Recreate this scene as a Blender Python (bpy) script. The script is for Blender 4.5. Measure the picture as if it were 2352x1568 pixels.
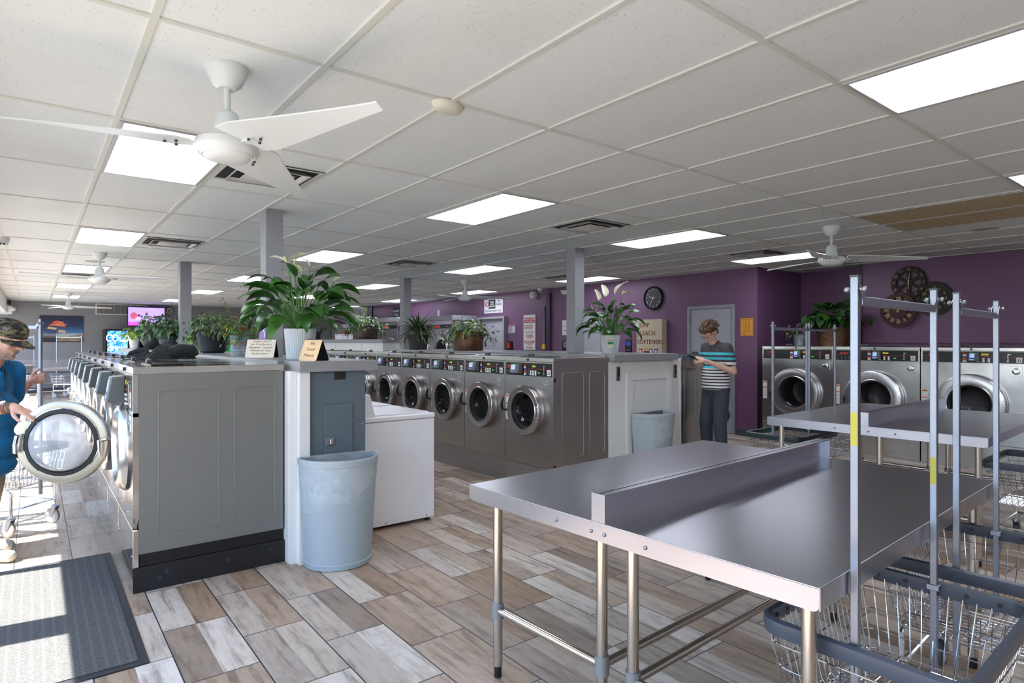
import bpy, bmesh, math, random
from mathutils import Vector, Matrix, Euler
from mathutils import noise as mnoise

PI = math.pi
S = bpy.context.scene
COL = S.collection
for _o in list(bpy.data.objects):
    bpy.data.objects.remove(_o)

# ------------------------------------------------------------------ camera
EYE = 1.46
YAW = 0.9065524
FPX = 1402.2
cd = bpy.data.cameras.new('camera')
cam = bpy.data.objects.new('camera', cd)
COL.objects.link(cam)
cam.location = (0, 0, EYE)
cam.rotation_euler = (PI / 2, 0, YAW - PI / 2)
cd.sensor_fit = 'HORIZONTAL'
cd.sensor_width = 36.0
cd.lens = 36.0 * FPX / 2352
cd.clip_start = 0.02
cd.clip_end = 300
S.camera = cam

# ------------------------------------------------------------------ view, world, sun
S.view_settings.view_transform = 'Standard'
S.view_settings.look = 'None'
S.view_settings.exposure = 1.1
S.view_settings.gamma = 1.0
S.view_settings.use_curve_mapping = False
S.cycles.max_bounces = 10
S.cycles.diffuse_bounces = 5
S.cycles.glossy_bounces = 4
S.cycles.transmission_bounces = 6
S.cycles.transparent_max_bounces = 16
S.cycles.sample_clamp_indirect = 6.0
S.cycles.blur_glossy = 0.5
S.cycles.caustics_reflective = False
S.cycles.caustics_refractive = False

w = bpy.data.worlds.new('world')
S.world = w
w.use_nodes = True
nt = w.node_tree
nt.nodes.clear()
sky = nt.nodes.new('ShaderNodeTexSky')
sky.sky_type = 'NISHITA'
sky.sun_disc = False
sky.sun_elevation = math.radians(60)
sky.sun_rotation = math.radians(100)
sky.air_density = 1.0
sky.dust_density = 3.0
bgn = nt.nodes.new('ShaderNodeBackground')
bgn.inputs['Strength'].default_value = 0.82
wo = nt.nodes.new('ShaderNodeOutputWorld')
nt.links.new(sky.outputs[0], bgn.inputs[0])
nt.links.new(bgn.outputs[0], wo.inputs[0])

sl = bpy.data.lights.new('sun', 'SUN')
sun = bpy.data.objects.new('sun', sl)
COL.objects.link(sun)
sl.energy = 14.0
sl.angle = math.radians(0.6)
sl.color = (1.0, 0.965, 0.91)
_e = math.radians(58.5)
sdir = Vector((math.cos(_e) * 0.99, -0.14 * math.cos(_e), -math.sin(_e)))
sun.rotation_euler = sdir.to_track_quat('-Z', 'Y').to_euler()
sun.location = (-4, 4, 9)

LAMP_STRENGTH = 6.0

# ------------------------------------------------------------------ key dimensions
CEIL = 2.595
GX0, GY0, GX, GY = 0.331, 2.445, 0.6096, 1.2192      # ceiling grid
FARY = 21.8
LEFTX = -0.55
PURX = 8.677


# ------------------------------------------------------------------ helpers
def V(*a):
    return Vector(a)


class MB:
    """collects shapes and links them as one mesh object"""

    def __init__(self):
        self.v = []
        self.f = []
        self.m = []
        self.s = []
        self.cur = 0
        self.M = None

    def add(self, verts, faces, smooth=False, mi=None):
        b = len(self.v)
        if self.M is not None:
            verts = [self.M @ Vector(p) for p in verts]
        self.v.extend([tuple(p) for p in verts])
        for f in faces:
            self.f.append([b + i for i in f])
            self.m.append(self.cur if mi is None else mi)
            self.s.append(smooth)
        return self

    def box(self, x0, x1, y0, y1, z0, z1, mi=None):
        if x0 > x1: x0, x1 = x1, x0
        if y0 > y1: y0, y1 = y1, y0
        if z0 > z1: z0, z1 = z1, z0
        vs = [(x0, y0, z0), (x1, y0, z0), (x1, y1, z0), (x0, y1, z0), (x0, y0, z1), (x1, y0, z1), (x1, y1, z1), (x0, y1, z1)]
        fs = [(0, 3, 2, 1), (4, 5, 6, 7), (0, 1, 5, 4), (1, 2, 6, 5), (2, 3, 7, 6), (3, 0, 4, 7)]
        return self.add(vs, fs, False, mi)

    def frame(self, p, d):
        d = Vector(d).normalized()
        u = Vector((0, 0, 1)) if abs(d.z) < 0.95 else Vector((1, 0, 0))
        a = d.cross(u).normalized()
        return a, d.cross(a).normalized(), d

    def cyl(self, p0, p1, r0, r1=None, n=14, caps=True, smooth=True, mi=None):
        r1 = r0 if r1 is None else r1
        p0, p1 = Vector(p0), Vector(p1)
        a, b, d = self.frame(p0, p1 - p0)
        vs = []
        for p, r in ((p0, r0), (p1, r1)):
            for i in range(n):
                t = 2 * PI * i / n
                vs.append(p + (a * math.cos(t) + b * math.sin(t)) * r)
        self.add(vs, [(i, (i + 1) % n, n + (i + 1) % n, n + i) for i in range(n)], smooth, mi)
        if caps:
            self.add(vs[:n], [tuple(range(n))[::-1]], False, mi)
            self.add(vs[n:], [tuple(range(n))], False, mi)
        return self

    def tube(self, pts, r, n=8, closed=False, caps=True, mi=None, rect=None):
        """swept circle (or rectangle (w,h)) along a polyline"""
        pts = [Vector(p) for p in pts]
        k = len(pts)
        rs = r if isinstance(r, (list, tuple)) else [r] * k
        vs = []
        prev = None
        for i, p in enumerate(pts):
            if closed:
                d = pts[(i + 1) % k] - pts[i - 1]
            else:
                d = pts[min(i + 1, k - 1)] - pts[max(i - 1, 0)]
            d = d.normalized() if d.length > 1e-9 else Vector((0, 0, 1))
            if prev is None:
                u = Vector((0, 0, 1)) if abs(d.z) < 0.9 else Vector((1, 0, 0))
                a = d.cross(u).normalized()
            else:
                a = prev - d * prev.dot(d)
                a = a.normalized() if a.length > 1e-6 else d.orthogonal().normalized()
            b = d.cross(a).normalized()
            prev = a
            if rect:
                for (sa, sb) in ((-1, -1), (1, -1), (1, 1), (-1, 1)):
                    vs.append(p + a * (sa * rect[0] / 2) + b * (sb * rect[1] / 2))
            else:
                for j in range(n):
                    t = 2 * PI * j / n
                    vs.append(p + (a * math.cos(t) + b * math.sin(t)) * rs[i])
        if rect:
            n = 4
        fs = []
        for i in range(k if closed else k - 1):
            i2 = (i + 1) % k
            for j in range(n):
                fs.append((i * n + j, i * n + (j + 1) % n, i2 * n + (j + 1) % n, i2 * n + j))
        if caps and not closed:
            fs.append(tuple(range(n))[::-1])
            fs.append(tuple(range((k - 1) * n, k * n)))
        return self.add(vs, fs, not rect, mi)

    def lathe(self, prof, c=(0, 0, 0), axis='z', n=32, smooth=True, mi=None, caps=False, a0=0, a1=2 * PI):
        """prof: (radius, height) pairs, spun about the axis through c"""
        vs = []
        full = abs(a1 - a0 - 2 * PI) < 1e-6
        cols = n if full else n + 1
        for (r, h) in prof:
            for i in range(cols):
                t = a0 + (a1 - a0) * i / n
                x, y = r * math.cos(t), r * math.sin(t)
                if axis == 'z': q = (x, y, h)
                elif axis == 'x': q = (h, x, y)
                else: q = (x, h, y)
                vs.append((q[0] + c[0], q[1] + c[1], q[2] + c[2]))
        fs = []
        for k in range(len(prof) - 1):
            for i in range(n):
                j = (i + 1) % cols
                fs.append((k * cols + i, k * cols + j, (k + 1) * cols + j, (k + 1) * cols + i))
        if caps:
            fs.append(tuple(range(cols))[::-1])
            fs.append(tuple(range((len(prof) - 1) * cols, len(prof) * cols)))
        return self.add(vs, fs, smooth, mi)

    def prism(self, poly, h0, h1, axis='z', mi=None):
        """extrude a 2D polygon; axis z: (x,y), x: (y,z), y: (x,z)"""
        def q(p, h):
            return (p[0], p[1], h) if axis == 'z' else ((h, p[0], p[1]) if axis == 'x' else (p[0], h, p[1]))
        n = len(poly)
        vs = [q(p, h0) for p in poly] + [q(p, h1) for p in poly]
        fs = [(i, (i + 1) % n, n + (i + 1) % n, n + i) for i in range(n)]
        fs += [tuple(range(n))[::-1], tuple(range(n, 2 * n))]
        return self.add(vs, fs, False, mi)

    def ball(self, c, r, nu=14, nv=9, mi=None, sc=(1, 1, 1)):
        vs, fs = [], []
        for i in range(nv + 1):
            a = PI * i / nv
            for j in range(nu):
                t = 2 * PI * j / nu
                vs.append((c[0] + r * sc[0] * math.sin(a) * math.cos(t), c[1] + r * sc[1] * math.sin(a) * math.sin(t), c[2] + r * sc[2] * math.cos(a)))
        for i in range(nv):
            for j in range(nu):
                fs.append((i * nu + j, (i + 1) * nu + j, (i + 1) * nu + (j + 1) % nu, i * nu + (j + 1) % nu))
        return self.add(vs, fs, True, mi)

    def build(self, name, mats, parent=None, loc=(0, 0, 0), rot=0, bevel=0, seg=2, **props):
        me = bpy.data.meshes.new(name)
        me.from_pydata(self.v, [], self.f)
        if not isinstance(mats, (list, tuple)):
            mats = [mats]
        for m_ in mats:
            me.materials.append(m_)
        me.polygons.foreach_set('material_index', self.m)
        me.polygons.foreach_set('use_smooth', self.s)
        bm = bmesh.new()
        bm.from_mesh(me)
        bmesh.ops.remove_doubles(bm, verts=bm.verts, dist=1e-6)
        bmesh.ops.recalc_face_normals(bm, faces=bm.faces)
        bm.to_mesh(me)
        bm.free()
        me.update()
        if any(self.s):
            me.set_sharp_from_angle(angle=math.radians(38))
        o = bpy.data.objects.new(name, me)
        COL.objects.link(o)
        o.location = loc
        o.rotation_euler = (0, 0, rot)
        if parent is not None:
            o.parent = parent
        if bevel:
            b = o.modifiers.new('bevel', 'BEVEL')
            b.width = bevel
            b.segments = seg
            b.limit_method = 'ANGLE'
            b.angle_limit = math.radians(40)
            b.harden_normals = False
        for k_, v_ in props.items():
            o[k_] = v_
        return o


def thing(name, label, cat, loc=(0, 0, 0), rot=0, group=None):
    o = bpy.data.objects.new(name, None)
    COL.objects.link(o)
    o.empty_display_size = 0.1
    o.location = loc
    o.rotation_euler = (0, 0, rot)
    o['label'] = label
    o['category'] = cat
    if group:
        o['group'] = group
    return o


def tag(o, label, cat, group=None):
    o['label'] = label
    o['category'] = cat
    if group:
        o['group'] = group
    return o


def struct(o):
    o['kind'] = 'structure'
    return o


def dup(root, loc=None, rot=None, label=None, group=None, swap=None):
    """copy a thing with its parts and sub-parts; swap maps a part name to new mesh data"""
    kids = {}
    for o in bpy.data.objects:
        if o.parent is not None:
            kids.setdefault(o.parent.name, []).append(o)

    def cp(o, par):
        c = o.copy()
        COL.objects.link(c)
        if par is not None:
            c.parent = par
        base = o.name.split('.')[0]
        if swap and base in swap:
            c.data = swap[base]
        for ch in kids.get(o.name, []):
            cp(ch, c)
        return c
    r = cp(root, None)
    if loc is not None: r.location = loc
    if rot is not None: r.rotation_euler = (0, 0, rot)
    if label: r['label'] = label
    if group: r['group'] = group
    return r


# text as mesh lying in the XZ plane, facing -Y, origin at its centre
_tc = {}


def text_geo(s, size=0.1, depth=0.001, bold=0.0, align='CENTER', sx=1.0, shear=0.0, space=1.0):
    key = (s, size, depth, bold, align, sx, shear, space)
    if key in _tc:
        return _tc[key]
    cu = bpy.data.curves.new('t', 'FONT')
    cu.body = s
    cu.size = size
    cu.extrude = depth
    cu.offset = bold
    cu.align_x = align
    cu.align_y = 'CENTER'
    cu.shear = shear
    cu.space_character = space
    cu.resolution_u = 3
    o = bpy.data.objects.new('t', cu)
    COL.objects.link(o)
    dg = bpy.context.evaluated_depsgraph_get()
    me = o.evaluated_get(dg).to_mesh()
    vs = [(v.co.x * sx, -v.co.z, v.co.y) for v in me.vertices]
    fs = [tuple(p.vertices) for p in me.polygons]
    o.evaluated_get(dg).to_mesh_clear()
    bpy.data.objects.remove(o)
    bpy.data.curves.remove(cu)
    _tc[key] = (vs, fs)
    return vs, fs


def put_text(mb, s, loc, size, rot=0.0, mi=None, tilt=0.0, **k):
    """rot about z: 0 faces -Y, -pi/2 faces -X"""
    vs, fs = text_geo(s, size, **k)
    R = Matrix.Translation(Vector(loc)) @ Matrix.Rotation(rot, 4, 'Z') @ Matrix.Rotation(tilt, 4, 'X')
    mb.add([R @ Vector(v) for v in vs], fs, False, mi)


FX = -PI / 2       # text rotation for surfaces that face -X


# ------------------------------------------------------------------ materials
def lin(c):
    def g(x):
        x = x / 255.0
        return x / 12.92 if x <= 0.04045 else ((x + 0.055) / 1.055) ** 2.4
    return (g(c[0]), g(c[1]), g(c[2]), 1)


_mats = {}


def mat(name, col, rough=0.5, metal=0.0, var=0.0, vs=8.0, bump=0.0, bs=60.0, stretch=(1, 1, 1), emit=None, es=1.0, alpha=1.0, trans=0.0, ior=1.45, coat=0.0, rvar=0.0, aniso=0.0, sheen=0.0, sss=0.0, spec=0.5):
    if name in _mats:
        return _mats[name]
    m = bpy.data.materials.new(name)
    m.use_nodes = True
    t = m.node_tree
    p = t.nodes['Principled BSDF']
    c = lin(col) if max(col) > 1 else (*col, 1)
    p.inputs['Base Color'].default_value = c
    p.inputs['Roughness'].default_value = rough
    p.inputs['Metallic'].default_value = metal
    p.inputs['IOR'].default_value = ior
    p.inputs['Alpha'].default_value = alpha
    p.inputs['Transmission Weight'].default_value = trans
    p.inputs['Coat Weight'].default_value = coat
    p.inputs['Specular IOR Level'].default_value = spec
    if aniso: p.inputs['Anisotropic'].default_value = aniso
    if sheen: p.inputs['Sheen Weight'].default_value = sheen
    if sss:
        p.inputs['Subsurface Weight'].default_value = sss
        p.inputs['Subsurface Radius'].default_value = (0.01, 0.004, 0.002)
    if emit is not None:
        p.inputs['Emission Color'].default_value = lin(emit) if max(emit) > 1 else (*emit, 1)
        p.inputs['Emission Strength'].default_value = es
    if var or bump or rvar:
        tc = t.nodes.new('ShaderNodeTexCoord')
        mp = t.nodes.new('ShaderNodeMapping')
        mp.inputs['Scale'].default_value = stretch
        t.links.new(tc.outputs['Object'], mp.inputs[0])
    if var:
        n = t.nodes.new('ShaderNodeTexNoise')
        n.inputs['Scale'].default_value = vs
        n.inputs['Detail'].default_value = 4
        t.links.new(mp.outputs[0], n.inputs['Vector'])
        mr = t.nodes.new('ShaderNodeMapRange')
        mr.inputs[1].default_value = 0.3
        mr.inputs[2].default_value = 0.7
        mr.inputs[3].default_value = 1 - var
        mr.inputs[4].default_value = 1 + var
        t.links.new(n.outputs[0], mr.inputs[0])
        mx = t.nodes.new('ShaderNodeVectorMath')
        mx.operation = 'SCALE'
        mx.inputs[0].default_value = c[:3]
        t.links.new(mr.outputs[0], mx.inputs['Scale'])
        t.links.new(mx.outputs[0], p.inputs['Base Color'])
    if rvar:
        n = t.nodes.new('ShaderNodeTexNoise')
        n.inputs['Scale'].default_value = vs
        n.inputs['Detail'].default_value = 3
        t.links.new(mp.outputs[0], n.inputs['Vector'])
        mr = t.nodes.new('ShaderNodeMapRange')
        mr.inputs[1].default_value = 0.3
        mr.inputs[2].default_value = 0.7
        mr.inputs[3].default_value = max(0.02, rough - rvar)
        mr.inputs[4].default_value = rough + rvar
        t.links.new(n.outputs[0], mr.inputs[0])
        t.links.new(mr.outputs[0], p.inputs['Roughness'])
    if bump:
        n = t.nodes.new('ShaderNodeTexNoise')
        n.inputs['Scale'].default_value = bs
        n.inputs['Detail'].default_value = 3
        t.links.new(mp.outputs[0], n.inputs['Vector'])
        b = t.nodes.new('ShaderNodeBump')
        b.inputs['Strength'].default_value = bump
        b.inputs['Distance'].default_value = 0.01
        t.links.new(n.outputs[0], b.inputs['Height'])
        t.links.new(b.outputs[0], p.inputs['Normal'])
    _mats[name] = m
    return m


class G:
    """tiny node graph helper"""

    def __init__(self, name):
        self.m = bpy.data.materials.new(name)
        self.m.use_nodes = True
        self.t = self.m.node_tree
        self.p = self.t.nodes['Principled BSDF']

    def n(self, typ, **k):
        nd = self.t.nodes.new(typ)
        for a, b in k.items():
            setattr(nd, a, b)
        return nd

    def l(self, a, b):
        self.t.links.new(a, b)

    def math(self, op, a, b=None, c=None):
        nd = self.n('ShaderNodeMath', operation=op)
        for i, x in enumerate((a, b, c)):
            if x is None: continue
            if isinstance(x, (int, float)): nd.inputs[i].default_value = x
            else: self.l(x, nd.inputs[i])
        return nd.outputs[0]

    def ramp(self, fac, stops, interp='LINEAR'):
        nd = self.n('ShaderNodeValToRGB')
        nd.color_ramp.interpolation = interp
        el = nd.color_ramp.elements
        while len(el) < len(stops): el.new(0.5)
        for e, (pos, c) in zip(el, stops):
            e.position = pos
            e.color = lin(c) if max(c) > 1 else (*c, 1)
        self.l(fac, nd.inputs[0])
        return nd.outputs[0]

    def mix(self, fac, a, b, blend='MIX'):
        nd = self.n('ShaderNodeMix', data_type='RGBA', blend_type=blend)
        for i, x in ((0, fac), (6, a), (7, b)):
            if isinstance(x, (int, float)): nd.inputs[i].default_value = x
            elif isinstance(x, tuple): nd.inputs[i].default_value = lin(x) if max(x) > 1 else (*x[:3], 1)
            else: self.l(x, nd.inputs[i])
        return nd.outputs[2]

    def noise(self, vec, scale, detail=3, rough=0.5):
        nd = self.n('ShaderNodeTexNoise')
        nd.inputs['Scale'].default_value = scale
        nd.inputs['Detail'].default_value = detail
        nd.inputs['Roughness'].default_value = rough
        self.l(vec, nd.inputs['Vector'])
        return nd.outputs[0]

    def xyz(self):
        tc = self.n('ShaderNodeTexCoord')
        sp = self.n('ShaderNodeSeparateXYZ')
        self.l(tc.outputs['Object'], sp.inputs[0])
        return tc.outputs['Object'], sp.outputs[0], sp.outputs[1], sp.outputs[2]

    def comb(self, x, y, z=0.0):
        nd = self.n('ShaderNodeCombineXYZ')
        for i, q in enumerate((x, y, z)):
            if isinstance(q, (int, float)): nd.inputs[i].default_value = q
            else: self.l(q, nd.inputs[i])
        return nd.outputs[0]

    def bump(self, h, s=0.3, d=0.01):
        b = self.n('ShaderNodeBump')
        b.inputs['Strength'].default_value = s
        b.inputs['Distance'].default_value = d
        self.l(h, b.inputs['Height'])
        self.l(b.outputs[0], self.p.inputs['Normal'])


def floor_material():
    g = G('wood_look_tile')
    o, x, y, z = g.xyz()
    TW, TL = 0.3052, 0.597
    xs = g.math('DIVIDE', g.math('SUBTRACT', x, 0.508), TW)
    col = g.math('FLOOR', xs)
    fx = g.math('SUBTRACT', xs, col)
    par = g.math('ABSOLUTE', g.math('MODULO', col, 2.0))       # 0 / 1
    yo = g.math('ADD', g.math('SUBTRACT', y, 2.90), g.math('MULTIPLY', par, -0.298))
    ys = g.math('DIVIDE', yo, TL)
    row = g.math('FLOOR', ys)
    fy = g.math('SUBTRACT', ys, row)
    plank = g.math('FLOOR', g.math('MULTIPLY', xs, 2.0))
    ex = g.math('MULTIPLY', g.math('MINIMUM', fx, g.math('SUBTRACT', 1.0, fx)), TW)
    ey = g.math('MULTIPLY', g.math('MINIMUM', fy, g.math('SUBTRACT', 1.0, fy)), TL)
    edge = g.math('MINIMUM', ex, ey)
    grout = g.math('LESS_THAN', edge, 0.0030)
    wn = g.n('ShaderNodeTexWhiteNoise', noise_dimensions='2D')
    g.l(g.comb(plank, row), wn.inputs['Vector'])
    base = g.ramp(wn.outputs['Value'], [(0, (150, 122, 98)), (0.16, (204, 192, 178)), (0.32, (172, 148, 126)), (0.48, (220, 212, 202)), (0.62, (160, 134, 110)), (0.76, (194, 178, 162)), (0.88, (142, 124, 110)), (1, (212, 200, 188))])
    off = g.math('MULTIPLY', wn.outputs['Value'], 37.0)
    gv = g.comb(g.math('ADD', g.math('MULTIPLY', x, 26.0), off), g.math('ADD', g.math('MULTIPLY', y, 2.2), off), off)
    n1 = g.noise(gv, 1.0, 5, 0.65)
    grain = g.ramp(n1, [(0.34, (0.36, 0.33, 0.31)), (0.47, (0.88, 0.87, 0.86)), (0.6, (1.0, 1.0, 1.0))])
    gv2 = g.comb(g.math('ADD', g.math('MULTIPLY', x, 7.0), off), g.math('ADD', g.math('MULTIPLY', y, 3.5), off), off)
    n2 = g.noise(gv2, 1.6, 6, 0.75)
    blotch = g.ramp(n2, [(0.38, (0.55, 0.52, 0.5)), (0.50, (1, 1, 1))])
    c = g.mix(0.75, base, grain, 'MULTIPLY')
    c = g.mix(0.45, c, blotch, 'MULTIPLY')
    c = g.mix(grout, c, (40, 38, 48))
    g.l(c, g.p.inputs['Base Color'])
    g.p.inputs['Roughness'].default_value = 0.42
    h = g.math('ADD', g.math('MULTIPLY', n1, 0.25), g.math('MULTIPLY', g.math('MINIMUM', edge, 0.004), 120.0))
    g.bump(h, 0.25, 0.004)
    return g.m


def ceiling_material():
    g = G('acoustic_tile')
    o, x, y, z = g.xyz()
    xs = g.math('DIVIDE', g.math('SUBTRACT', x, GX0), GX)
    ys = g.math('DIVIDE', g.math('SUBTRACT', y, GY0), GY)
    wn = g.n('ShaderNodeTexWhiteNoise', noise_dimensions='2D')
    g.l(g.comb(g.math('FLOOR', xs), g.math('FLOOR', ys)), wn.inputs['Vector'])
    v = g.n('ShaderNodeTexVoronoi')
    v.inputs['Scale'].default_value = 62.0
    g.l(o, v.inputs['Vector'])
    msk = g.noise(o, 22.0, 2)
    spot = g.math('MULTIPLY', g.math('LESS_THAN', v.outputs['Distance'], 0.19), g.math('GREATER_THAN', msk, 0.53))
    fine = g.noise(o, 190.0, 2)
    spot2 = g.math('GREATER_THAN', fine, 0.71)
    sp = g.math('MAXIMUM', spot, g.math('MULTIPLY', spot2, 0.5))
    base = g.ramp(wn.outputs['Value'], [(0, (224, 230, 231)), (1, (231, 236, 236))])
    stain = g.noise(o, 0.7, 3)
    base = g.mix(g.ramp(stain, [(0.55, (0, 0, 0)), (0.75, (0.35, 0.35, 0.35))]), base, (200, 196, 188))
    c = g.mix(g.math('MULTIPLY', sp, 0.5), base, (150, 146, 140))
    g.l(c, g.p.inputs['Base Color'])
    g.p.inputs['Roughness'].default_value = 0.9
    g.bump(g.math('SUBTRACT', 1.0, sp), 0.25, 0.003)
    return g.m


def steel(name, col, rough, stretch=(1, 1, 60), aniso=0.4, wav=0.0, dirt=0.04, fine=9.0):
    g = G(name)
    tc = g.n('ShaderNodeTexCoord')
    mp = g.n('ShaderNodeMapping')
    mp.inputs['Scale'].default_value = stretch
    g.l(tc.outputs['Object'], mp.inputs[0])
    n = g.noise(mp.outputs[0], fine, 4, 0.5)
    r = g.n('ShaderNodeMapRange')
    r.inputs[1].default_value = 0.3; r.inputs[2].default_value = 0.7
    r.inputs[3].default_value = max(0.02, rough - 0.018); r.inputs[4].default_value = rough + 0.02
    g.l(n, r.inputs[0])
    g.l(r.outputs[0], g.p.inputs['Roughness'])
    s = g.noise(tc.outputs['Object'], 3.0, 4)
    c = lin(col)
    cc = g.ramp(s, [(0.3, tuple(q * (1 - dirt) for q in c[:3])), (0.7, tuple(min(1, q * (1 + dirt)) for q in c[:3]))])
    g.l(cc, g.p.inputs['Base Color'])
    g.p.inputs['Metallic'].default_value = 1.0
    if wav:
        h2 = g.noise(tc.outputs['Object'], 2.2, 1, 0.3)
        g.bump(h2, 0.5, 0.03 * wav)
    return g.m


M_FLOOR = floor_material()
M_CEIL = ceiling_material()
M_TBAR = mat('tbar_white', (214, 216, 208), 0.5)
M_PURPLE = mat('purple_paint', (114, 80, 112), 0.42, var=0.03, vs=2.0, bump=0.06, bs=180)
M_GREYWALL = mat('grey_wall_paint', (138, 138, 141), 0.55, var=0.02, vs=2.0, bump=0.05, bs=150)
M_WHITEWALL = mat('white_wall_paint', (205, 205, 204), 0.5, var=0.02, vs=2.0)
M_GREYTRIM = mat('grey_trim_paint', (150, 152, 158), 0.45, var=0.02)
M_POST = mat('post_grey_paint', (150, 152, 156), 0.5, var=0.02)
M_COUNTER = mat('grey_laminate', (140, 140, 144), 0.38, var=0.03, vs=5)
M_BASEB = mat('rubber_base', (72, 74, 86), 0.5)
M_WHITE = mat('white_paint_board', (222, 222, 222), 0.42, var=0.015, vs=4)
M_APPL = mat('white_enamel', (232, 232, 236), 0.25, var=0.01)
M_STEEL = steel('brushed_steel', (178, 176, 174), 0.30, stretch=(1, 60, 1))
M_DSTEEL = steel('dark_brushed_steel', (176, 172, 170), 0.33, stretch=(1, 60, 1), wav=0.15)
M_MIRROR = steel('mirror_steel', (212, 208, 204), 0.11, stretch=(1, 60, 1), aniso=0, wav=0.5)
M_LSTEEL = steel('bright_steel', (200, 199, 200), 0.24, stretch=(1, 60, 1), wav=1.2)
M_TABLE = mat('table_steel', (168, 168, 176), 0.27, 1.0)
M_TLEG = steel('tube_steel', (196, 188, 176), 0.24, stretch=(1, 1, 1), aniso=0)
M_CHROME = mat('chrome_plate', (215, 216, 220), 0.10, 1.0, rvar=0.06, vs=20)
M_ZINC = mat('zinc_plate', (150, 155, 164), 0.40, 1.0, var=0.08, vs=10)
M_PANELG = mat('grey_panel_enamel', (122, 122, 120), 0.42, 0.35, var=0.02, vs=40)
M_BLACKBOARD = mat('black_board', (26, 27, 31), 0.45, var=0.15, vs=14)
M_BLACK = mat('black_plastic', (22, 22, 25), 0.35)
M_BLACKGLOSS = mat('black_gloss', (16, 15, 18), 0.16)
M_DGREY = mat('dark_grey_plastic', (66, 68, 74), 0.42)
M_RUBBER = mat('rubber_gasket', (30, 30, 32), 0.55)
M_BAGRIM = mat('cart_rim_plastic', (66, 72, 84), 0.36)
M_GRNRIM = mat('cart_rim_green', (34, 52, 56), 0.36)
M_READER = mat('reader_grey_plastic', (88, 94, 98), 0.4)
M_RED = mat('logo_red', (214, 62, 34), 0.5, emit=(214, 62, 34), es=0.12)
M_REDINK = mat('red_ink', (172, 38, 44), 0.6)
M_WINK = mat('white_ink', (236, 236, 236), 0.6)
M_BINK = mat('black_ink', (32, 30, 34), 0.6)
M_GREYINK = mat('grey_ink', (120, 122, 128), 0.6)
M_PAPER = mat('white_paper', (226, 226, 228), 0.6)
M_GLASS = mat('door_glass', (225, 232, 236), 0.03, trans=1.0, ior=1.25)
M_WINGLASS = mat('window_glass', (240, 246, 248), 0.0, trans=1.0, ior=1.02)
M_GREENBTN = mat('green_button', (46, 190, 84), 0.4, emit=(46, 190, 84), es=0.25)
M_LCD = mat('lcd_yellow', (120, 120, 30), 0.4, emit=(170, 160, 40), es=0.4)
M_BLUELED = mat('blue_display', (70, 90, 220), 0.3, emit=(90, 110, 255), es=1.1)
M_SKYTXT = mat('screen_pale', (170, 180, 215), 0.3, emit=(150, 165, 230), es=0.35)
M_POLE = mat('pole_plate', (136, 140, 150), 0.38, 1.0, var=0.08, vs=10)
M_FANW = mat('fan_white_enamel', (222, 228, 228), 0.32)
M_DIFF = None

# ================================================================== the setting
XR = 9.508
BACKY = -4.0


def quad(name, pts, m, **k):
    mb = MB()
    mb.add(pts, [tuple(range(len(pts)))])
    return mb


mb = MB(); mb.box(-1.2, 10.2, BACKY - 0.1, FARY + 0.1, -0.1, 0.0)
struct(mb.build('floor', M_FLOOR))
mb = MB(); mb.box(-1.2, 10.2, BACKY - 0.1, FARY + 0.1, CEIL, CEIL + 0.1)
ceil = struct(mb.build('ceiling', M_CEIL))
mb = MB()
i = -2
while GX0 + i * GX < 10.1:
    x = GX0 + i * GX
    if x > -0.5: mb.box(x - 0.0125, x + 0.0125, BACKY, FARY, CEIL - 0.008, CEIL + 0.001)
    i += 1
for j in range(-5, 17):
    y = GY0 + j * GY
    if y < FARY: mb.box(LEFTX, 10.02, y - 0.0122, y + 0.0122, CEIL - 0.0075, CEIL + 0.001)
struct(mb.build('ceiling_grid', M_TBAR, ceil))

# storefront on the left: knee wall, panes, header
WX = -1.05
mb = MB()
mb.box(WX - 0.08, WX + 0.02, -1.4, FARY, 0, 0.22)
mb.box(WX - 0.08, WX + 0.02, BACKY, -1.4, 0, 2.2)
struct(mb.build('wall_left', M_WHITEWALL))
mb = MB()
mb.box(WX - 0.15, LEFTX, BACKY, FARY, 2.2, CEIL)
struct(mb.build('trim_1', M_WHITEWALL, label='header above the storefront windows'))
ys = [-1.4, -0.1, 1.25, 2.6, 4.05, 5.1, 5.42, 5.74, 6.06, 6.38, 6.7, 7.9, 9.1, 10.4, 11.7, 13.0, 14.3, 15.6, 16.9, 18.2, 19.5, 20.7, FARY]
M_ALU = mat('window_aluminium', (120, 120, 124), 0.4, 0.6)
for k in range(len(ys) - 1):
    a, b = ys[k], ys[k + 1]
    wa = 0.13 if abs(a - 4.05) < 0.01 else 0.04
    wb = 0.13 if abs(b - 4.05) < 0.01 else 0.04
    mb = MB()
    mb.box(WX - 0.05, WX + 0.03, a, a + wa, 0.22, 2.2)
    mb.box(WX - 0.05, WX + 0.03, b - wb, b, 0.22, 2.2)
    mb.box(WX - 0.05, WX + 0.03, a + wa, b - wb, 0.22, 0.27)
    mb.box(WX - 0.05, WX + 0.03, a + wa, b - wb, 2.15, 2.2)
    fr = struct(mb.build('window_%d' % (k + 1), M_ALU))
# outside ground
M_PAVE = mat('pavement', (118, 118, 116), 0.9, var=0.08, vs=1.5)
mb = MB(); mb.box(-60, WX - 0.15, -50, 70, -0.16, -0.06)
struct(mb.build('pavement', M_PAVE, label='concrete outside the storefront'))

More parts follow.
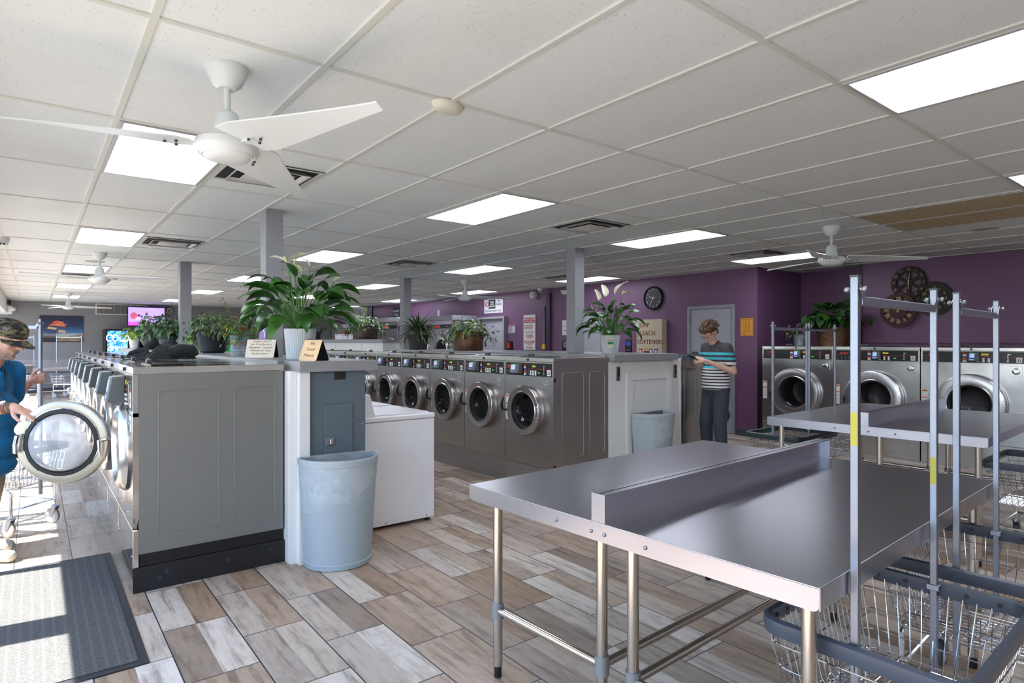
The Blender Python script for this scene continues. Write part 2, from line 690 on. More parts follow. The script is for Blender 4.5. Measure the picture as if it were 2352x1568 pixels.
mb = MB(); mb.box(-1.2, PURX, FARY, FARY + 0.1, 0, CEIL)
struct(mb.build('wall_far', M_GREYWALL))
mb = MB()
mb.box(PURX, PURX + 0.1, 5.02, FARY, 0, CEIL)
mb.box(PURX + 0.1, 10.02, 5.02, 5.12, 0, CEIL)
struct(mb.build('wall_purple', M_PURPLE))
mb = MB()
mb.box(10.02, 10.12, 3.745, 5.12, 0, CEIL)
mb.box(XR, 10.02, 3.745, 3.845, 0, CEIL)
mb.box(XR, XR + 0.1, BACKY, 3.745, 0, CEIL)
mb.box(XR - 0.03, XR, BACKY, 3.845, 1.44, 1.475)
struct(mb.build('wall_right', M_PURPLE))
mb = MB(); mb.box(-1.2, XR, BACKY - 0.1, BACKY, 0, CEIL)
struct(mb.build('wall_back', M_WHITEWALL))
mb = MB()
mb.box(PURX - 0.012, PURX, 5.0, 5.37, 0, 0.1)
mb.box(PURX - 0.012, PURX, 6.29, FARY, 0, 0.1)
mb.box(PURX - 0.012, 10.02, 5.008, 5.02, 0, 0.1)
struct(mb.build('baseboard_right', M_BASEB))
mb = MB(); mb.box(-1.0, PURX, FARY - 0.012, FARY, 0, 0.14)
struct(mb.build('baseboard_far', M_BASEB))


def wall_door(idx, y0, y1, ztop, label, recess=0.0, knobside=None, col=M_GREYTRIM):
    """door in the purple wall (outer frame y0..y1)"""
    mb = MB()
    t = 0.05
    mb.box(PURX - 0.03, PURX, y0, y0 + t, 0, ztop)
    mb.box(PURX - 0.03, PURX, y1 - t, y1, 0, ztop)
    mb.box(PURX - 0.03, PURX, y0 + t, y1 - t, ztop - t, ztop)
    d = struct(mb.build('door_%d' % idx, col, label=label, bevel=0.003))
    m2 = MB()
    m2.box(PURX - 0.012, PURX, y0 + t + 0.004, y1 - t - 0.004, 0.012, ztop - t - 0.004)
    struct(m2.build('door_panel', mat('door_grey_paint', (166, 167, 178), 0.42, var=0.015, vs=2), d, bevel=0.002))
    if recess:
        m3 = MB()
        m3.box(PURX - 0.10, PURX - 0.03, y1 - 0.05, y1, 0, ztop)
        m3.box(PURX - 0.10, PURX - 0.03, y0, y0 + 0.05, 0, ztop)
        m3.box(PURX - 0.10, PURX - 0.03, y0 + 0.05, y1 - 0.05, ztop - 0.05, ztop)
        struct(m3.build('door_jamb', col, d))
    else:
        m3 = MB()
        for z in (0.28, 1.02, 1.76):
            m3.box(PURX - 0.022, PURX - 0.012, y1 - t - 0.012, y1 - t + 0.012, z, z + 0.09)
        struct(m3.build('door_hinge', mat('hinge_metal', (120, 120, 120), 0.3, 0.9), d))
        m4 = MB()
        m4.cyl((PURX - 0.012, y0 + t + 0.07, 0.96), (PURX - 0.05, y0 + t + 0.07, 0.96), 0.012)
        m4.ball((PURX - 0.065, y0 + t + 0.07, 0.96), 0.028)
        struct(m4.build('door_knob', M_CHROME, d))
    return d


wall_door(1, 5.39, 6.27, 2.045, 'grey door behind the standing person')
wall_door(2, 11.26, 12.32, 2.05, 'recessed grey door below the no loitering sign', recess=1)
wall_door(3, 8.21, 9.1, 2.03, 'grey door behind the second peace lily')
wall_door(4, 20.75, 21.65, 2.08, 'far grey door at the end of the purple wall', recess=1)

# purple pipe box beside the tube
mb = MB(); mb.box(PURX - 0.05, PURX, 9.72, 9.84, 0.1, 2.5)
struct(mb.build('trim_2', mat('purple_conduit', (66, 34, 72), 0.45)))


# ------------------------------------------------------------------ posts
def post(idx, x, y, z0, wx, wy, label):
    mb = MB()
    mb.box(x, x + wx, y, y + wy, z0, CEIL)
    # screw heads
    o = struct(mb.build('trim_%d' % idx, M_POST, bevel=0.004, label=label))
    m2 = MB()
    for z in (z0 + 0.14, z0 + 0.75, 2.5):
        m2.ball((x + wx - 0.012, y - 0.001, z), 0.005, 8, 5)
    struct(m2.build('screw', M_DGREY, o))


post(3, 1.55, 5.37, 1.33, 0.145, 0.16, 'grey post behind the large peace lily')
post(4, 1.63, 9.70, 1.33, 0.145, 0.16, 'grey post among the far planters')
post(5, 5.14, 5.33, 1.325, 0.155, 0.155, 'grey post beside the second peace lily')
post(6, 5.16, 9.70, 1.325, 0.15, 0.15, 'grey post behind the spiky plant')

# ------------------------------------------------------------------ ceiling lights
def lens_material():
    g = G('light_lens')
    o, x, y, z = g.xyz()
    # three tubes along y: emission dips between them
    a = g.math('ABSOLUTE', g.math('SUBTRACT', g.math('FRACT', g.math('MULTIPLY', g.math('ADD', x, 0.27), 3.7)), 0.5))
    band = g.ramp(a, [(0.0, (1, 1, 1)), (0.30, (0.8, 0.8, 0.8)), (0.5, (0.085, 0.087, 0.10))])
    g.p.inputs['Base Color'].default_value = (0.8, 0.8, 0.8, 1)
    g.p.inputs['Roughness'].default_value = 0.4
    col = g.mix(1.0, band, (0.86, 0.90, 1.0), 'MULTIPLY')
    g.l(col, g.p.inputs['Emission Color'])
    g.p.inputs['Emission Strength'].default_value = LAMP_STRENGTH
    return g.m


M_LENS = lens_material()
M_LFRAME = mat('light_frame', (188, 188, 190), 0.4)


def make_light(x, y, label, lens, group, frame=True):
    t = thing('ceiling_light', label, 'ceiling light', (x, y, CEIL - 0.012), 0, group)
    mb = MB()
    a, b, fw = GX / 2 - 0.014, GY / 2 - 0.014, 0.018
    for s in (-1, 1):
        mb.box(s * a, s * (a - fw), -b, b, -0.002, 0.010)
        mb.box(-a + fw, a - fw, s * b, s * (b - fw), -0.002, 0.010)
    mb.build('frame', M_LFRAME, t, bevel=0.002)
    m2 = MB(); m2.box(-a + fw, a - fw, -b + fw, b - fw, 0.0, 0.009)
    m2.build('diffuser', lens, t)
    return t


first = None
RN = {0: 'the row nearest the windows', 4: 'the second row from the windows', 8: 'the third row from the windows', 12: 'the row along the purple wall'}
ORD = {-5: 'behind the camera', -2: 'nearest the camera', 1: 'second from the camera', 4: 'third from the camera', 7: 'fourth from the camera', 10: 'fifth from the camera', 13: 'sixth from the camera'}
for ii in (0, 4, 8, 12):
    for jj in (-5, -2, 1, 4, 7, 10, 13):
        x = GX0 + (ii + 0.5) * GX
        y = GY0 + (jj + 0.5) * GY
        lb = 'lit fluorescent ceiling panel in %s, %s' % (RN[ii], ORD[jj])
        if first is None:
            first = make_light(x, y, lb, M_LENS, 'lit ceiling light panels')
        else:
            dup(first, (x, y, CEIL - 0.012), 0, lb)
M_YLENS = mat('yellowed_lens', (196, 180, 138), 0.45, var=0.12, vs=3.0, stretch=(1, 6, 1))
make_light(GX0 + 9.5 * GX, GY0 - 0.5 * GY, 'yellowed unlit ceiling panel, the one nearer the camera', M_YLENS, 'unlit ceiling panels')
make_light(GX0 + 10.5 * GX, GY0 - 0.5 * GY, 'yellowed unlit ceiling panel, the one nearer the purple wall', M_YLENS, 'unlit ceiling panels')


# ------------------------------------------------------------------ ceiling vents
M_VENTW = mat('vent_white', (206, 206, 204), 0.5, var=0.06, vs=10)
M_VENTD = mat('vent_dark', (34, 32, 32), 0.8)


def make_vent(x, y, label):
    t = thing('ceiling_vent', label, 'air vent', (x, y, CEIL), 0, 'square ceiling air vents')
    mb = MB()
    h = 0.29
    def ring(r0, r1, z0, z1):
        vs = []
        for r, z in ((r0, z0), (r1, z1)):
            vs += [(-r, -r, z), (r, -r, z), (r, r, z), (-r, r, z)]
        mb.add(vs, [(i, (i + 1) % 4, 4 + (i + 1) % 4, 4 + i) for i in range(4)])
    ring(0.296, 0.275, -0.010, -0.012)
    ring(0.275, 0.272, -0.012, -0.002)
    ring(0.225, 0.195, -0.030, -0.006)
    ring(0.225, 0.212, -0.030, -0.030)
    mb.build('louver_frame', M_VENTW, t)
    m2 = MB(); m2.box(-0.274, 0.274, -0.274, 0.274, -0.0035, -0.0015)
    m2.build('duct_opening', M_VENTD, t)
    m3 = MB()
    r = 0.145
    m3.add([(-r, -r, -0.024), (r, -r, -0.024), (r, r, -0.024), (-r, r, -0.024), (0, 0, -0.048)], [(0, 1, 4), (1, 2, 4), (2, 3, 4), (3, 0, 4)])
    m3.add([(-r, -r, -0.0235), (r, -r, -0.0235), (r, r, -0.0235), (-r, r, -0.0235)], [(3, 2, 1, 0)])
    m3.build('centre_plate', M_VENTW, t)
    return t


vents = [(1, 4.29, 'square ceiling vent beside the nearest fan'), (1, 7.9, 'square ceiling vent before the grey far post'),
         (6, 4.25, 'square ceiling vent over the middle aisle, nearest the camera'), (6, 7.9, 'square ceiling vent above the spiky plant aisle'), (6, 15.3, 'square ceiling vent deep over the middle aisle'),
         (11, 4.25, 'square ceiling vent in front of the right fan'), (11, 7.9, 'square ceiling vent above the second peace lily'), (0, 12.75, 'square ceiling vent behind the far left light')]
v0 = None
for (ii, y, lb) in vents:
    x = GX0 + (ii + 0.5) * GX
    if v0 is None: v0 = make_vent(x, y, lb)
    else: dup(v0, (x, y, CEIL), 0, lb)


# ------------------------------------------------------------------ ceiling fans
def make_fan(x, y, rot, label):
    t = thing('ceiling_fan', label, 'ceiling fan', (x, y, CEIL), rot, 'white ceiling fans')
    mb = MB()
    mb.lathe([(0.0, 0), (0.082, 0), (0.084, -0.012), (0.080, -0.02), (0.074, -0.04), (0.055, -0.075), (0.042, -0.085), (0.036, -0.092), (0, -0.092)], n=28)
    mb.build('canopy', M_FANW, t)
    mb = MB(); mb.cyl((0, 0, -0.09), (0, 0, -0.2), 0.0135)
    mb.build('downrod', M_FANW, t)
    mb = MB()
    mb.lathe([(0, -0.185), (0.03, -0.185), (0.038, -0.19), (0.045, -0.205), (0.058, -0.29), (0.058, -0.297), (0.05, -0.3), (0, -0.3)], n=28)
    mb.lathe([(0, -0.3), (0.10, -0.303), (0.120, -0.312), (0.124, -0.335), (0.122, -0.35), (0.108, -0.364), (0.104, -0.362), (0.098, -0.372), (0.092, -0.371), (0.084, -0.38), (0.05, -0.388), (0, -0.39)], n=36)
    mb.build('motor_housing', M_FANW, t)
    for k in range(3):
        a = 2 * PI * k / 3
        mb = MB()
        n = 12
        vs = []
        for i in range(n + 1):
            s = i / n
            r = 0.14 + 0.72 * s
            lead = 0.10 * (1 - s) ** 1.4 + 0.012 + 0.012 * math.sin(PI * s)
            trail = -0.125 * (1 - s) ** 1.25 - 0.022
            if i == 0: lead *= 0.75; trail *= 0.85
            z = -0.325 - 0.01 * s
            for (yy, zz) in ((lead, z - 0.018 * (1 - 0.6 * s)), (trail, z + 0.022 * (1 - 0.6 * s))):
                vs.append((r - (0.03 if yy < 0 and i == 0 else 0), yy, zz + 0.003))
                vs.append((r - (0.03 if yy < 0 and i == 0 else 0), yy, zz - 0.003))
        fs = []
        for i in range(n):
            b = i * 4; c = b + 4
            fs += [(b, c, c + 2, b + 2), (b + 1, b + 3, c + 3, c + 1), (b, b + 1, c + 1, c), (b + 2, c + 2, c + 3, b + 3)]
        fs += [(0, 2, 3, 1), (n * 4, n * 4 + 1, n * 4 + 3, n * 4 + 2)]
        mb.M = Matrix.Rotation(a, 4, 'Z')
        mb.add(vs, fs, True)
        mb.box(0.09, 0.19, -0.02, 0.02, -0.335, -0.327)
        mb.build('blade', M_FANW, t)
        mb = MB(); mb.M = Matrix.Rotation(a, 4, 'Z')
        for q in ((0.185, 0.02), (0.185, -0.03), (0.225, -0.005)):
            mb.cyl((q[0], q[1], -0.334), (q[0], q[1], -0.342), 0.006, n=8)
        mb.build('screw', M_DGREY, t)
    return t


fan0 = make_fan(0.63, 2.72, math.radians(-69.6), 'large white three-blade ceiling fan nearest the camera')
dup(fan0, (0.66, 9.39, CEIL), math.radians(-38), 'white ceiling fan near the windows, middle one of three in line')
dup(fan0, (0.63, 17.6, CEIL), math.radians(-5), 'small far white ceiling fan above the wall picture')
dup(fan0, (6.27, 9.42, CEIL), math.radians(-35), 'white ceiling fan in front of the purple wall sign')
dup(fan0, (6.2, 2.8, CEIL), math.radians(-48), 'white ceiling fan at right above the folding tables')

# ------------------------------------------------------------------ ceiling fittings
mb = MB()
mb.lathe([(0, 0), (0.075, 0), (0.075, -0.006), (0.06, -0.028), (0.045, -0.034), (0, -0.034)], n=24)
for k, v in enumerate(mb.v): mb.v[k] = (v[0] * 1.2, v[1] * 0.8, v[2])
o = mb.build('ceiling_detector', mat('cream_plastic', (226, 224, 208), 0.4), loc=(1.552, 2.48, CEIL - 0.008), rot=0.2)
tag(o, 'cream oval detector on the ceiling grid near the nearest fan', 'detector')
for (x, y, lb) in ((7.56, 1.91, 'round flush ceiling speaker beyond the yellowed panels'), (0.68, 10.45, 'round flush ceiling speaker behind the second fan')):
    mb = MB()
    mb.lathe([(0, -0.004), (0.10, -0.004), (0.102, -0.006), (0.115, -0.006), (0.118, 0)], n=28)
    o = mb.build('ceiling_speaker', mat('speaker_grille', (168, 168, 164), 0.7, var=0.1, vs=60), loc=(x, y, CEIL))
    tag(o, lb, 'speaker', 'round ceiling speakers')


def dome_camera(x, y, label, size=1.0, rot=0.0):
    t = thing('security_camera', label, 'security camera', (x, y, CEIL), rot, 'dome security cameras')
    mb = MB(); mb.lathe([(0, 0), (0.055, 0), (0.056, -0.03), (0.05, -0.045), (0, -0.045)], n=22)
    mb.build('mount', M_FANW, t)
    mb = MB(); mb.ball((0, 0, -0.055), 0.044)
    mb.build('eyeball', M_FANW, t)
    for s in (-1, 1):
        mb = MB(); mb.cyl((-0.034, s * 0.014, -0.072), (-0.046, s * 0.014, -0.078), 0.010, n=12)
        mb.build('lens', M_BLACK, t)
    return t


dome_camera(8.50, 9.88, 'white twin-lens ceiling camera in the purple wall corner', rot=0.8)
dome_camera(-0.262, 8.66, 'white twin-lens ceiling camera above the capped person', rot=1.35)

# ================================================================== front-load washers
# local frame: front plane x = 0 facing -X, width along y 0..w, depth +x
def rrect(y0, y1, z0, z1, r, n=5):
    pts = []
    for (cy, cz, a) in ((y1 - r, z1 - r, 0), (y0 + r, z1 - r, PI / 2), (y0 + r, z0 + r, PI), (y1 - r, z0 + r, 1.5 * PI)):
        for i in range(n + 1):
            t = a + PI / 2 * i / n
            pts.append((cy + r * math.cos(t), cz + r * math.sin(t)))
    return pts


def door_ring(mb, R, rin, depth, mi=0):
    """pressed ring standing proud of x=0 towards -x; centre at origin of y,z"""
    prof = [(R - 0.004, 0.0), (R, -depth * 0.3), (R - 0.001, -depth * 0.78), (R - 0.004, -depth * 0.90), (R - 0.010, -depth * 0.985), (R - 0.012, -depth), (rin + 0.018, -depth * 0.90), (rin + 0.012, -depth * 0.97), (rin + 0.003, -depth * 0.95), (rin, -depth * 0.8), (rin - 0.004, -depth * 0.4), (rin - 0.004, 0.02)]
    mb.lathe(prof, axis='x', n=48, mi=mi)


def number_geo(num, h=0.036):
    vs, fs = text_geo(str(num), h, depth=0.0006, bold=0.0006)
    R = Matrix.Rotation(FX, 4, 'Z')
    return [R @ Vector(v) for v in vs], fs


def number_mesh(num, y, z, x):
    mb = MB()
    vs, fs = number_geo(num)
    mb.add([v + Vector((x, y, z)) for v in vs], fs)
    o = mb.build('machine_number', M_BINK)
    me = o.data
    bpy.data.objects.remove(o)
    return me


M_STICKOR = mat('sticker_orange', (222, 92, 40), 0.5)
M_STICKBL = mat('sticker_blue', (52, 92, 178), 0.5)
M_DRUM = steel('drum_steel', (86, 84, 86), 0.35, aniso=0)
M_BOWL = mat('dark_bowl_glass', (26, 28, 30), 0.06, alpha=0.5, spec=0.7)
M_BROWNPANEL = mat('control_panel_film', (26, 25, 28), 0.26)


def make_washer(name, label, P, parent_loc=(0, 0, 0), group=None):
    """P: parameter dict"""
    w, dp, H, zb = P['w'], P['depth'], P['H'], P['zb']
    t = thing(name, label, 'washing machine', parent_loc, P.get('rot', 0), group)
    fm, sm = P['front'], P['side']
    cap = 0.042
    zc0, zc1 = P['cp']                 # control panel z range
    g = 0.003
    # cabinet body
    mb = MB()
    mb.box(0.030, dp - 0.01, g, w - g, P.get('zside', zb), H - cap)
    mb.build('cabinet', sm, t, bevel=0.004)
    # embossed side panels (both sides)
    if P.get('emboss', True):
        mb = MB()
        for yy in ((w - g + 0.0005,) if P.get('rot') else (g - 0.0005,)):
            for (a, b) in ((0.13, 0.46), (0.55, 0.80)):
                a *= dp / 0.86; b *= dp / 0.86
                pts = rrect(a, b, P.get('zside', zb) + 0.10, H - cap - 0.10, 0.03)
                mb.tube([(p[0], yy, p[1]) for p in pts], 0.0028, n=6, closed=True)
        mb.build('side_panel', sm, t)
    # front door-height panel and lower panel
    mb = MB()
    mb.box(0.0, 0.030, g, w - g, zb + P.get('low', 0.0), zc0 - 0.012)
    mb.build('front_panel', fm, t, bevel=0.003)
    if P.get('low', 0):
        mb = MB(); mb.box(0.0, 0.030, g, w - g, zb, zb + P['low'] - 0.003)
        mb.build('kick_panel', fm, t, bevel=0.003)
    # lid
    mb = MB(); mb.box(-0.003, dp, g * 0.5, w - g * 0.5, H - cap, H)
    lid = mb.build('lid', P.get('lidm', fm), t, bevel=0.005)
    mb = MB(); mb.cyl((-0.002, w * 0.5, H - cap * 0.5), (-0.012, w * 0.5, H - cap * 0.5), 0.011, n=14)
    mb.build('lid_lock', M_BLACK, lid)
    # soap dispenser on top
    mb = MB(); mb.box(0.12, 0.30, w * 0.30, w * 0.86, H, H + 0.008)
    sd = mb.build('dispenser_lid', M_BLACKGLOSS if P.get('topblack') else M_DGREY, t, bevel=0.002)
    mb = MB(); mb.box(0.13, 0.16, w * 0.62, w * 0.72, H + 0.008, H + 0.034)
    mb.build('dispenser_knob', M_DGREY, sd, bevel=0.004)
    # control panel
    mb = MB(); mb.box(-0.001, 0.030, g, w - g, zc0 - 0.012, H - cap)
    cpf = mb.build('control_surround', fm, t, bevel=0.002)
    mb = MB(); mb.box(-0.004, -0.001, 0.022, w - 0.022, zc0, zc1)
    cp = mb.build('control_panel', P.get('cpm', M_BROWNPANEL), t, bevel=0.0015)
    ch = zc1 - zc0

    def Y(f): return w - 0.022 - f * (w - 0.044)
    def Z(f): return zc0 + f * ch
    xs = -0.0048
    mb = MB(); put_text(mb, 'Speed Queen', (xs, Y(0.115), Z(0.72)), ch * 0.15, FX, depth=0.0004, bold=0.0008, shear=0.2)
    mb.build('logo', M_RED, cp)
    mb = MB(); mb.box(xs - 0.0004, xs, Y(0.18), Y(0.0), Z(0.56), Z(0.575)); mb.box(xs - 0.0004, xs, Y(0.99), Y(0.46), Z(0.54), Z(0.555))
    mb.build('red_line', M_RED, cp)
    mb = MB()
    for k in range(4):
        y = Y(0.04 + 0.045 * k)
        mb.cyl((xs, y, Z(0.32)), (xs - 0.0006, y, Z(0.32)), ch * 0.055, n=10)
        mb.box(xs - 0.0005, xs, y - 0.008, y + 0.008, Z(0.12), Z(0.15))
    for k in range(6):
        y = Y(0.475 + 0.035 * (k % 2)); z = Z(0.40 - 0.13 * (k // 2))
        mb.box(xs - 0.0005, xs, y - 0.007, y + 0.007, z, z + 0.008)
    mb.build('symbol_marks', M_GREYINK, cp)
    # card reader
    rx = P.get('rd', 0.07)
    r0, r1 = Y(P.get('rf', 0.20)), Y(P.get('rf', 0.20) + P.get('rw', 0.19))
    mb = MB()
    zz0, zz1 = Z(0.12), Z(0.92)
    vs = [(-0.004, r0, zz0), (-0.004, r1, zz0), (-0.004, r1, zz1), (-0.004, r0, zz1),
          (-rx * 1.08, r0, zz0 + 0.008), (-rx * 1.08, r1, zz0 + 0.008), (-rx * 0.78, r1, zz1 - 0.004), (-rx * 0.78, r0, zz1 - 0.004)]
    mb.add(vs, [(0, 1, 2, 3), (4, 7, 6, 5), (0, 4, 5, 1), (3, 2, 6, 7), (0, 3, 7, 4), (1, 5, 6, 2)])
    cr = mb.build('card_reader', M_READER, t, bevel=0.006)
    def onr(f0, f1, h0, h1, name, m):
        mb = MB()
        z0, z1 = zz0 + h0 * (zz1 - zz0), zz0 + h1 * (zz1 - zz0)
        def xx(z): return -rx * (1.08 - 0.30 * (z - zz0) / (zz1 - zz0)) - 0.0012
        ya, yb = r0 + (r1 - r0) * f0, r0 + (r1 - r0) * f1
        mb.add([(xx(z0), ya, z0), (xx(z0), yb, z0), (xx(z1), yb, z1), (xx(z1), ya, z1)], [(0, 1, 2, 3)])
        mb.add([(xx(z0) + 0.002, ya, z0), (xx(z0) + 0.002, yb, z0), (xx(z1) + 0.002, yb, z1), (xx(z1) + 0.002, ya, z1)], [(0, 3, 2, 1)])
        mb.build(name, m, cr)
    onr(0.14, 0.62, 0.42, 0.85, 'reader_screen', M_SKYTXT)
    onr(0.14, 0.55, 0.16, 0.26, 'reader_slot_light', M_BLUELED)
    onr(0.12, 0.66, 0.88, 0.93, 'reader_status_light', M_GREENBTN)
    # card logos strip
    ys0, ys1 = Y(0.455), Y(0.415)
    for k, m_ in enumerate((M_REDINK, M_PAPER, M_STICKBL, M_STICKOR, M_PAPER)):
        mb = MB(); a = 0.06 + 0.175 * (4 - k)
        mb.box(xs - 0.0006, xs, ys0, ys1, Z(a), Z(a + 0.15))
        mb.build('card_sticker', m_, cp)
    # display, keypad, start
    mb = MB(); mb.box(xs - 0.0006, xs, Y(0.665), Y(0.595), Z(0.68), Z(0.82)); mb.build('display', M_LCD, cp)
    mb = MB()
    for i_ in range(3):
        for j_ in range(3):
            y = Y(0.565 + i_ * 0.052); z = Z(0.38 - j_ * 0.13)
            mb.box(xs - 0.003, xs, y - 0.011, y + 0.011, z - 0.007, z + 0.007)
    mb.build('keypad', M_WINK, cp)
    mb = MB(); mb.box(xs - 0.003, xs, Y(0.755), Y(0.725), Z(0.22), Z(0.33)); mb.build('start_button', M_GREENBTN, cp, bevel=0.001)
    # coin slot
    mb = MB(); y = Y(0.845)
    mb.box(xs - 0.005, xs, y - 0.004, y + 0.004, Z(0.2), Z(0.82))
    mb.box(xs - 0.010, xs, y - 0.026, y, Z(0.74), Z(0.80))
    mb.box(xs - 0.006, xs, y - 0.010, y + 0.012, Z(0.14), Z(0.20))
    mb.build('coin_slot', M_CHROME, cp, bevel=0.001)
    # number plaque
    yb = Y(0.945)
    mb = MB(); mb.prism([(p[0], p[1]) for p in rrect(yb - 0.026, yb + 0.026, Z(0.08), Z(0.52), 0.006)], xs - 0.002, xs, axis='x')
    pl = mb.build('number_plaque', M_PAPER, cp)
    me = number_mesh(P['num'], yb, Z(0.27), xs - 0.0028)
    no = bpy.data.objects.new('machine_number', me); COL.objects.link(no); no.parent = cp
    # lock plate
    if P.get('badge', 'square') == 'square':
        mb = MB(); mb.box(-0.004, 0, w * 0.075, w * 0.215, zc0 - 0.128, zc0 - 0.03)
        bp = mb.build('lock_plate', M_LSTEEL, t, bevel=0.002)
        mb = MB(); mb.cyl((-0.004, w * 0.145, zc0 - 0.075), (-0.010, w * 0.145, zc0 - 0.075), 0.008, n=12)
        mb.build('lock', M_CHROME, bp)
    else:
        y, z = w * 0.10, zc0 - 0.085
        mb = MB(); mb.box(-0.006, 0, y - 0.055, y + 0.055, z - 0.055, z + 0.055)
        bp = mb.build('lock_plate', M_LSTEEL, t, bevel=0.002)
        mb = MB(); mb.lathe([(0.036, 0), (0.036, -0.010), (0.028, -0.014), (0.014, -0.014), (0.012, -0.022), (0, -0.022)], c=(-0.006, y, z), axis='x', n=22)
        mb.build('lock', M_CHROME, bp)
    # warning sticker
    y1 = w - 0.012; y0 = y1 - P.get('stw', 0.052)
    zs = P['dz'] + 0.02
    mb = MB(); mb.box(-0.001, 0.0, y0, y1, zs - 0.14, zs + 0.12); st = mb.build('warning_sticker', M_PAPER, t)
    mb = MB(); mb.box(-0.0016, -0.001, y0 + 0.006, y1 - 0.006, zs + 0.095, zs + 0.113); mb.box(-0.0016, -0.001, y0 + 0.006, y1 - 0.006, zs + 0.015, zs + 0.030)
    mb.build('orange_band', M_STICKOR, st)
    mb = MB()
    for k in range(7): mb.box(-0.0014, -0.001, y0 + 0.008, y1 - 0.008, zs - 0.125 + k * 0.018, zs - 0.121 + k * 0.018)
    mb.build('fine_print', M_GREYINK, st)
    # rivets
    mb = MB()
    for (fy, fz) in ((0.93, zc0 - 0.10), (0.80, zc0 - 0.035), (0.30, zb + 0.28), (0.72, zb + 0.28), (0.06, zb + 0.06), (0.94, zb + 0.06)):
        mb.ball((-0.001, w * fy, fz), 0.004, 8, 5)
    mb.build('rivet', M_CHROME, t)
    # door
    R, rin, dy, dz, pd = P['R'], P['rin'], P['dy'], P['dz'], P['pd']
    ring = MB()
    if P.get('open'):
        # fixed ring and dark opening only; the door itself is swung out
        ring.M = Matrix.Translation((0, dy, dz))
        ring.lathe([(R * 1.0, 0.0), (R * 1.0, -0.012), (R - 0.010, -0.024), (R - 0.04, -0.052), (R - 0.055, -0.055), (rin + 0.015, -0.045), (rin, -0.03), (rin - 0.004, 0.02)], axis='x', n=48)
        ring.build('door_opening', P.get('ringm', M_LSTEEL), t)
    else:
        ring.M = Matrix.Translation((0, dy, dz))
        door_ring(ring, R, rin, pd)
        dr = ring.build('door', P.get('ringm', M_LSTEEL), t)
        g2 = MB(); g2.M = Matrix.Translation((0, dy, dz))
        g2.lathe([(rin + 0.002, -pd * 0.55), (rin - 0.004, -pd * 0.62), (rin - 0.018, -pd * 0.5), (rin - 0.022, 0.0)], axis='x', n=40)
        g2.build('gasket', M_RUBBER, dr)
        g3 = MB(); g3.M = Matrix.Translation((0, dy, dz))
        bowl = [(rin - 0.020, -pd * 0.30), (rin - 0.035, -pd * 0.1), (rin - 0.05, 0.015), (rin * 0.5, 0.026), (0.001, 0.028)]
        g3.lathe(bowl, axis='x', n=40)
        g3.build('glass_bowl', M_BOWL, dr)
        if P.get('hs', 'black') == 'black':
            hm = MB()
            yh = dy + R
            hm.tube([(-pd * 0.5, yh - 0.03, dz - 0.005), (-pd * 0.9, yh + 0.020, dz - 0.012), (-pd * 1.25, yh + 0.042, dz - 0.008), (-pd * 1.4, yh + 0.044, dz + 0.03), (-pd * 1.4, yh + 0.034, dz + 0.08), (-pd * 1.3, yh + 0.018, dz + 0.115)],
                    [0.012, 0.014, 0.016, 0.015, 0.013, 0.008], n=10)
            hm.build('door_handle', M_BLACK, dr)
        elif P['hs'] == 'pad':
            hm = MB(); yh = dy + R
            hm.ball((-pd * 0.8, yh - 0.008, dz - 0.04), 0.03, sc=(0.8, 0.75, 1.9))
            hm.build('door_handle', M_BLACK, dr)
        else:
            hm = MB(); yh = dy + R
            hm.tube([(-pd, yh - 0.02, dz + 0.03), (-pd - 0.03, yh + 0.01, dz + 0.02), (-pd - 0.028, yh + 0.016, dz - 0.06)], [0.010, 0.012, 0.008], n=8)
            hm.build('door_handle', M_CHROME, dr)
        hb = MB()
        for dzz in (-0.085, -0.055, 0.02, 0.05):
            hb.ball((-pd * 1.0, dy - R + 0.035, dz + dzz), 0.006, 8, 5)
        hb.build('hinge_bolt', M_CHROME, dr)
        if P.get('bolts'):
            bb = MB(); bb.M = Matrix.Translation((0, dy, dz))
            for k in range(12):
                a = 2 * PI * k / 12
                bb.ball((-pd * 0.86, (rin + 0.016) * math.cos(a), (rin + 0.016) * math.sin(a)), 0.0055, 8, 5)
            bb.build('rim_bolt', M_CHROME, dr)
    # drum behind the door
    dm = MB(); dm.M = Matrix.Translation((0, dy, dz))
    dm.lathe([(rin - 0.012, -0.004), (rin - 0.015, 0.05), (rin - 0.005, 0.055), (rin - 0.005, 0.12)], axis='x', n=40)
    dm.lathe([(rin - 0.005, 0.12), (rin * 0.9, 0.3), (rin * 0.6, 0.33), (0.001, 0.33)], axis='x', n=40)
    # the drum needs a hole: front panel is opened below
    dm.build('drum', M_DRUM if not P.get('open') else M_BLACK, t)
    return t


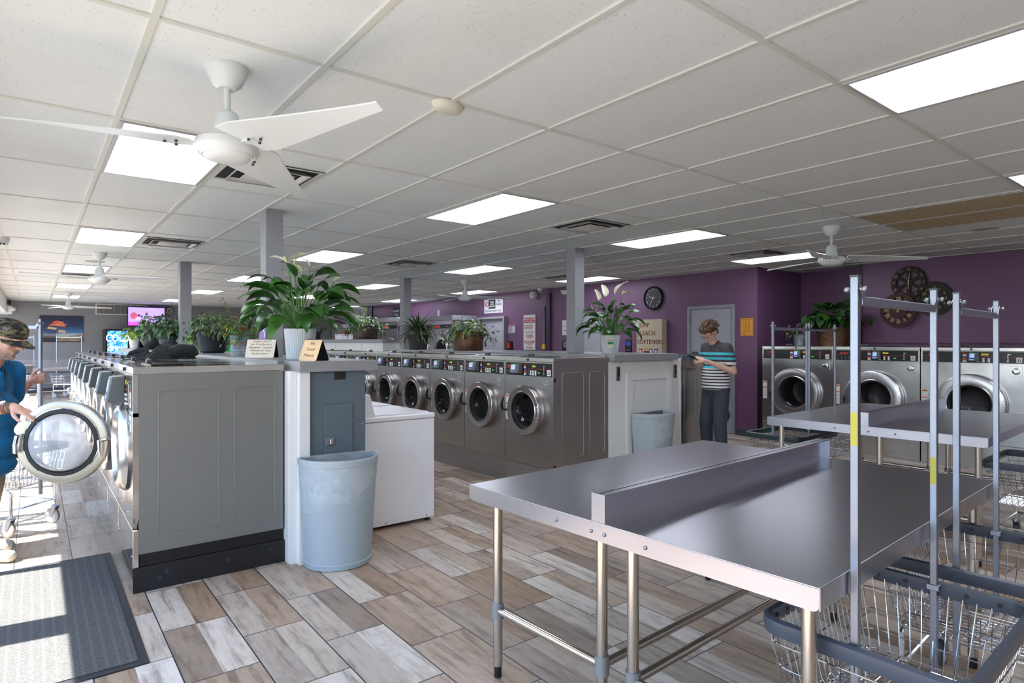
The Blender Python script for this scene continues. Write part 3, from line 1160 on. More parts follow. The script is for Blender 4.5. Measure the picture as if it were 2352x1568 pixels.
def holed_panel(o, dy, dz, r, w, z0, z1, g=0.003):
    """replace a front panel by one with a round hole (y,z centre dy,dz)"""
    n = 48
    mb = MB()
    ring = [(dy + r * math.cos(2 * PI * k / n), dz + r * math.sin(2 * PI * k / n)) for k in range(n)]
    out = []
    y0, y1 = g, w - g
    for k in range(n):
        c, s_ = math.cos(2 * PI * k / n), math.sin(2 * PI * k / n)
        q = 1e9
        if c > 1e-9: q = min(q, (y1 - dy) / c)
        if c < -1e-9: q = min(q, (y0 - dy) / c)
        if s_ > 1e-9: q = min(q, (z1 - dz) / s_)
        if s_ < -1e-9: q = min(q, (z0 - dz) / s_)
        out.append((dy + c * q, dz + s_ * q))
    vs = [(0, p[0], p[1]) for p in ring] + [(0, p[0], p[1]) for p in out] + [(0.03, p[0], p[1]) for p in ring] + [(0.03, p[0], p[1]) for p in out]
    fs = []
    for k in range(n):
        j = (k + 1) % n
        fs += [(k, j, n + j, n + k), (2 * n + k, 3 * n + k, 3 * n + j, 2 * n + j), (k, 2 * n + k, 2 * n + j, j), (n + k, n + j, 3 * n + j, 3 * n + k)]
    for (cy, cz) in ((y0, z0), (y1, z0), (y1, z1), (y0, z1)):
        # corner triangles
        ks = sorted(range(n), key=lambda k: (out[k][0] - cy) ** 2 + (out[k][1] - cz) ** 2)[:2]
        b = len(vs)
        vs += [(0, cy, cz)]
        fs.append((b, n + ks[0], n + ks[1]))
        vs += [(0.03, cy, cz)]
        fs.append((b + 1, 3 * n + ks[0], 3 * n + ks[1]))
    mb.add(vs, fs)
    tmp = mb.build('tmp', list(o.data.materials))
    old = o.data
    o.data = tmp.data
    bpy.data.objects.remove(tmp)
    for m_ in list(o.modifiers): o.modifiers.remove(m_)


def fix_holes(t, P):
    for ch in [c for c in bpy.data.objects if c.parent == t]:
        b = ch.name.split('.')[0]
        if b == 'front_panel':
            holed_panel(ch, P['dy'], P['dz'], P['rin'] - 0.004, P['w'], P['zb'] + P.get('low', 0), P['cp'][0] - 0.012)
        if b == 'cabinet' and P.get('zside'):
            m3 = MB(); m3.box(0.035, P['depth'] - 0.01, 0.02, P['w'] - 0.004, P['zb'], P['zside'] + 0.001)
            m3.build('base_frame', M_BLACK, t)
        if b == 'cabinet':
            # cavity in front of the drum: pull the body front back
            for v in ch.data.vertices:
                if v.co.x < 0.05: v.co.x = 0.36
                v.co.y = max(0.0125, min(P['w'] - 0.0125, v.co.y))
            m2 = MB()
            m2.box(0.03, P['depth'] - 0.008, 0.003, 0.012, P.get('zside', P['zb']), P['H'] - 0.042)
            m2.box(0.03, P['depth'] - 0.008, P['w'] - 0.012, P['w'] - 0.003, P.get('zside', P['zb']), P['H'] - 0.042)
            m2.box(0.03, 0.36, 0.012, P['w'] - 0.012, P.get('zside', P['zb']), P.get('zside', P['zb']) + 0.01)
            m2.build('cabinet_side', P['side'], t)


# ------------------------------------------------------------------ left row (mirror fronts)
LX, LY0, LW = 0.449, 4.124, 0.77
PL = dict(w=LW, depth=0.86, H=1.31, zb=0.147, zside=0.222, cp=(1.055, 1.262), low=0.22, front=M_MIRROR, side=M_PANELG, lidm=M_MIRROR, topblack=True, num=1, rd=0.095, rf=0.33, rw=0.24,
          R=0.272, rin=0.19, dy=0.375, dz=0.807, pd=0.06, open=True, hs='chrome', ringm=M_LSTEEL, cpm=mat('film_brown', (60, 52, 54), 0.12, coat=0.5))
wl = make_washer('front_load_washer', 'mirror-fronted washer with its round door swung open', PL, (LX, LY0, 0), 'mirror-fronted washers in the row by the windows')
fix_holes(wl, PL)
PL2 = dict(PL); PL2['open'] = False; PL2['emboss'] = False; PL2['num'] = 2
wl2 = make_washer('front_load_washer', 'mirror-fronted washer next behind the open-door one', PL2, (LX, LY0 + LW, 0), 'mirror-fronted washers in the row by the windows')
fix_holes(wl2, PL2)
ORDN = ['first', 'second', 'third', 'fourth', 'fifth', 'sixth', 'seventh', 'eighth', 'ninth', 'tenth']


def nummesh(P, n):
    w = P['w']; zc0, zc1 = P['cp']; ch = zc1 - zc0
    yb = w - 0.022 - 0.945 * (w - 0.044)
    return number_mesh(n, yb, zc0 + 0.27 * ch, -0.0048 - 0.0028)


for k in range(2, 8):
    dup(wl2, (LX, LY0 + LW * k, 0), 0, 'mirror-fronted washer by the windows, %s in line counted from the open door' % ORDN[k], swap={'machine_number': nummesh(PL, k + 1)})

# plinth of the left row
mb = MB(); mb.box(LX, LX + 0.86, LY0, LY0 + LW * 8, 0.002, 0.145)
pb = mb.build('washer_plinth', M_MIRROR)
for p in pb.data.polygons:
    pass
pb.data.materials.append(M_BLACKBOARD)
for p in pb.data.polygons:
    if p.normal.y < -0.9: p.material_index = 1
tag(pb, 'black-ended mirror steel plinth under the mirror-fronted washers', 'plinth')
mb = MB()
for (x, z) in ((0.62, 0.095), (0.585, 0.065), (0.96, 0.085), (1.22, 0.10)):
    mb.lathe([(0.010, 0), (0.010, -0.002), (0.006, -0.002), (0.006, 0.003), (0, 0.003)], c=(x, LY0 - 0.0005, z), axis='y', n=14)
mb.build('bolt_hole', M_DGREY, pb)

# ------------------------------------------------------------------ the open door of the first washer
def open_door():
    hx, hy, hz = 0.405, 4.80, 0.807
    ang = math.atan2(0.456, -0.89)       # direction from hinge to far rim
    R = 0.272
    t = wl
    # local frame: u along door, n normal; inner face looks to -Y side (camera)
    c = Vector((hx, hy, hz)) + Vector((math.cos(ang), math.sin(ang), 0)) * (R + 0.012) - Vector((LX, LY0, 0))
    M = Matrix.Translation(c) @ Matrix.Rotation(ang + PI / 2, 4, 'Z')
    # in M: axis x = normal (pointing ... ), y = -u
    nx = (Matrix.Rotation(ang + PI / 2, 3, 'Z') @ Vector((1, 0, 0)))
    sgn = 1 if nx.y < 0 else -1          # +1: +x side faces the camera
    mb = MB(); mb.M = M
    mb.lathe([(0.218, 0.022 * sgn), (R - 0.02, 0.024 * sgn), (R - 0.006, 0.018 * sgn), (R, 0.0), (R - 0.006, -0.025 * sgn), (R - 0.03, -0.04 * sgn), (R - 0.06, -0.042 * sgn), (0.2, -0.03 * sgn)], axis='x', n=64)
    d = mb.build('door', mat('door_champagne', (176, 170, 156), 0.34, 0.65, var=0.02), t)
    mb = MB(); mb.M = M
    mb.lathe([(0.224, 0.018 * sgn), (0.222, 0.028 * sgn), (0.217, 0.030 * sgn)], axis='x', n=64)
    mb.lathe([(0.205, -0.02 * sgn), (0.19, -0.035 * sgn)], axis='x', n=64)
    mb.build('inner_rim', M_CHROME, d)
    mb = MB(); mb.M = M
    mb.lathe([(0.219, 0.022 * sgn), (0.214, 0.032 * sgn), (0.194, 0.034 * sgn), (0.186, 0.024 * sgn), (0.186, -0.02 * sgn), (0.219, -0.02 * sgn)], axis='x', n=64)
    mb.build('gasket', M_RUBBER, d)
    mb = MB(); mb.M = M
    mb.lathe([(0.187, 0.02 * sgn), (0.184, 0.045 * sgn), (0.172, 0.066 * sgn), (0.14, 0.080 * sgn), (0.07, 0.086 * sgn), (0.001, 0.088 * sgn)], axis='x', n=64)
    mb.build('glass_bowl', mat('bowl_glass', (215, 218, 222), 0.04, alpha=0.42, coat=1.0, ior=1.6), d)
    # latch and handle in chrome
    mb = MB(); mb.M = M
    # +y in M is towards the hinge (y = -u)
    yy = R - 0.01
    mb.tube([(0.0, yy + 0.03, 0.02), (0.05 * sgn, yy + 0.005, 0.018), (0.062 * sgn, yy - 0.03, 0.012)], [0.012, 0.012, 0.010], n=10)
    mb.tube([(0.062 * sgn, yy - 0.03, 0.014), (0.066 * sgn, yy - 0.026, -0.05), (0.064 * sgn, yy - 0.022, -0.105)], [0.012, 0.009, 0.006], n=10)
    mb.build('hinge_arm', M_CHROME, d)
    mb = MB(); mb.M = M
    mb.tube([(0.03 * sgn, -yy + 0.035, 0.055), (0.05 * sgn, -yy + 0.02, 0.05), (0.055 * sgn, -yy + 0.012, 0.0), (0.045 * sgn, -yy + 0.008, -0.06)], 0.011, rect=(0.030, 0.016))
    mb.build('door_handle', M_CHROME, d, bevel=0.003)
    return d


odoor = open_door()

# ------------------------------------------------------------------ middle row (dark steel), numbers 22 downwards
MX, MY0, MW = 3.88, 4.315, 0.759
PM = dict(w=MW, depth=0.75, H=1.30, zb=0.235, cp=(1.118, 1.247), front=M_DSTEEL, side=M_DSTEEL, num=22, rd=0.07,
          R=0.2525, rin=0.178, dy=0.385, dz=0.775, pd=0.075, ringm=steel('ring_steel', (176, 172, 172), 0.24, aniso=0))
wm = make_washer('front_load_washer', 'brushed steel washer numbered 22 at the near end of the middle row', PM, (MX, MY0, 0), 'brushed steel washers in the middle row')
fix_holes(wm, PM)
PM2 = dict(PM); PM2['emboss'] = False; PM2['num'] = 21
wm2 = make_washer('front_load_washer', 'brushed steel washer of the middle row, second from its near end', PM2, (MX, MY0 + MW, 0), 'brushed steel washers in the middle row')
fix_holes(wm2, PM2)
for k in range(2, 9):
    dup(wm2, (MX, MY0 + MW * k, 0), 0, 'brushed steel washer of the middle row, %s from its near end' % ORDN[k], swap={'machine_number': nummesh(PM, 22 - k)})
# back-to-back neighbour (faces away)
PB = dict(PM); PB['num'] = 30; PB['rot'] = PI
wbk = make_washer('front_load_washer', 'dark steel washer end panel between the white cabinet and the standing person', PB, (MX + 2.72, MY0 + MW, 0), 'steel washers facing the purple wall')
fix_holes(wbk, PB)
PB2 = dict(PB); PB2['emboss'] = False; PB2['num'] = 29
wbk2 = make_washer('front_load_washer', 'steel washer facing the purple wall, second from the near end', PB2, (MX + 2.72, MY0 + MW * 2, 0), 'steel washers facing the purple wall')
fix_holes(wbk2, PB2)
for k in range(2, 4):
    dup(wbk2, (MX + 2.72, MY0 + MW * (k + 1), 0), PI, 'steel washer facing the purple wall, %s from the near end' % ORDN[k], swap={'machine_number': nummesh(PM, 30 - k)})


def diamond():
    g = G('diamond_plate')
    o, x, y, z = g.xyz()
    # raised oblique lugs on a lattice along y,z
    s = 0.030
    a = g.math('ADD', g.math('DIVIDE', y, s), g.math('MULTIPLY', g.math('FLOOR', g.math('DIVIDE', z, s * 0.5)), 0.5))
    fy = g.math('SUBTRACT', g.math('FRACT', a), 0.5)
    fz = g.math('SUBTRACT', g.math('FRACT', g.math('DIVIDE', z, s * 0.5)), 0.5)
    u = g.math('ADD', g.math('MULTIPLY', fy, 2.0), fz)
    v = g.math('SUBTRACT', fz, g.math('MULTIPLY', fy, 1.2))
    d = g.math('ADD', g.math('MULTIPLY', g.math('POWER', g.math('ABSOLUTE', g.math('MULTIPLY', u, 1.0)), 2.0), 1.0), g.math('MULTIPLY', g.math('POWER', g.math('ABSOLUTE', v), 2.0), 26.0))
    lug = g.math('LESS_THAN', d, 0.55)
    g.l(g.ramp(lug, [(0, (150, 148, 148)), (1, (222, 222, 224))]), g.p.inputs['Base Color'])
    g.p.inputs['Metallic'].default_value = 0.9
    g.p.inputs['Roughness'].default_value = 0.36
    g.bump(lug, 0.5, 0.002)
    return g.m


M_DIAMOND = diamond()
mb = MB(); mb.box(MX + 0.004, MX + 0.76, MY0 + 0.01, MY0 + MW * 9, 0.002, 0.232)
o = mb.build('washer_plinth', M_DIAMOND)
tag(o, 'diamond plate plinth under the middle row of washers', 'plinth')
mb = MB()
for k in range(12): mb.ball((MX + 0.003, MY0 + 0.35 + k * 0.5, 0.10 + 0.05 * (k % 2)), 0.006, 8, 5)
mb.build('plinth_bolt', M_BLACK, o)
mb = MB(); mb.box(MX + 1.97, MX + 2.715, MY0 + 0.01, MY0 + MW * 5, 0.002, 0.232)
o = mb.build('washer_plinth', M_DIAMOND)
tag(o, 'diamond plate plinth under the washers facing the purple wall', 'plinth')

# ------------------------------------------------------------------ right row of big washers
RX = 8.484
PR = dict(w=1.02, depth=0.98, H=1.392, zb=0.0, low=0.30, cp=(1.215, 1.345), front=M_LSTEEL, side=M_LSTEEL, num=30, rd=0.05, rf=0.48, rw=0.10,
          R=0.345, rin=0.215, dy=0.515, dz=0.745, pd=0.08, ringm=mat('ring_satin', (196, 194, 198), 0.25, 0.95), badge='round', bolts=True, hs='pad', emboss=False, stw=0.065, topblack=True)
wr = make_washer('front_load_washer', 'large bright steel washer in the corner under the flower pots', PR, (RX, 3.81, 0), 'large bright steel washers along the right wall')
fix_holes(wr, PR)
dup(wr, (RX, 2.785, 0), 0, 'large bright steel washer, second from the corner, numbered 31', swap={'machine_number': nummesh(PR, 31)})
dup(wr, (RX, 1.76, 0), 0, 'large bright steel washer below the gear clocks, third from the corner', swap={'machine_number': nummesh(PR, 32)})
dup(wr, (RX, 0.735, 0), 0, 'large bright steel washer cut by the right picture edge', swap={'machine_number': nummesh(PR, 33)})
# dark filler strip beside the corner washer
mb = MB(); mb.box(RX + 0.02, RX + 0.9, 4.835, 4.875, 0, 1.36)
tag(mb.build('filler_strip', M_BLACK), 'black filler strip beside the corner washer', 'filler panel')

# ================================================================== island 1: spine wall, counter, electric panel, top loaders
def counter(label, x0, x1, y0, y1, ztop, notch=None):
    t = thing('counter_top', label, 'counter', ((x0 + x1) / 2, y0, ztop - 0.07))
    mb = MB()
    dx = (x1 - x0) / 2
    mb.box(-dx, dx, 0, y1 - y0, 0, 0.07)
    mb.build('laminate_top', M_COUNTER, t, bevel=0.003)
    return t


# spine of white boards
mb = MB()
mb.box(1.315, 1.835, 4.06, 10.3, 0.0, 1.262)
sp = struct(mb.build('trim_7', M_WHITE, label='white boarded spine between the washers', bevel=0.003))
mb = MB()
mb.box(1.318, 1.362, 4.035, 4.06, 0, 1.262)
mb.box(1.362, 1.432, 3.985, 4.06, 0, 1.262)
sb = struct(mb.build('corner_board', M_WHITE, sp, bevel=0.002))
cx = counter('grey laminate counter over the white spine behind the mirror-fronted washers', 1.312, 1.90, 4.28, 10.35, 1.33)
cx2 = counter('grey laminate counter end above the electric panel', 1.352, 1.90, 3.955, 4.272, 1.33)

# electric panel
t = thing('electric_panel', 'slate grey electric panel on the end of the spine behind the trash bin', 'electric panel', (1.6335, 4.025, 0.0))
M_ELEC = mat('electric_panel_grey', (92, 104, 112), 0.42, var=0.03)
mb = MB(); mb.box(-0.2, 0.2, -0.012, 0.003, 0.10, 1.258); b = mb.build('cover', M_ELEC, t, bevel=0.003)
mb = MB(); mb.box(-0.098, 0.102, -0.022, -0.012, 0.30, 1.035); dd = mb.build('door', M_ELEC, t, bevel=0.004)
mb = MB(); mb.box(-0.092, -0.03, -0.032, -0.022, 0.76, 0.81); l_ = mb.build('latch', M_ZINC, dd, bevel=0.003)
mb = MB(); mb.box(-0.062, -0.045, -0.038, -0.032, 0.768, 0.802); mb.build('latch_slide', M_CHROME, dd, bevel=0.002)
mb = MB()
for (x, z) in ((-0.178, 0.885), (0.178, 0.885)): mb.ball((x, -0.014, z), 0.008, 10, 6)
mb.build('cover_screw', M_ZINC, t)
mb = MB(); mb.box(-0.025, 0.055, -0.014, -0.012, 1.20, 1.252); mb.build('rating_plate', mat('scratched_black', (34, 32, 28), 0.5, var=0.7, vs=60), t)
mb = MB(); mb.box(0.098, 0.106, -0.028, -0.012, 0.90, 0.93); mb.build('hinge', M_ZINC, t)

# white top loaders
def top_loader(y, label):
    t = thing('top_load_washer', label, 'washing machine', (1.95, y, 0), 0, 'white top-load washers')
    w, d = 0.655, 0.635
    mb = MB(); mb.box(0, d, 0, w - 0.006, 0.03, 0.835); c = mb.build('cabinet', M_APPL, t, bevel=0.006)
    mb = MB()
    for (a, b) in ((0.08, 0.24), (0.36, 0.52)):
        pts = [(a, 0.79), (b, 0.79)]
        mb.box(a, b, -0.0015, 0, 0.785, 0.789); mb.box(a, b, -0.0015, 0, 0.075, 0.079)
    mb.box(0, d, -0.0012, 0, 0.066, 0.068)
    mb.build('side_crease', M_APPL, t)
    mb = MB(); mb.box(-0.004, d + 0.006, -0.004, w - 0.004, 0.838, 0.878); tp = mb.build('top', M_APPL, t, bevel=0.010, seg=3)
    mb = MB(); mb.box(0.14, d - 0.03, 0.05, w - 0.06, 0.878, 0.888); ld = mb.build('lid', M_APPL, t, bevel=0.006)
    # console: sloped control bank and coin box
    mb = MB(); mb.prism([(-0.0, 0.878), (0.12, 0.878), (0.075, 1.055), (0.0, 1.055)], 0.01, 0.34, axis='y')
    cs = mb.build('console', M_APPL, t, bevel=0.006)
    mb = MB(); mb.prism([(0.0, 0.878), (0.155, 0.878), (0.15, 0.99), (0.10, 1.10), (0.0, 1.10)], 0.345, w - 0.02, axis='y')
    mb.build('coin_box', M_APPL, t, bevel=0.008)
    mb = MB(); mb.box(0.155, 0.17, 0.43, 0.52, 0.90, 0.94); mb.build('coin_slide', M_CHROME, t, bevel=0.003)
    for (x, yy) in ((0.04, 0.04), (0.59, 0.04), (0.04, 0.6), (0.59, 0.6)):
        mb = MB(); mb.cyl((x, yy, 0), (x, yy, 0.03), 0.02, n=12); mb.build('foot', M_BLACK, t)
    mb = MB()
    for x in (0.2, 0.56): mb.ball((x, -0.001, 0.048), 0.005, 8, 5)
    mb.build('side_screw', M_BLACK, t)
    return t


tl = top_loader(4.335, 'white top-load washer whose side faces the trash bin')
dup(tl, (1.95, 4.998, 0), 0, 'white top-load washer, second one behind the electric panel')
dup(tl, (1.95, 5.661, 0), 0, 'white top-load washer, third one behind the electric panel')

# ================================================================== island 2
mb = MB(); mb.box(4.645, 5.83, 4.335, 11.1, 0, 1.258)
sp2 = struct(mb.build('trim_8', M_WHITE, label='white boarded spine of the middle island', bevel=0.003))
ct = thing('utility_cupboard', 'white end cupboard of the middle island behind the second trash bin', 'cupboard', (4.64, 4.335, 0))
mb = MB(); mb.box(0, 1.19, -0.02, -0.001, 0, 1.252); b = mb.build('face_board', M_WHITE, ct, bevel=0.002)
mb = MB(); mb.box(1.17, 1.195, -0.028, -0.0, 0, 1.275); mb.build('side_board', M_WHITE, ct, bevel=0.002)
mb = MB()
x0, x1, zt = 0.26, 1.005, 1.135
mb.prism([(x0, 0), (x0 + 0.085, 0), (x0 + 0.085, zt - 0.085), (x0, zt)], -0.042, -0.02, axis='y')
mb.prism([(x1, 0), (x1, zt), (x1 - 0.085, zt - 0.085), (x1 - 0.085, 0)], -0.042, -0.02, axis='y')
mb.prism([(x0, zt), (x0 + 0.085, zt - 0.085), (x1 - 0.085, zt - 0.085), (x1, zt)], -0.042, -0.02, axis='y')
mb.build('door_casing', M_WHITE, ct, bevel=0.004)
mb = MB(); mb.box(x0 + 0.09, x1 - 0.09, -0.03, -0.02, 0.02, zt - 0.09); dd = mb.build('door', M_WHITE, ct, bevel=0.002)
mb = MB(); mb.box(x0 + 0.086, x0 + 0.09, -0.034, -0.02, 0.80, 0.99); mb.build('hinge', M_DGREY, dd)
for xx in (0.135, 1.085):
    mb = MB(); mb.box(xx - 0.024, xx + 0.024, -0.030, -0.02, 1.05, 1.20); sw = mb.build('switch_plate', mat('switch_metal', (110, 108, 112), 0.35, 0.7), ct, bevel=0.002)
    mb = MB(); mb.box(xx - 0.016, xx + 0.016, -0.034, -0.030, 1.095, 1.14); mb.box(xx - 0.016, xx + 0.016, -0.034, -0.030, 1.145, 1.185); mb.build('switch', M_BLACK, sw, bevel=0.002)
mb = MB()
for xx in (0.18, 1.03): mb.ball((xx, -0.02, 1.232), 0.006, 8, 5)
mb.build('board_screw', M_DGREY, ct)
counter('grey laminate counter end over the white cupboard', 4.652, 5.708, 4.252, 4.36, 1.325)
counter('long grey laminate counter down the middle island', 4.633, 5.80, 4.364, 9.35, 1.325)
# joints in the long counter edge
mb = MB()
# tall part at the far end of the island
t = thing('tall_cabinet', 'tall white cabinet with grey top at the far end of the middle island', 'cabinet', (5.0, 10.2, 0))
mb = MB(); mb.box(0, 0.9, 0, 4.2, 0, 1.44); mb.build('body', M_WHITE, t, bevel=0.003)
mb = MB(); mb.box(-0.03, 0.93, -0.03, 4.2, 1.44, 1.50); mb.build('top', M_COUNTER, t, bevel=0.003)
mb = MB()
for yy in (0.9, 2.2, 3.4): mb.box(-0.002, 0.001, yy, yy + 0.012, 0.02, 1.43)
mb.build('board_joint', M_GREYTRIM, t)


# ================================================================== stainless folding tables
def splash_table(name, label, L, Wd, z, side, posts, parent_loc, rot, group):
    """one table: length L along x, width Wd along y; side=+1: splash on +y edge, -1: on -y edge. origin: middle of the splash edge line start"""
    t = thing(name, label, 'table', parent_loc, rot, group)
    s = -side
    # top occupies y from 0 (splash) to s*Wd
    ys = (0, s * Wd)
    mb = MB()
    mb.box(0, L, ys[0], ys[1], z - 0.003, z)
    e = ys[1]
    def skirt(a0, a1):
        # vertical sheet with a rounded lower outer corner, in (y,z)
        r = 0.02
        pts = [(0, z - 0.0005), (0, z - 0.064), (e - s * r, z - 0.064)]
        for q in range(1, 6):
            an = PI / 2 * q / 5
            pts.append((e - s * r + s * r * math.sin(an), z - 0.064 + r - r * math.cos(an)))
        pts.append((e, z - 0.0005))
        mb.prism(pts, a0, a1, axis='x')
    skirt(-0.002, 0.001)
    skirt(L - 0.001, L + 0.002)
    mb.box(0, L, e - s * 0.0015, e + s * 0.0015, z - 0.060, z)
    mb.tube([(-0.002, 0, z - 0.0015), (-0.002, e, z - 0.0015), (L + 0.002, e, z - 0.0015), (L + 0.002, 0, z - 0.0015)], 0.0022, n=8)
    mb.build('table_top', M_TABLE, t)
    mb = MB()
    mb.box(0, L, 0, -s * -0.003 if False else s * 0.003, z, z + 0.098)
    mb.prism([(0.0, z + 0.098), (s * 0.028, z + 0.098), (s * 0.028, z + 0.094), (0, z + 0.090)], 0, L, axis='x')
    mb.box(-0.001, 0.003, 0, s * 0.030, z - 0.06, z + 0.098)
    mb.box(L - 0.003, L + 0.001, 0, s * 0.030, z - 0.06, z + 0.098)
    mb.build('backsplash', M_TABLE, t)
    mb = MB()
    for yy in (s * 0.03, s * 0.20): mb.ball((-0.002, yy, z - 0.035), 0.007, 10, 6)
    mb.build('screw', M_ZINC, t)
    lx = (0.10, L - 0.055); ly = (s * 0.07, s * (Wd - 0.07))
    for a in lx:
        for b in ly:
            mb = MB(); mb.cyl((a, b, 0.05), (a, b, z - 0.02), 0.0205, n=20)
            lg = mb.build('leg', M_TLEG, t)
            mb = MB(); mb.cyl((a, b, 0.0), (a, b, 0.05), 0.0165, n=16); mb.build('foot', M_BLACK, lg)
            mb = MB(); mb.cyl((a, b, 0.255), (a, b, 0.325), 0.0265, n=18); mb.build('leg_joint', M_READERL, lg)
    mb = MB()
    for a in lx:
        mb = MB(); mb.cyl((a, ly[0], 0.29), (a, ly[1], 0.29), 0.0165, n=16); mb.build('cross_rail', M_TLEG, t)
    mb = MB(); mb.cyl((lx[0], ly[0], 0.29), (lx[1], ly[0], 0.29), 0.0165, n=16); mb.build('long_rail', M_TLEG, t)
    return t


M_READERL = mat('cast_joint_grey', (138, 142, 144), 0.4, 0.5)
rt = 0.045
T1 = Vector((1.49, 2.20, 0))
c_, s_ = math.cos(rt), math.sin(rt)
mid = T1 + Vector((s_ * 0.735, -c_ * 0.735, 0))
splash_table('folding_table', 'near stainless folding table, left half behind the backsplash', 1.82, 0.735, 0.84, -1, None, tuple(mid), rt, 'stainless folding tables pushed together')
splash_table('folding_table', 'near stainless folding table, right half in front of the backsplash', 1.82, 0.735, 0.84, 1, None, tuple(mid), rt, 'stainless folding tables pushed together')
rt2 = 0.04
T2 = Vector((4.68, 2.62, 0))
c_, s_ = math.cos(rt2), math.sin(rt2)
mid2 = T2 + Vector((s_ * 0.72, -c_ * 0.72, 0))
splash_table('folding_table', 'second stainless folding table, left half towards the corner washer', 1.80, 0.72, 0.85, -1, None, tuple(mid2), rt2, 'stainless folding tables pushed together')
splash_table('folding_table', 'second stainless folding table, right half below the gear clocks', 1.80, 0.72, 0.85, 1, None, tuple(mid2), rt2, 'stainless folding tables pushed together')
# far tables by the grey wall
splash_table('folding_table', 'small-looking steel folding table against the far grey wall', 1.9, 0.75, 0.86, 1, None, (-0.75, 21.6, 0), 0, 'far stainless folding tables')
splash_table('folding_table', 'far steel folding table beyond the mirror-fronted washers', 1.5, 0.75, 0.86, 1, None, (-0.02, 17.9, 0), 0, 'far stainless folding tables')


# ================================================================== half-round trash bins
def trash_bin(loc, rot, label, seed=1, drop=0.0):
    t = thing('trash_bin', label, 'trash bin', loc, rot, 'half-round grey trash bins')
    W2, D, Hh = 0.262, 0.29, 0.705
    def outline(k, n=26):
        """D shape: flat at y=0, bulging to -y; k scale"""
        pts = []
        for i in range(n + 1):
            a = PI * i / n
            x = -math.cos(a)
            y = -max(0.0, math.sin(a)) ** 0.85
            pts.append((W2 * k * x, D * (k ** 1.2) * y - 0.0))
        for i in range(1, 8):
            pts.append((W2 * k * (1 - 2 * i / 8), 0.0))
        return pts
    levels = [(0, 0.80), (0.004, 0.83), (0.035, 0.845), (0.04, 0.83), (0.6, 0.955), (0.66, 0.965), (0.665, 0.985), (0.70, 0.995), (0.705, 0.98), (0.69, 0.955), (0.5, 0.92), (0.03, 0.81)]
    vs, fs = [], []
    n = len(outline(1))
    for (z, k) in levels:
        for p in outline(k): vs.append((p[0], p[1], z))
    for r in range(len(levels) - 1):
        for i in range(n):
            j = (i + 1) % n
            fs.append((r * n + i, r * n + j, (r + 1) * n + j, (r + 1) * n + i))
    fs.append(tuple(range(n))[::-1]); fs.append(tuple(range((len(levels) - 1) * n, len(levels) * n)))
    mb = MB(); mb.add(vs, fs, True)
    mb.build('bin_body', mat('bin_plastic', (158, 170, 178), 0.45, var=0.02, vs=3), t)
    # liner: wrinkled translucent film over the rim
    rnd = random.Random(seed)
    vs, fs = [], []
    rows = 16
    m = 92
    def fine(k):
        o = outline(k, 64)
        return o
    base = fine(1.0)
    m = len(base)
    for r in range(rows + 1):
        f = r / rows
        for i in range(m):
            q = i / m
            side = base[i][0] / W2
            low = 0.705 - (0.24 - 0.10 * side + drop * 0.5 * side) * (1.0 if base[i][1] < -0.001 else 0.6)
            z = 0.712 + (low - 0.712) * f
            k = 0.997 - 0.05 * (0.712 - z) / 0.25
            wob = mnoise.noise(Vector((base[i][0] * 30, base[i][1] * 30, z * 14 + seed * 9)))
            wob2 = mnoise.noise(Vector((base[i][0] * 9, base[i][1] * 9 + z * 40, seed)))
            kk = k + 0.006 + 0.008 * wob * min(1, f * 3) + 0.012 * abs(wob2) * f
            p = base[i]
            vs.append((p[0] * kk, p[1] * kk + (0.004 if p[1] > -0.001 else 0), z + 0.006 * wob * f))
    for r in range(rows):
        for i in range(m):
            j = (i + 1) % m
            fs.append((r * m + i, r * m + j, (r + 1) * m + j, (r + 1) * m + i))
    # inside
    b = len(vs)
    rows2 = 8
    for r in range(rows2 + 1):
        f = r / rows2
        for i in range(m):
            p = base[i]
            z = 0.712 - 0.28 * f
            wob = mnoise.noise(Vector((p[0] * 26, p[1] * 26, z * 18 + seed * 5)))
            kk = 0.985 - 0.06 * f - 0.05 * abs(wob) * min(1, f * 4)
            vs.append((p[0] * kk, p[1] * kk - (0.012 * abs(wob) if p[1] > -0.001 else 0), z))
    for r in range(rows2):
        for i in range(m):
            j = (i + 1) % m
            fs.append((b + r * m + i, b + r * m + j, b + (r + 1) * m + j, b + (r + 1) * m + i))
    fs += [(i, (i + 1) % m, b + (i + 1) % m, b + i) for i in range(m)]
    mb = MB(); mb.add(vs, fs, True)
    ln = mb.build('bin_liner', M_FILM, t)
    return t


def film():
    g = G('plastic_film')
    g.p.inputs['Base Color'].default_value = (0.85, 0.88, 0.9, 1)
    g.p.inputs['Roughness'].default_value = 0.22
    tc = g.n('ShaderNodeTexCoord')
    n = g.noise(tc.outputs['Object'], 11, 2, 0.5)
    g.bump(n, 0.25, 0.006)
    tr = g.n('ShaderNodeBsdfTransparent')
    tr.inputs[0].default_value = (0.96, 0.97, 0.98, 1)
    mx = g.n('ShaderNodeMixShader')
    a = g.ramp(n, [(0.35, (0.14, 0.14, 0.14)), (0.7, (0.28, 0.28, 0.28))])
    g.l(a, mx.inputs[0])
    g.l(tr.outputs[0], mx.inputs[1])
    g.l(g.p.outputs[0], mx.inputs[2])
    out = [x for x in g.t.nodes if x.type == 'OUTPUT_MATERIAL'][0]
    g.l(mx.outputs[0], out.inputs[0])
    return g.m


M_FILM = film()
trash_bin((1.60, 3.945, 0), -0.10, 'grey half-round trash bin in front of the electric panel', 1)
trash_bin((5.20, 4.27, 0), 0.0, 'grey half-round trash bin against the white cupboard of the middle island', 2, -0.1)

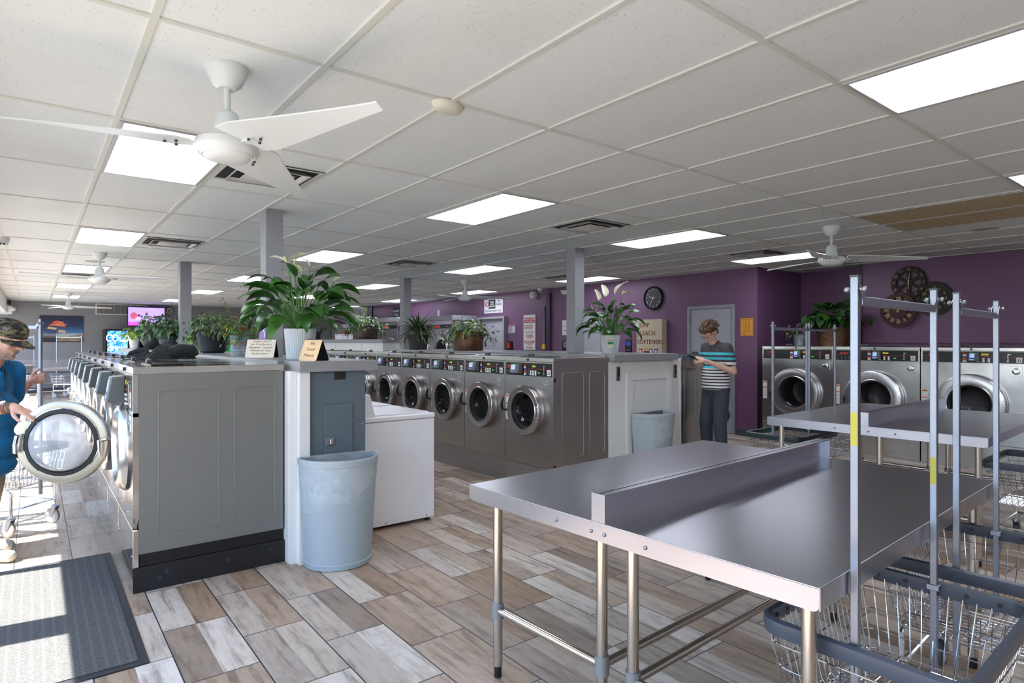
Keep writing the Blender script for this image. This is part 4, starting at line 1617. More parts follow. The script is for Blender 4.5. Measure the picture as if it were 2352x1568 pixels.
# ------------------------------------------------------------------ floor mat
t = thing('floor_mat', 'dark grey entrance mat on the tiles in front of the window', 'mat', (-0.28, 4.115, 0))
mb = MB(); mb.box(-0.70, 0.695, -0.915, 0.915, 0, 0.006); mb.build('rubber_border', mat('mat_rubber', (44, 45, 50), 0.6), t, bevel=0.002)


def carpet():
    g = G('ribbed_carpet')
    o, x, y, z = g.xyz()
    n = g.noise(o, 260, 3)
    row = g.math('FRACT', g.math('DIVIDE', x, 0.045))
    a = g.math('GREATER_THAN', g.math('ABSOLUTE', g.math('SUBTRACT', row, 0.5)), 0.36)
    st = g.math('FRACT', g.math('DIVIDE', g.math('ADD', y, g.math('MULTIPLY', g.math('FLOOR', g.math('DIVIDE', x, 0.045)), 0.019)), 0.038))
    b = g.math('LESS_THAN', g.math('ABSOLUTE', g.math('SUBTRACT', st, 0.5)), 0.30)
    rib = g.math('MULTIPLY', a, b)
    c = g.mix(g.math('MULTIPLY', rib, 0.5), g.ramp(n, [(0.3, (52, 52, 52)), (0.7, (100, 100, 98))]), (112, 110, 106))
    g.l(c, g.p.inputs['Base Color'])
    g.p.inputs['Roughness'].default_value = 0.95
    g.bump(g.math('ADD', g.math('MULTIPLY', n, 0.6), rib), 0.6, 0.004)
    return g.m


mb = MB(); mb.box(-0.68, 0.655, -0.875, 0.875, 0.006, 0.010); mb.build('carpet', carpet(), t)

# ================================================================== laundry carts
def rr_path(hx, hy, r, n=6):
    pts = []
    for (cx, cy, a) in ((hx - r, hy - r, 0), (-hx + r, hy - r, PI / 2), (-hx + r, -hy + r, PI), (hx - r, -hy + r, 1.5 * PI)):
        for i in range(n + 1):
            t = a + PI / 2 * i / n
            pts.append((cx + r * math.cos(t), cy + r * math.sin(t)))
    return pts


def make_cart(label, loc, rot, rim=None, tape=False, wheel_dark=True):
    t = thing('laundry_cart', label, 'laundry cart', loc, rot, 'wire laundry carts with hanging poles')
    ZR, ZB = 0.63, 0.36
    HX, HY = 0.345, 0.255
    BX, BY = 0.31, 0.205
    # bumper rim
    mb = MB()
    p = rr_path(HX, HY, 0.06)
    sec = [(0.000, -0.030), (0.012, -0.028), (0.016, 0.0), (0.014, 0.014), (0.004, 0.020), (-0.008, 0.016), (-0.010, 0.0), (-0.006, -0.028)]
    n = len(p)
    vs = []
    for i in range(n):
        a, b = Vector(p[i - 1]), Vector(p[(i + 1) % n])
        d = (b - a).normalized(); nr = Vector((d.y, -d.x))
        for (o_, z_) in sec: vs.append((p[i][0] + nr.x * o_, p[i][1] + nr.y * o_, ZR + z_))
    k = len(sec)
    fs = [(i * k + j, i * k + (j + 1) % k, ((i + 1) % n) * k + (j + 1) % k, ((i + 1) % n) * k + j) for i in range(n) for j in range(k)]
    mb.add(vs, fs, True)
    # clip dimples on the inner face
    rimo = mb.build('rim_bumper', rim or M_BAGRIM, t)
    mb = MB()
    for s in (-1, 1):
        for q in range(9):
            x = -HX + 0.08 + q * (2 * HX - 0.16) / 8
            mb.cyl((x, s * (HY - 0.010), ZR - 0.004), (x, s * (HY - 0.014), ZR - 0.004), 0.007, n=8)
        for q in range(5):
            y = -HY + 0.08 + q * (2 * HY - 0.16) / 4
            mb.cyl((s * (HX - 0.010), y, ZR - 0.004), (s * (HX - 0.014), y, ZR - 0.004), 0.007, n=8)
    rv = mb.build('rim_rivet', M_BLACK, rimo)
    rv['kind'] = 'stuff'
    # wire basket
    mb = MB()
    def lerp(f):
        return HX - 0.004 + (BX - HX) * f, HY - 0.004 + (BY - HY) * f
    W = 0.0021
    nx, ny = 18, 12
    for s in (-1, 1):
        for i in range(nx + 1):
            u = -1 + 2 * i / nx
            a, b = lerp(0), lerp(1)
            mb.tube([(u * a[0] * 0.93, s * a[1], ZR - 0.01), (u * b[0] * 0.95, s * b[1], ZB + 0.02), (u * b[0] * 0.95, s * (b[1] - 0.02), ZB), (u * b[0] * 0.95, 0, ZB)], W, n=5, caps=False)
        for i in range(ny + 1):
            u = -1 + 2 * i / ny
            a, b = lerp(0), lerp(1)
            mb.tube([(s * a[0], u * a[1] * 0.93, ZR - 0.01), (s * b[0], u * b[1] * 0.95, ZB + 0.02), (s * (b[0] - 0.02), u * b[1] * 0.95, ZB), (0, u * b[1] * 0.95, ZB + 0.004)], W, n=5, caps=False)
    for f in (0.22, 0.48, 0.74, 0.97):
        a = lerp(f)
        mb.tube([(q[0], q[1], ZR + (ZB - ZR) * f) for q in rr_path(a[0] + 0.002, a[1] + 0.002, 0.05, 4)], W * 1.25, n=6, closed=True)
    mb.build('wire_basket', M_CHROME, t)
    # frame
    mb = MB()
    FXx, FY = 0.27, 0.19
    for s in (-1, 1):
        mb.tube([(-FXx, s * FY, 0.15), (-FXx, s * FY, 0.33), (-FXx + 0.04, s * FY, 0.352), (FXx - 0.04, s * FY, 0.352), (FXx, s * FY, 0.33), (FXx, s * FY, 0.15)], 0.0105, n=10)
        mb.tube([(s * FXx, -FY, 0.20), (s * FXx, FY, 0.20)], 0.0085, n=8)
        mb.tube([(-FXx, s * FY, 0.20), (FXx, s * FY, 0.20)], 0.0085, n=8)
    mb.build('frame', M_CHROME, t)
    # casters
    for sx in (-1, 1):
        for sy in (-1, 1):
            x, y = sx * FXx, sy * FY
            mb = MB()
            mb.lathe([(0.0, 0.152), (0.024, 0.152), (0.026, 0.146), (0.026, 0.140), (0, 0.136)], c=(x, y, 0), n=16)
            mb.prism([(x - 0.022, 0.142), (x + 0.022, 0.142), (x + 0.040, 0.066), (x + 0.028, 0.052), (x + 0.014, 0.062)], y - 0.019, y - 0.016, axis='y')
            mb.prism([(x - 0.022, 0.142), (x + 0.022, 0.142), (x + 0.040, 0.066), (x + 0.028, 0.052), (x + 0.014, 0.062)], y + 0.016, y + 0.019, axis='y')
            cs = mb.build('caster', M_ZINC, t)
            mb = MB()
            mb.lathe([(0.020, -0.013), (0.052, -0.014), (0.060, -0.010), (0.0625, 0), (0.060, 0.010), (0.052, 0.014), (0.020, 0.013)], c=(x + 0.028, y, 0.0625), axis='y', n=26)
            wh = mb.build('wheel', M_DGREY if wheel_dark else mat('wheel_grey', (150, 152, 150), 0.5), cs)
            mb = MB()
            mb.lathe([(0.0, -0.0155), (0.014, -0.0155), (0.040, -0.0145), (0.042, 0.0), (0.040, 0.0145), (0.014, 0.0155), (0, 0.0155)], c=(x + 0.028, y, 0.0625), axis='y', n=22)
            mb.build('wheel_hub', mat('hub_grey', (168, 172, 176), 0.45), wh)
    # poles and hanging bar
    PX = 0.325
    for s in (-1, 1):
        mb = MB(); mb.box(s * PX - 0.010, s * PX + 0.010, -0.010, 0.010, 0.28, 1.635)
        pl = mb.build('pole', M_POLE, t, bevel=0.002)
        mb = MB(); mb.box(s * PX - 0.011, s * PX + 0.011, -0.011, 0.011, 1.632, 1.638); mb.build('pole_cap', M_DGREY, pl)
        mb = MB()
        xi = s * (PX - 0.03)
        for yy in (-0.0115, 0.0115):
            y2 = yy + (0.0015 if yy > 0 else -0.0015)
            mb.prism([(s * PX - s * 0.006, 1.612), (s * PX + s * 0.010, 1.600), (xi, 1.560), (xi - s * 0.012, 1.575)], yy, y2, axis='y')
        mb.cyl((s * PX, -0.024, 1.600), (s * PX, 0.024, 1.600), 0.0045, n=8)
        mb.ball((s * PX, -0.022, 1.600), 0.008, 8, 6); mb.ball((s * PX, 0.022, 1.600), 0.008, 8, 6)
        mb.build('bar_bracket', M_ZINC, pl)
        mb = MB(); mb.box(s * PX - 0.018, s * PX + 0.018, -0.018, 0.018, ZR - 0.004, ZR + 0.014); mb.build('pole_collar', M_ZINC, pl, bevel=0.002)
        if tape:
            mb = MB(); mb.box(s * PX - 0.0106, s * PX - 0.0101, -0.008, 0.008, 1.08 - 0.1 * s, 1.17 - 0.1 * s); mb.build('tape_label', mat('yellow_tape', (176, 168, 60), 0.5), pl)
    mb = MB(); mb.box(-PX + 0.02, PX - 0.02, -0.0110, 0.0110, 1.558, 1.582)
    mb.build('hanging_bar', M_ZINC, t, bevel=0.002)
    return t


cart0 = make_cart('nearest wire laundry cart with two tall poles beside the folding table', (2.063, 0.733, 0), 0.031, tape=True)
cart1 = make_cart('wire laundry cart with tall poles, second from the camera beside the folding table', (2.942, 0.765, 0), 0.063)
cartg = make_cart('green-rimmed wire laundry cart between the folding tables and the corner washer', (5.42, 2.80, 0), 0.0, rim=M_GRNRIM)
dup(cartg, (6.22, 2.91, 0), 0.04, 'green-rimmed wire laundry cart behind the other one at the far table end')
dup(cart1, (5.45, 1.06, 0), 0.02, 'wire laundry cart at the right picture edge in front of the big washers')
cartm = make_cart('wire laundry cart whose pole the capped person holds', (-0.19, 6.19, 0), math.radians(135), wheel_dark=False)
dup(cartm, (0.72, 19.6, 0), math.radians(-38), 'far wire laundry cart below the laundry picture, right one')
dup(cartm, (-0.25, 20.3, 0), math.radians(-38), 'far wire laundry cart below the laundry picture, left one')

# ================================================================== plants
def leaf_mat(name, c1, c2, rough=0.35, var=0.25):
    g = G(name)
    tc = g.n('ShaderNodeTexCoord')
    n = g.noise(tc.outputs['Object'], 14, 3)
    c = g.ramp(n, [(0.3, c1), (0.7, c2)])
    g.l(c, g.p.inputs['Base Color'])
    g.p.inputs['Roughness'].default_value = rough
    g.p.inputs['Specular IOR Level'].default_value = 0.5
    return g.m


M_LILY = leaf_mat('lily_leaf', (26, 70, 18), (62, 114, 34), 0.32)
M_LILY2 = leaf_mat('lily_leaf_dark', (20, 58, 18), (44, 94, 30), 0.30)
M_STEM = mat('green_stem', (74, 118, 52), 0.5)
M_SPATHE = mat('lily_spathe', (232, 232, 212), 0.5, sss=0.1)
M_SPATHEG = mat('lily_spathe_green', (196, 214, 130), 0.5)
M_FERN = leaf_mat('fern_leaf', (42, 78, 40), (104, 128, 74), 0.5)
M_FERN2 = leaf_mat('ivy_leaf', (38, 84, 52), (96, 132, 96), 0.5)
M_OLIVE = leaf_mat('olive_leaf', (88, 96, 74), (122, 130, 92), 0.55)
M_VAR = leaf_mat('variegated_leaf', (76, 116, 70), (196, 212, 190), 0.45)
M_LIME = leaf_mat('lime_leaf', (88, 138, 44), (150, 182, 62), 0.5)
M_SPIKE = leaf_mat('spike_leaf', (26, 52, 28), (74, 96, 44), 0.45)
M_FICUS = leaf_mat('round_leaf', (22, 52, 22), (46, 88, 34), 0.4)


def leaf(mb, base, az, elev, L, Wd, droop=1.0, mi=0, fold=0.18, n=9, stem=0.0, twist=0.0, tip=1.6, smi=None, sr=0.0025):
    """curved blade. base point, azimuth, start elevation, length, width"""
    base = Vector(base)
    h = Vector((math.cos(az), math.sin(az), 0))
    side = Vector((-math.sin(az), math.cos(az), 0))
    e = elev
    p = base.copy()
    pts = []
    if stem:
        k = 5
        st = [p.copy()]
        for i in range(k):
            d = h * math.cos(e) + Vector((0, 0, 1)) * math.sin(e)
            p = p + d * (stem / k)
            e -= droop * 0.10
            st.append(p.copy())
        mb.tube(st, sr, n=5, mi=smi if smi is not None else mi, caps=False)
    step = L / n
    ts = []
    for i in range(n + 1):
        d = h * math.cos(e) + Vector((0, 0, 1)) * math.sin(e)
        pts.append((p.copy(), d))
        p = p + d * step
        e -= droop * (1.6 / n)
    vs, fs = [], []
    for i, (q, d) in enumerate(pts):
        s = i / n
        wd = Wd * 0.5 * (math.sin(PI * min(1, s ** 0.75 * 1.0)) ** 0.85 * (1 - s * 0.25) if 0 < s < 1 else 0.0)
        if s >= 0.999: wd = 0.0
        nn = side.cross(d).normalized() * -1
        sd = (side * math.cos(twist) + nn * math.sin(twist))
        up = d.cross(sd).normalized()
        wave = 0.10 * Wd * math.sin(s * 9 + az * 3)
        vs += [q + sd * wd + up * (fold * wd + wave * 0.4), q - up * 0.0, q - sd * wd + up * (fold * wd - wave * 0.4)]
    for i in range(n):
        b = i * 3
        fs += [(b, b + 1, b + 4, b + 3), (b + 1, b + 2, b + 5, b + 4)]
    mb.add(vs, fs, True, mi)
    return pts


def ribbed_pot(t, r0, r1, h, m, ribs=48, name='pot'):
    mb = MB()
    vs, fs = [], []
    N = ribs * 4
    lv = [(0, r0 * 0.96), (0.006, r0), (h, r1), (h, r1 - 0.012), (h - 0.03, r1 - 0.014)]
    for (z, r) in lv:
        for i in range(N):
            a = 2 * PI * i / N
            rr = r + (0.0016 if (i % 4) in (0, 1) else -0.0008) * (1 if z < h else 0.3)
            vs.append((rr * math.cos(a), rr * math.sin(a), z))
    for k in range(len(lv) - 1):
        for i in range(N):
            j = (i + 1) % N
            fs.append((k * N + i, k * N + j, (k + 1) * N + j, (k + 1) * N + i))
    fs.append(tuple(range(N))[::-1])
    mb.add(vs, fs, False)
    o = mb.build(name, m, t)
    mb = MB(); mb.cyl((0, 0, h - 0.03), (0, 0, h - 0.02), r1 - 0.013, n=32); mb.build('soil', M_SOIL, t)
    return o


M_SOIL = mat('potting_soil', (48, 38, 30), 0.95, var=0.4, vs=60)
M_POTW = mat('white_pot', (208, 214, 218), 0.4)


def peace_lily(label, loc, seed, R, H, nleaf, pot, flowers, tagcard=False, spread=1.0, dark=False):
    rnd = random.Random(seed)
    t = thing('peace_lily', label, 'potted plant', loc, 0)
    ribbed_pot(t, pot[0], pot[1], pot[2], M_POTW)
    zb = pot[2] - 0.02
    mb = MB()
    for k in range(nleaf):
        az = 2 * PI * (k * 0.618034) + rnd.uniform(-.25, .25)
        ring = (k + 0.5) / nleaf                       # 0 centre, 1 outside
        elev = math.radians(88 - 52 * ring + rnd.uniform(-7, 7))
        L = R * rnd.uniform(0.50, 0.66) * (0.9 + 0.25 * ring)
        st = H * (0.62 - 0.30 * ring) * rnd.uniform(0.75, 1.1)
        b = (0.04 * math.cos(az) * (0.3 + ring), 0.04 * math.sin(az) * (0.3 + ring), zb)
        leaf(mb, b, az, elev, L, L * rnd.uniform(0.36, 0.45), droop=rnd.uniform(0.8, 1.2) * spread, mi=k % 2, stem=st, smi=2, twist=rnd.uniform(-.6, .6), sr=0.0035, n=10)
    mb.build('foliage', [M_LILY, M_LILY2, M_STEM] if not dark else [M_LILY2, M_LILY, M_STEM], t)
    for (dx, dy, z, az, L, green, lean) in flowers:
        mb = MB()
        pts = [(dx * 0.1, dy * 0.1, zb), (dx * 0.5, dy * 0.5, z * 0.55), (dx * 0.9, dy * 0.9, z * 0.9), (dx, dy, z)]
        mb.tube(pts, 0.003, n=6, mi=0)
        leaf(mb, (dx, dy, z), az, lean, L, L * 0.48, droop=0.5, mi=1, fold=0.55, n=10)
        mb.tube([(dx, dy, z), (dx + 0.02 * math.cos(az + 0.5), dy + 0.02 * math.sin(az + 0.5), z + 0.05)], 0.005, n=7, mi=2)
        mb.build('flower', [M_STEM, M_SPATHEG if green else M_SPATHE, mat('spadix', (226, 220, 150), 0.6)], t)
    return t


# big one near the electric panel: pot rests on the counter end
rr = Vector((0.788, -0.616))          # image-right direction on the floor
ff = Vector((0.616, 0.788))
def off(a, b): v = rr * a + ff * b; return v.x, v.y
fl = []
for (a, b, z, az, L, gr, ln) in ((-0.095, 0.0, 0.70, 2.5, 0.14, False, 0.7), (-0.075, -0.03, 0.70, -0.6, 0.17, False, 0.75), (-0.04, -0.02, 0.69, -0.9, 0.10, True, -0.5), (0.07, 0.0, 0.68, 2.6, 0.09, False, 1.1), (0.26, -0.05, 0.56, -1.0, 0.09, False, 0.7)):
    x, y = off(a, b)
    fl.append((x, y, z, az, L, gr, ln))
peace_lily('large peace lily with white blooms in a white ribbed pot on the counter', (1.53, 4.46, 1.33), 5, 0.43, 0.60, 64, (0.094, 0.113, 0.222), fl)
fl = []
for (a, b, z, az, L, gr, ln) in ((-0.13, 0.0, 0.60, 1.4, 0.16, False, 1.35), (-0.05, 0.02, 0.64, 1.2, 0.19, False, 1.3), (0.05, -0.02, 0.66, -0.5, 0.22, False, 1.15), (0.13, 0.0, 0.66, -0.6, 0.13, True, 0.5), (-0.20, 0.0, 0.5, 2.6, 0.07, False, 0.3)):
    x, y = off(a, b)
    fl.append((x, y, z, az, L, gr, ln))
pl2 = peace_lily('peace lily with tall white blooms in a tapered white pot on the middle island', (5.12, 4.74, 1.325), 11, 0.31, 0.58, 60, (0.085, 0.108, 0.205), fl, dark=True)
mb = MB(); mb.M = Matrix.Translation((-0.10 * ff.x - 0.02, -0.10 * ff.y, 0)) @ Matrix.Rotation(YAW - PI / 2, 4, 'Z')
mb.box(-0.032, 0.032, -0.004, -0.003, 0.06, 0.17)
tg = mb.build('plant_tag', mat('tag_cream', (222, 216, 196), 0.6), pl2)
mb = MB(); mb.M = Matrix.Translation((-0.10 * ff.x - 0.02, -0.10 * ff.y, 0)) @ Matrix.Rotation(YAW - PI / 2, 4, 'Z')
mb.box(-0.032, 0.032, -0.0052, -0.004, 0.105, 0.132); mb.build('tag_band', mat('tag_green', (52, 140, 100), 0.6), tg)
mb = MB(); mb.M = Matrix.Translation((-0.10 * ff.x - 0.02, -0.10 * ff.y, 0)) @ Matrix.Rotation(YAW - PI / 2, 4, 'Z')
put_text(mb, 'Plants', (0, -0.0058, 0.148), 0.022, 0, depth=0.0003); mb.build('tag_text', M_BINK, tg)


def bushy(name, label, loc, potf, leaves, cat='potted plant', group=None):
    t = thing(name, label, cat, loc, 0, group)
    potf(t)
    leaves(t)
    return t


def lathe_part(t, name, prof, m, n=36, **k):
    mb = MB(); mb.lathe(prof, n=n, **k); return mb.build(name, m, t)


def scatter_leaves(mb, rnd, n, c, rx, ry, rz, L, Wf, mis, droop=1.0, down=0.3, stem=0.05, smi=None, top=1.0):
    for k in range(n):
        az = rnd.uniform(0, 2 * PI)
        el = math.asin(rnd.uniform(-down, top))
        r = rnd.uniform(0.35, 1.0)
        p = (c[0] + rx * r * math.cos(el) * math.cos(az), c[1] + ry * r * math.cos(el) * math.sin(az), c[2] + rz * r * math.sin(el))
        l = L * rnd.uniform(0.7, 1.2)
        leaf(mb, p, az + rnd.uniform(-.8, .8), el * 0.6 + rnd.uniform(-.5, .6), l, l * Wf * rnd.uniform(0.8, 1.2), droop=droop, mi=rnd.choice(mis), n=5, stem=stem, smi=smi, twist=rnd.uniform(-.9, .9), sr=0.0012)


M_POTBLACK = mat('black_pot', (34, 36, 42), 0.5)
# fern in a black pot
rnd = random.Random(3)
def fpot(t):
    lathe_part(t, 'pot', [(0, 0.0), (0.11, 0.0), (0.115, 0.012), (0.135, 0.02), (0.168, 0.235), (0.175, 0.25), (0.168, 0.252), (0.158, 0.235), (0, 0.22)], M_POTBLACK)
def ffol(t):
    mb = MB()
    scatter_leaves(mb, rnd, 330, (0, 0, 0.26), 0.24, 0.24, 0.19, 0.075, 0.42, [0, 0, 1, 1, 2], down=0.22, stem=0.03, smi=3)
    for s in (-0.9, 2.3, 3.1):
        scatter_leaves(mb, rnd, 22, (0.24 * math.cos(s), 0.24 * math.sin(s), 0.17), 0.08, 0.08, 0.15, 0.06, 0.6, [1, 0, 3], down=0.9)
    mb.build('foliage', [M_FERN, M_FERN2, M_OLIVE, M_LIME], t)
bushy('potted_fern', 'bushy mixed fern in a round black pot on the counter', (1.60, 7.55, 1.33), fpot, ffol)

# galvanised flower pot
rnd2 = random.Random(8)
M_GALV = mat('galvanised', (150, 162, 168), 0.42, 0.6, var=0.25, vs=14)
def gpot(t):
    prof = [(0, 0), (0.072, 0)]
    for k in range(12): prof += [(0.073 + 0.001 * k, 0.012 + k * 0.014), (0.071 + 0.001 * k, 0.019 + k * 0.014)]
    prof += [(0.086, 0.185), (0.083, 0.186), (0.08, 0.17), (0, 0.165)]
    p_ = lathe_part(t, 'pot', prof, M_GALV, smooth=False)
    lathe_part(t, 'twine_band', [(0.0805, 0.100), (0.0835, 0.104), (0.084, 0.112), (0.082, 0.116)], mat('twine', (176, 136, 96), 0.8))
def gfol(t):
    mb = MB()
    scatter_leaves(mb, rnd2, 190, (0, 0, 0.22), 0.14, 0.14, 0.14, 0.05, 0.5, [0, 1, 2, 2, 3], down=0.4, stem=0.06, smi=4)
    for k in range(26):
        az = rnd2.uniform(0, 2 * PI)
        leaf(mb, (0, 0, 0.18), az, rnd2.uniform(0.5, 1.4), rnd2.uniform(0.2, 0.32), 0.008, droop=0.8, mi=3, n=6)
    x, y = off(-0.12, 0)
    mb.tube([(0, 0, 0.2), (x * 0.5, y * 0.5, 0.36), (x, y, 0.46), (x * 1.3, y * 1.3, 0.53)], 0.002, n=5, mi=4)
    for k in range(12):
        f = 0.4 + 0.6 * k / 11
        leaf(mb, (x * 1.3 * f, y * 1.3 * f, 0.2 + 0.33 * f), k * 2.1, 0.6, 0.055, 0.028, mi=3, n=5)
    mb.build('foliage', [M_FERN2, M_OLIVE, M_FERN, M_LIME, M_STEM], t)
    def bloom(x, y, z, r, m, n1, nm):
        mb = MB()
        for ring in range(3):
            for k in range(n1 - ring * 3):
                leaf(mb, (x, y, z), 2 * PI * k / (n1 - ring * 3) + ring, 0.15 + 0.45 * ring, r * (1 - 0.22 * ring), r * 0.4, droop=-0.2, n=5)
        mb.ball((x, y, z + 0.006), r * 0.2, 10, 6)
        mb.build(nm, m, t)
    a = off(-0.09, -0.06); bloom(a[0], a[1], 0.235, 0.055, mat('petal_orange', (240, 150, 48), 0.6), 16, 'flower')
    a = off(0.07, -0.07); bloom(a[0], a[1], 0.235, 0.055, mat('petal_red_orange', (196, 70, 24), 0.6), 16, 'flower')
    a = off(-0.04, -0.02); bloom(a[0], a[1], 0.34, 0.05, mat('petal_peach', (236, 176, 120), 0.6), 11, 'flower')
    a = off(-0.10, -0.05); bloom(a[0], a[1], 0.185, 0.05, mat('petal_pale_orange', (236, 184, 110), 0.6), 11, 'flower')
    a = off(0.17, -0.03); bloom(a[0], a[1], 0.27, 0.035, mat('petal_cream', (232, 228, 206), 0.6), 9, 'flower')
bushy('flower_arrangement', 'orange flower arrangement in a ribbed galvanised pot', (1.52, 6.10, 1.33), gpot, gfol)

# black bowl planters further along
rnd3 = random.Random(21)
def bpot(t):
    lathe_part(t, 'pot', [(0, 0), (0.10, 0.0), (0.17, 0.06), (0.215, 0.14), (0.21, 0.20), (0.175, 0.25), (0.18, 0.28), (0.168, 0.28), (0.16, 0.25), (0, 0.24)], M_POTBLACK)
    mb = MB(); mb.tube([(0.17 * math.cos(a) , 0.0 + 0.02 * math.sin(3 * a), 0.27 + 0.26 * math.sin(a)) for a in [PI * k / 14 for k in range(15)]], 0.008, n=7)
    mb.build('twig_handle', mat('twig_brown', (130, 84, 62), 0.7), t)
def bfol(t):
    mb = MB()
    scatter_leaves(mb, rnd3, 150, (0, 0, 0.3), 0.26, 0.26, 0.22, 0.11, 0.62, [0, 0, 1], down=0.5, stem=0.04)
    for k in range(14):
        leaf(mb, (0, 0, 0.3), rnd3.uniform(0, 6.28), rnd3.uniform(0.5, 1.2), 0.42, 0.06, droop=1.0, mi=rnd3.choice([1, 2]), n=8)
    mb.build('foliage', [M_FERN2, M_FERN, M_VAR], t)
bushy('bowl_planter', 'dark leafy plant in a black handled bowl, the one beside the grey post', (1.60, 10.05, 1.33), lambda t: lathe_part(t, 'pot', [(0, 0), (0.10, 0.0), (0.16, 0.06), (0.19, 0.14), (0.17, 0.22), (0.155, 0.24), (0.15, 0.22), (0, 0.21)], M_POTBLACK), bfol)
bushy('bowl_planter', 'dark leafy plant in a wide black handled bowl behind the black jacket', (1.57, 11.5, 1.33), bpot, bfol)
mb = MB(); mb.box(1.30, 1.9, 10.36, 14.0, 0, 1.33); tag(mb.build('storage_counter', M_COUNTER), 'grey far part of the counter under the bowl planters', 'counter')
def spot(t):
    lathe_part(t, 'pot', [(0, 0), (0.055, 0), (0.085, 0.20), (0.088, 0.205), (0.08, 0.205), (0.075, 0.18), (0, 0.17)], M_POTW)
def sfol(t):
    mb = MB(); scatter_leaves(mb, rnd3, 90, (0, 0, 0.24), 0.17, 0.17, 0.13, 0.075, 0.6, [0], down=0.2, stem=0.03, smi=0)
    mb.build('foliage', [M_LIME], t)
bushy('potted_plant', 'small lime green plant in a white pot left of the black bowls', (1.42, 12.9, 1.33), spot, sfol)

# island 2
rnd4 = random.Random(33)
def dpot(t):
    mb = MB(); mb.cyl((0, 0, 0), (0, 0, 0.25), 0.15, 0.17, n=24); mb.build('pot', mat('aged_dark_pot', (52, 46, 44), 0.6, var=0.3, vs=20), t)
def dfol(t):
    mb = MB()
    for k in range(190):
        az = rnd4.uniform(0, 2 * PI); el = rnd4.uniform(-0.1, 1.45)
        leaf(mb, (0.06 * math.cos(az), 0.06 * math.sin(az), 0.24 + rnd4.uniform(0, 0.12)), az, el, rnd4.uniform(0.30, 0.44), 0.026, droop=rnd4.uniform(0.6, 1.5), mi=rnd4.choice([0, 0, 1]), n=8)
    mb.build('foliage', [M_SPIKE, M_FERN], t)
bushy('spiky_plant', 'dark spiky grass plant beside the grey post on the middle island', (5.12, 9.12, 1.325), dpot, dfol)


def boiler_pot(t, hx, hy, h, m):
    mb = MB()
    pts = rr_path(hx, hy, min(hx, hy) * 0.95, 10)
    n = len(pts)
    lv = [(0, 0.98), (0.01, 1.0), (h * 0.72, 1.0), (h * 0.73, 1.012), (h * 0.76, 1.012), (h * 0.77, 1.0), (h - 0.01, 1.01), (h, 1.02), (h, 0.97), (h - 0.06, 0.96)]
    vs = [(p[0] * k, p[1] * k, z) for (z, k) in lv for p in pts]
    fs = [(r * n + i, r * n + (i + 1) % n, (r + 1) * n + (i + 1) % n, (r + 1) * n + i) for r in range(len(lv) - 1) for i in range(n)]
    fs += [tuple(range(n))[::-1], tuple(range((len(lv) - 1) * n, len(lv) * n))]
    mb.add(vs, fs, True)
    mb.build('pot', m, t)
    for s in (-1, 1):
        mb = MB(); mb.tube([(s * hx * 0.4 - 0.04, -hy - 0.005, h * 0.78), (s * hx * 0.4 - 0.04, -hy - 0.03, h * 0.82), (s * hx * 0.4 + 0.04, -hy - 0.03, h * 0.82), (s * hx * 0.4 + 0.04, -hy - 0.005, h * 0.78)], 0.008, n=7)
        mb.build('pot_handle', M_BLACK, t)


M_COPPER = mat('aged_copper', (118, 88, 70), 0.45, 0.8, var=0.4, vs=7)
M_BRONZE = mat('dark_bronze', (78, 66, 60), 0.5, 0.6, var=0.4, vs=9)


def vfol(seed, rx, ry, n=300):
    def f(t):
        r_ = random.Random(seed)
        mb = MB()
        scatter_leaves(mb, r_, n, (0, 0, 0.27), rx, ry, 0.20, 0.085, 0.46, [0, 0, 1, 2], down=0.25, stem=0.03, smi=2)
        for s in (-1, 1):
            x, y = off(s * (rx + 0.03), 0)
            scatter_leaves(mb, r_, 45, (x, y, 0.22), 0.09, 0.09, 0.13, 0.075, 0.46, [0, 1], down=0.9)
        mb.build('foliage', [M_VAR, M_FERN, M_LIME], t)
    return f


t = bushy('boiler_planter', 'variegated plant in a copper boiler pot on the middle island', (5.12, 7.60, 1.325), lambda t: boiler_pot(t, 0.19, 0.24, 0.275, M_COPPER), vfol(41, 0.27, 0.27))
t = bushy('boiler_planter', 'variegated plant in a dark boiler pot on the tall far cabinet', (5.30, 11.6, 1.50), lambda t: boiler_pot(t, 0.2, 0.3, 0.27, M_BRONZE), vfol(42, 0.31, 0.31, 320))
r5 = random.Random(9)
def kfol(t):
    mb = MB(); scatter_leaves(mb, r5, 110, (0, 0, 0.24), 0.20, 0.20, 0.16, 0.085, 0.5, [0, 1], down=0.5, stem=0.03)
    mb.build('foliage', [M_FERN2, M_FERN], t)
bushy('potted_plant', 'small green plant in a black pot behind the large peace lily', (5.12, 13.9, 1.50), lambda t: lathe_part(t, 'pot', [(0, 0), (0.10, 0), (0.14, 0.2), (0.13, 0.2), (0, 0.18)], M_POTBLACK), kfol)
# plastic tub
t = thing('plastic_tub', 'white plastic tub beside the dark boiler pot', 'tub', (5.2, 12.45, 1.50))
mb = MB()
for k in (0,):
    mb.box(-0.13, 0.13, -0.17, 0.17, 0, 0.10)
mb.build('tub_body', mat('tub_white', (222, 222, 228), 0.4), t, bevel=0.01)
mb = MB(); mb.box(-0.14, 0.14, -0.18, 0.18, 0.10, 0.115); mb.build('tub_rim', mat('tub_white', (222, 222, 228), 0.4), t, bevel=0.004)

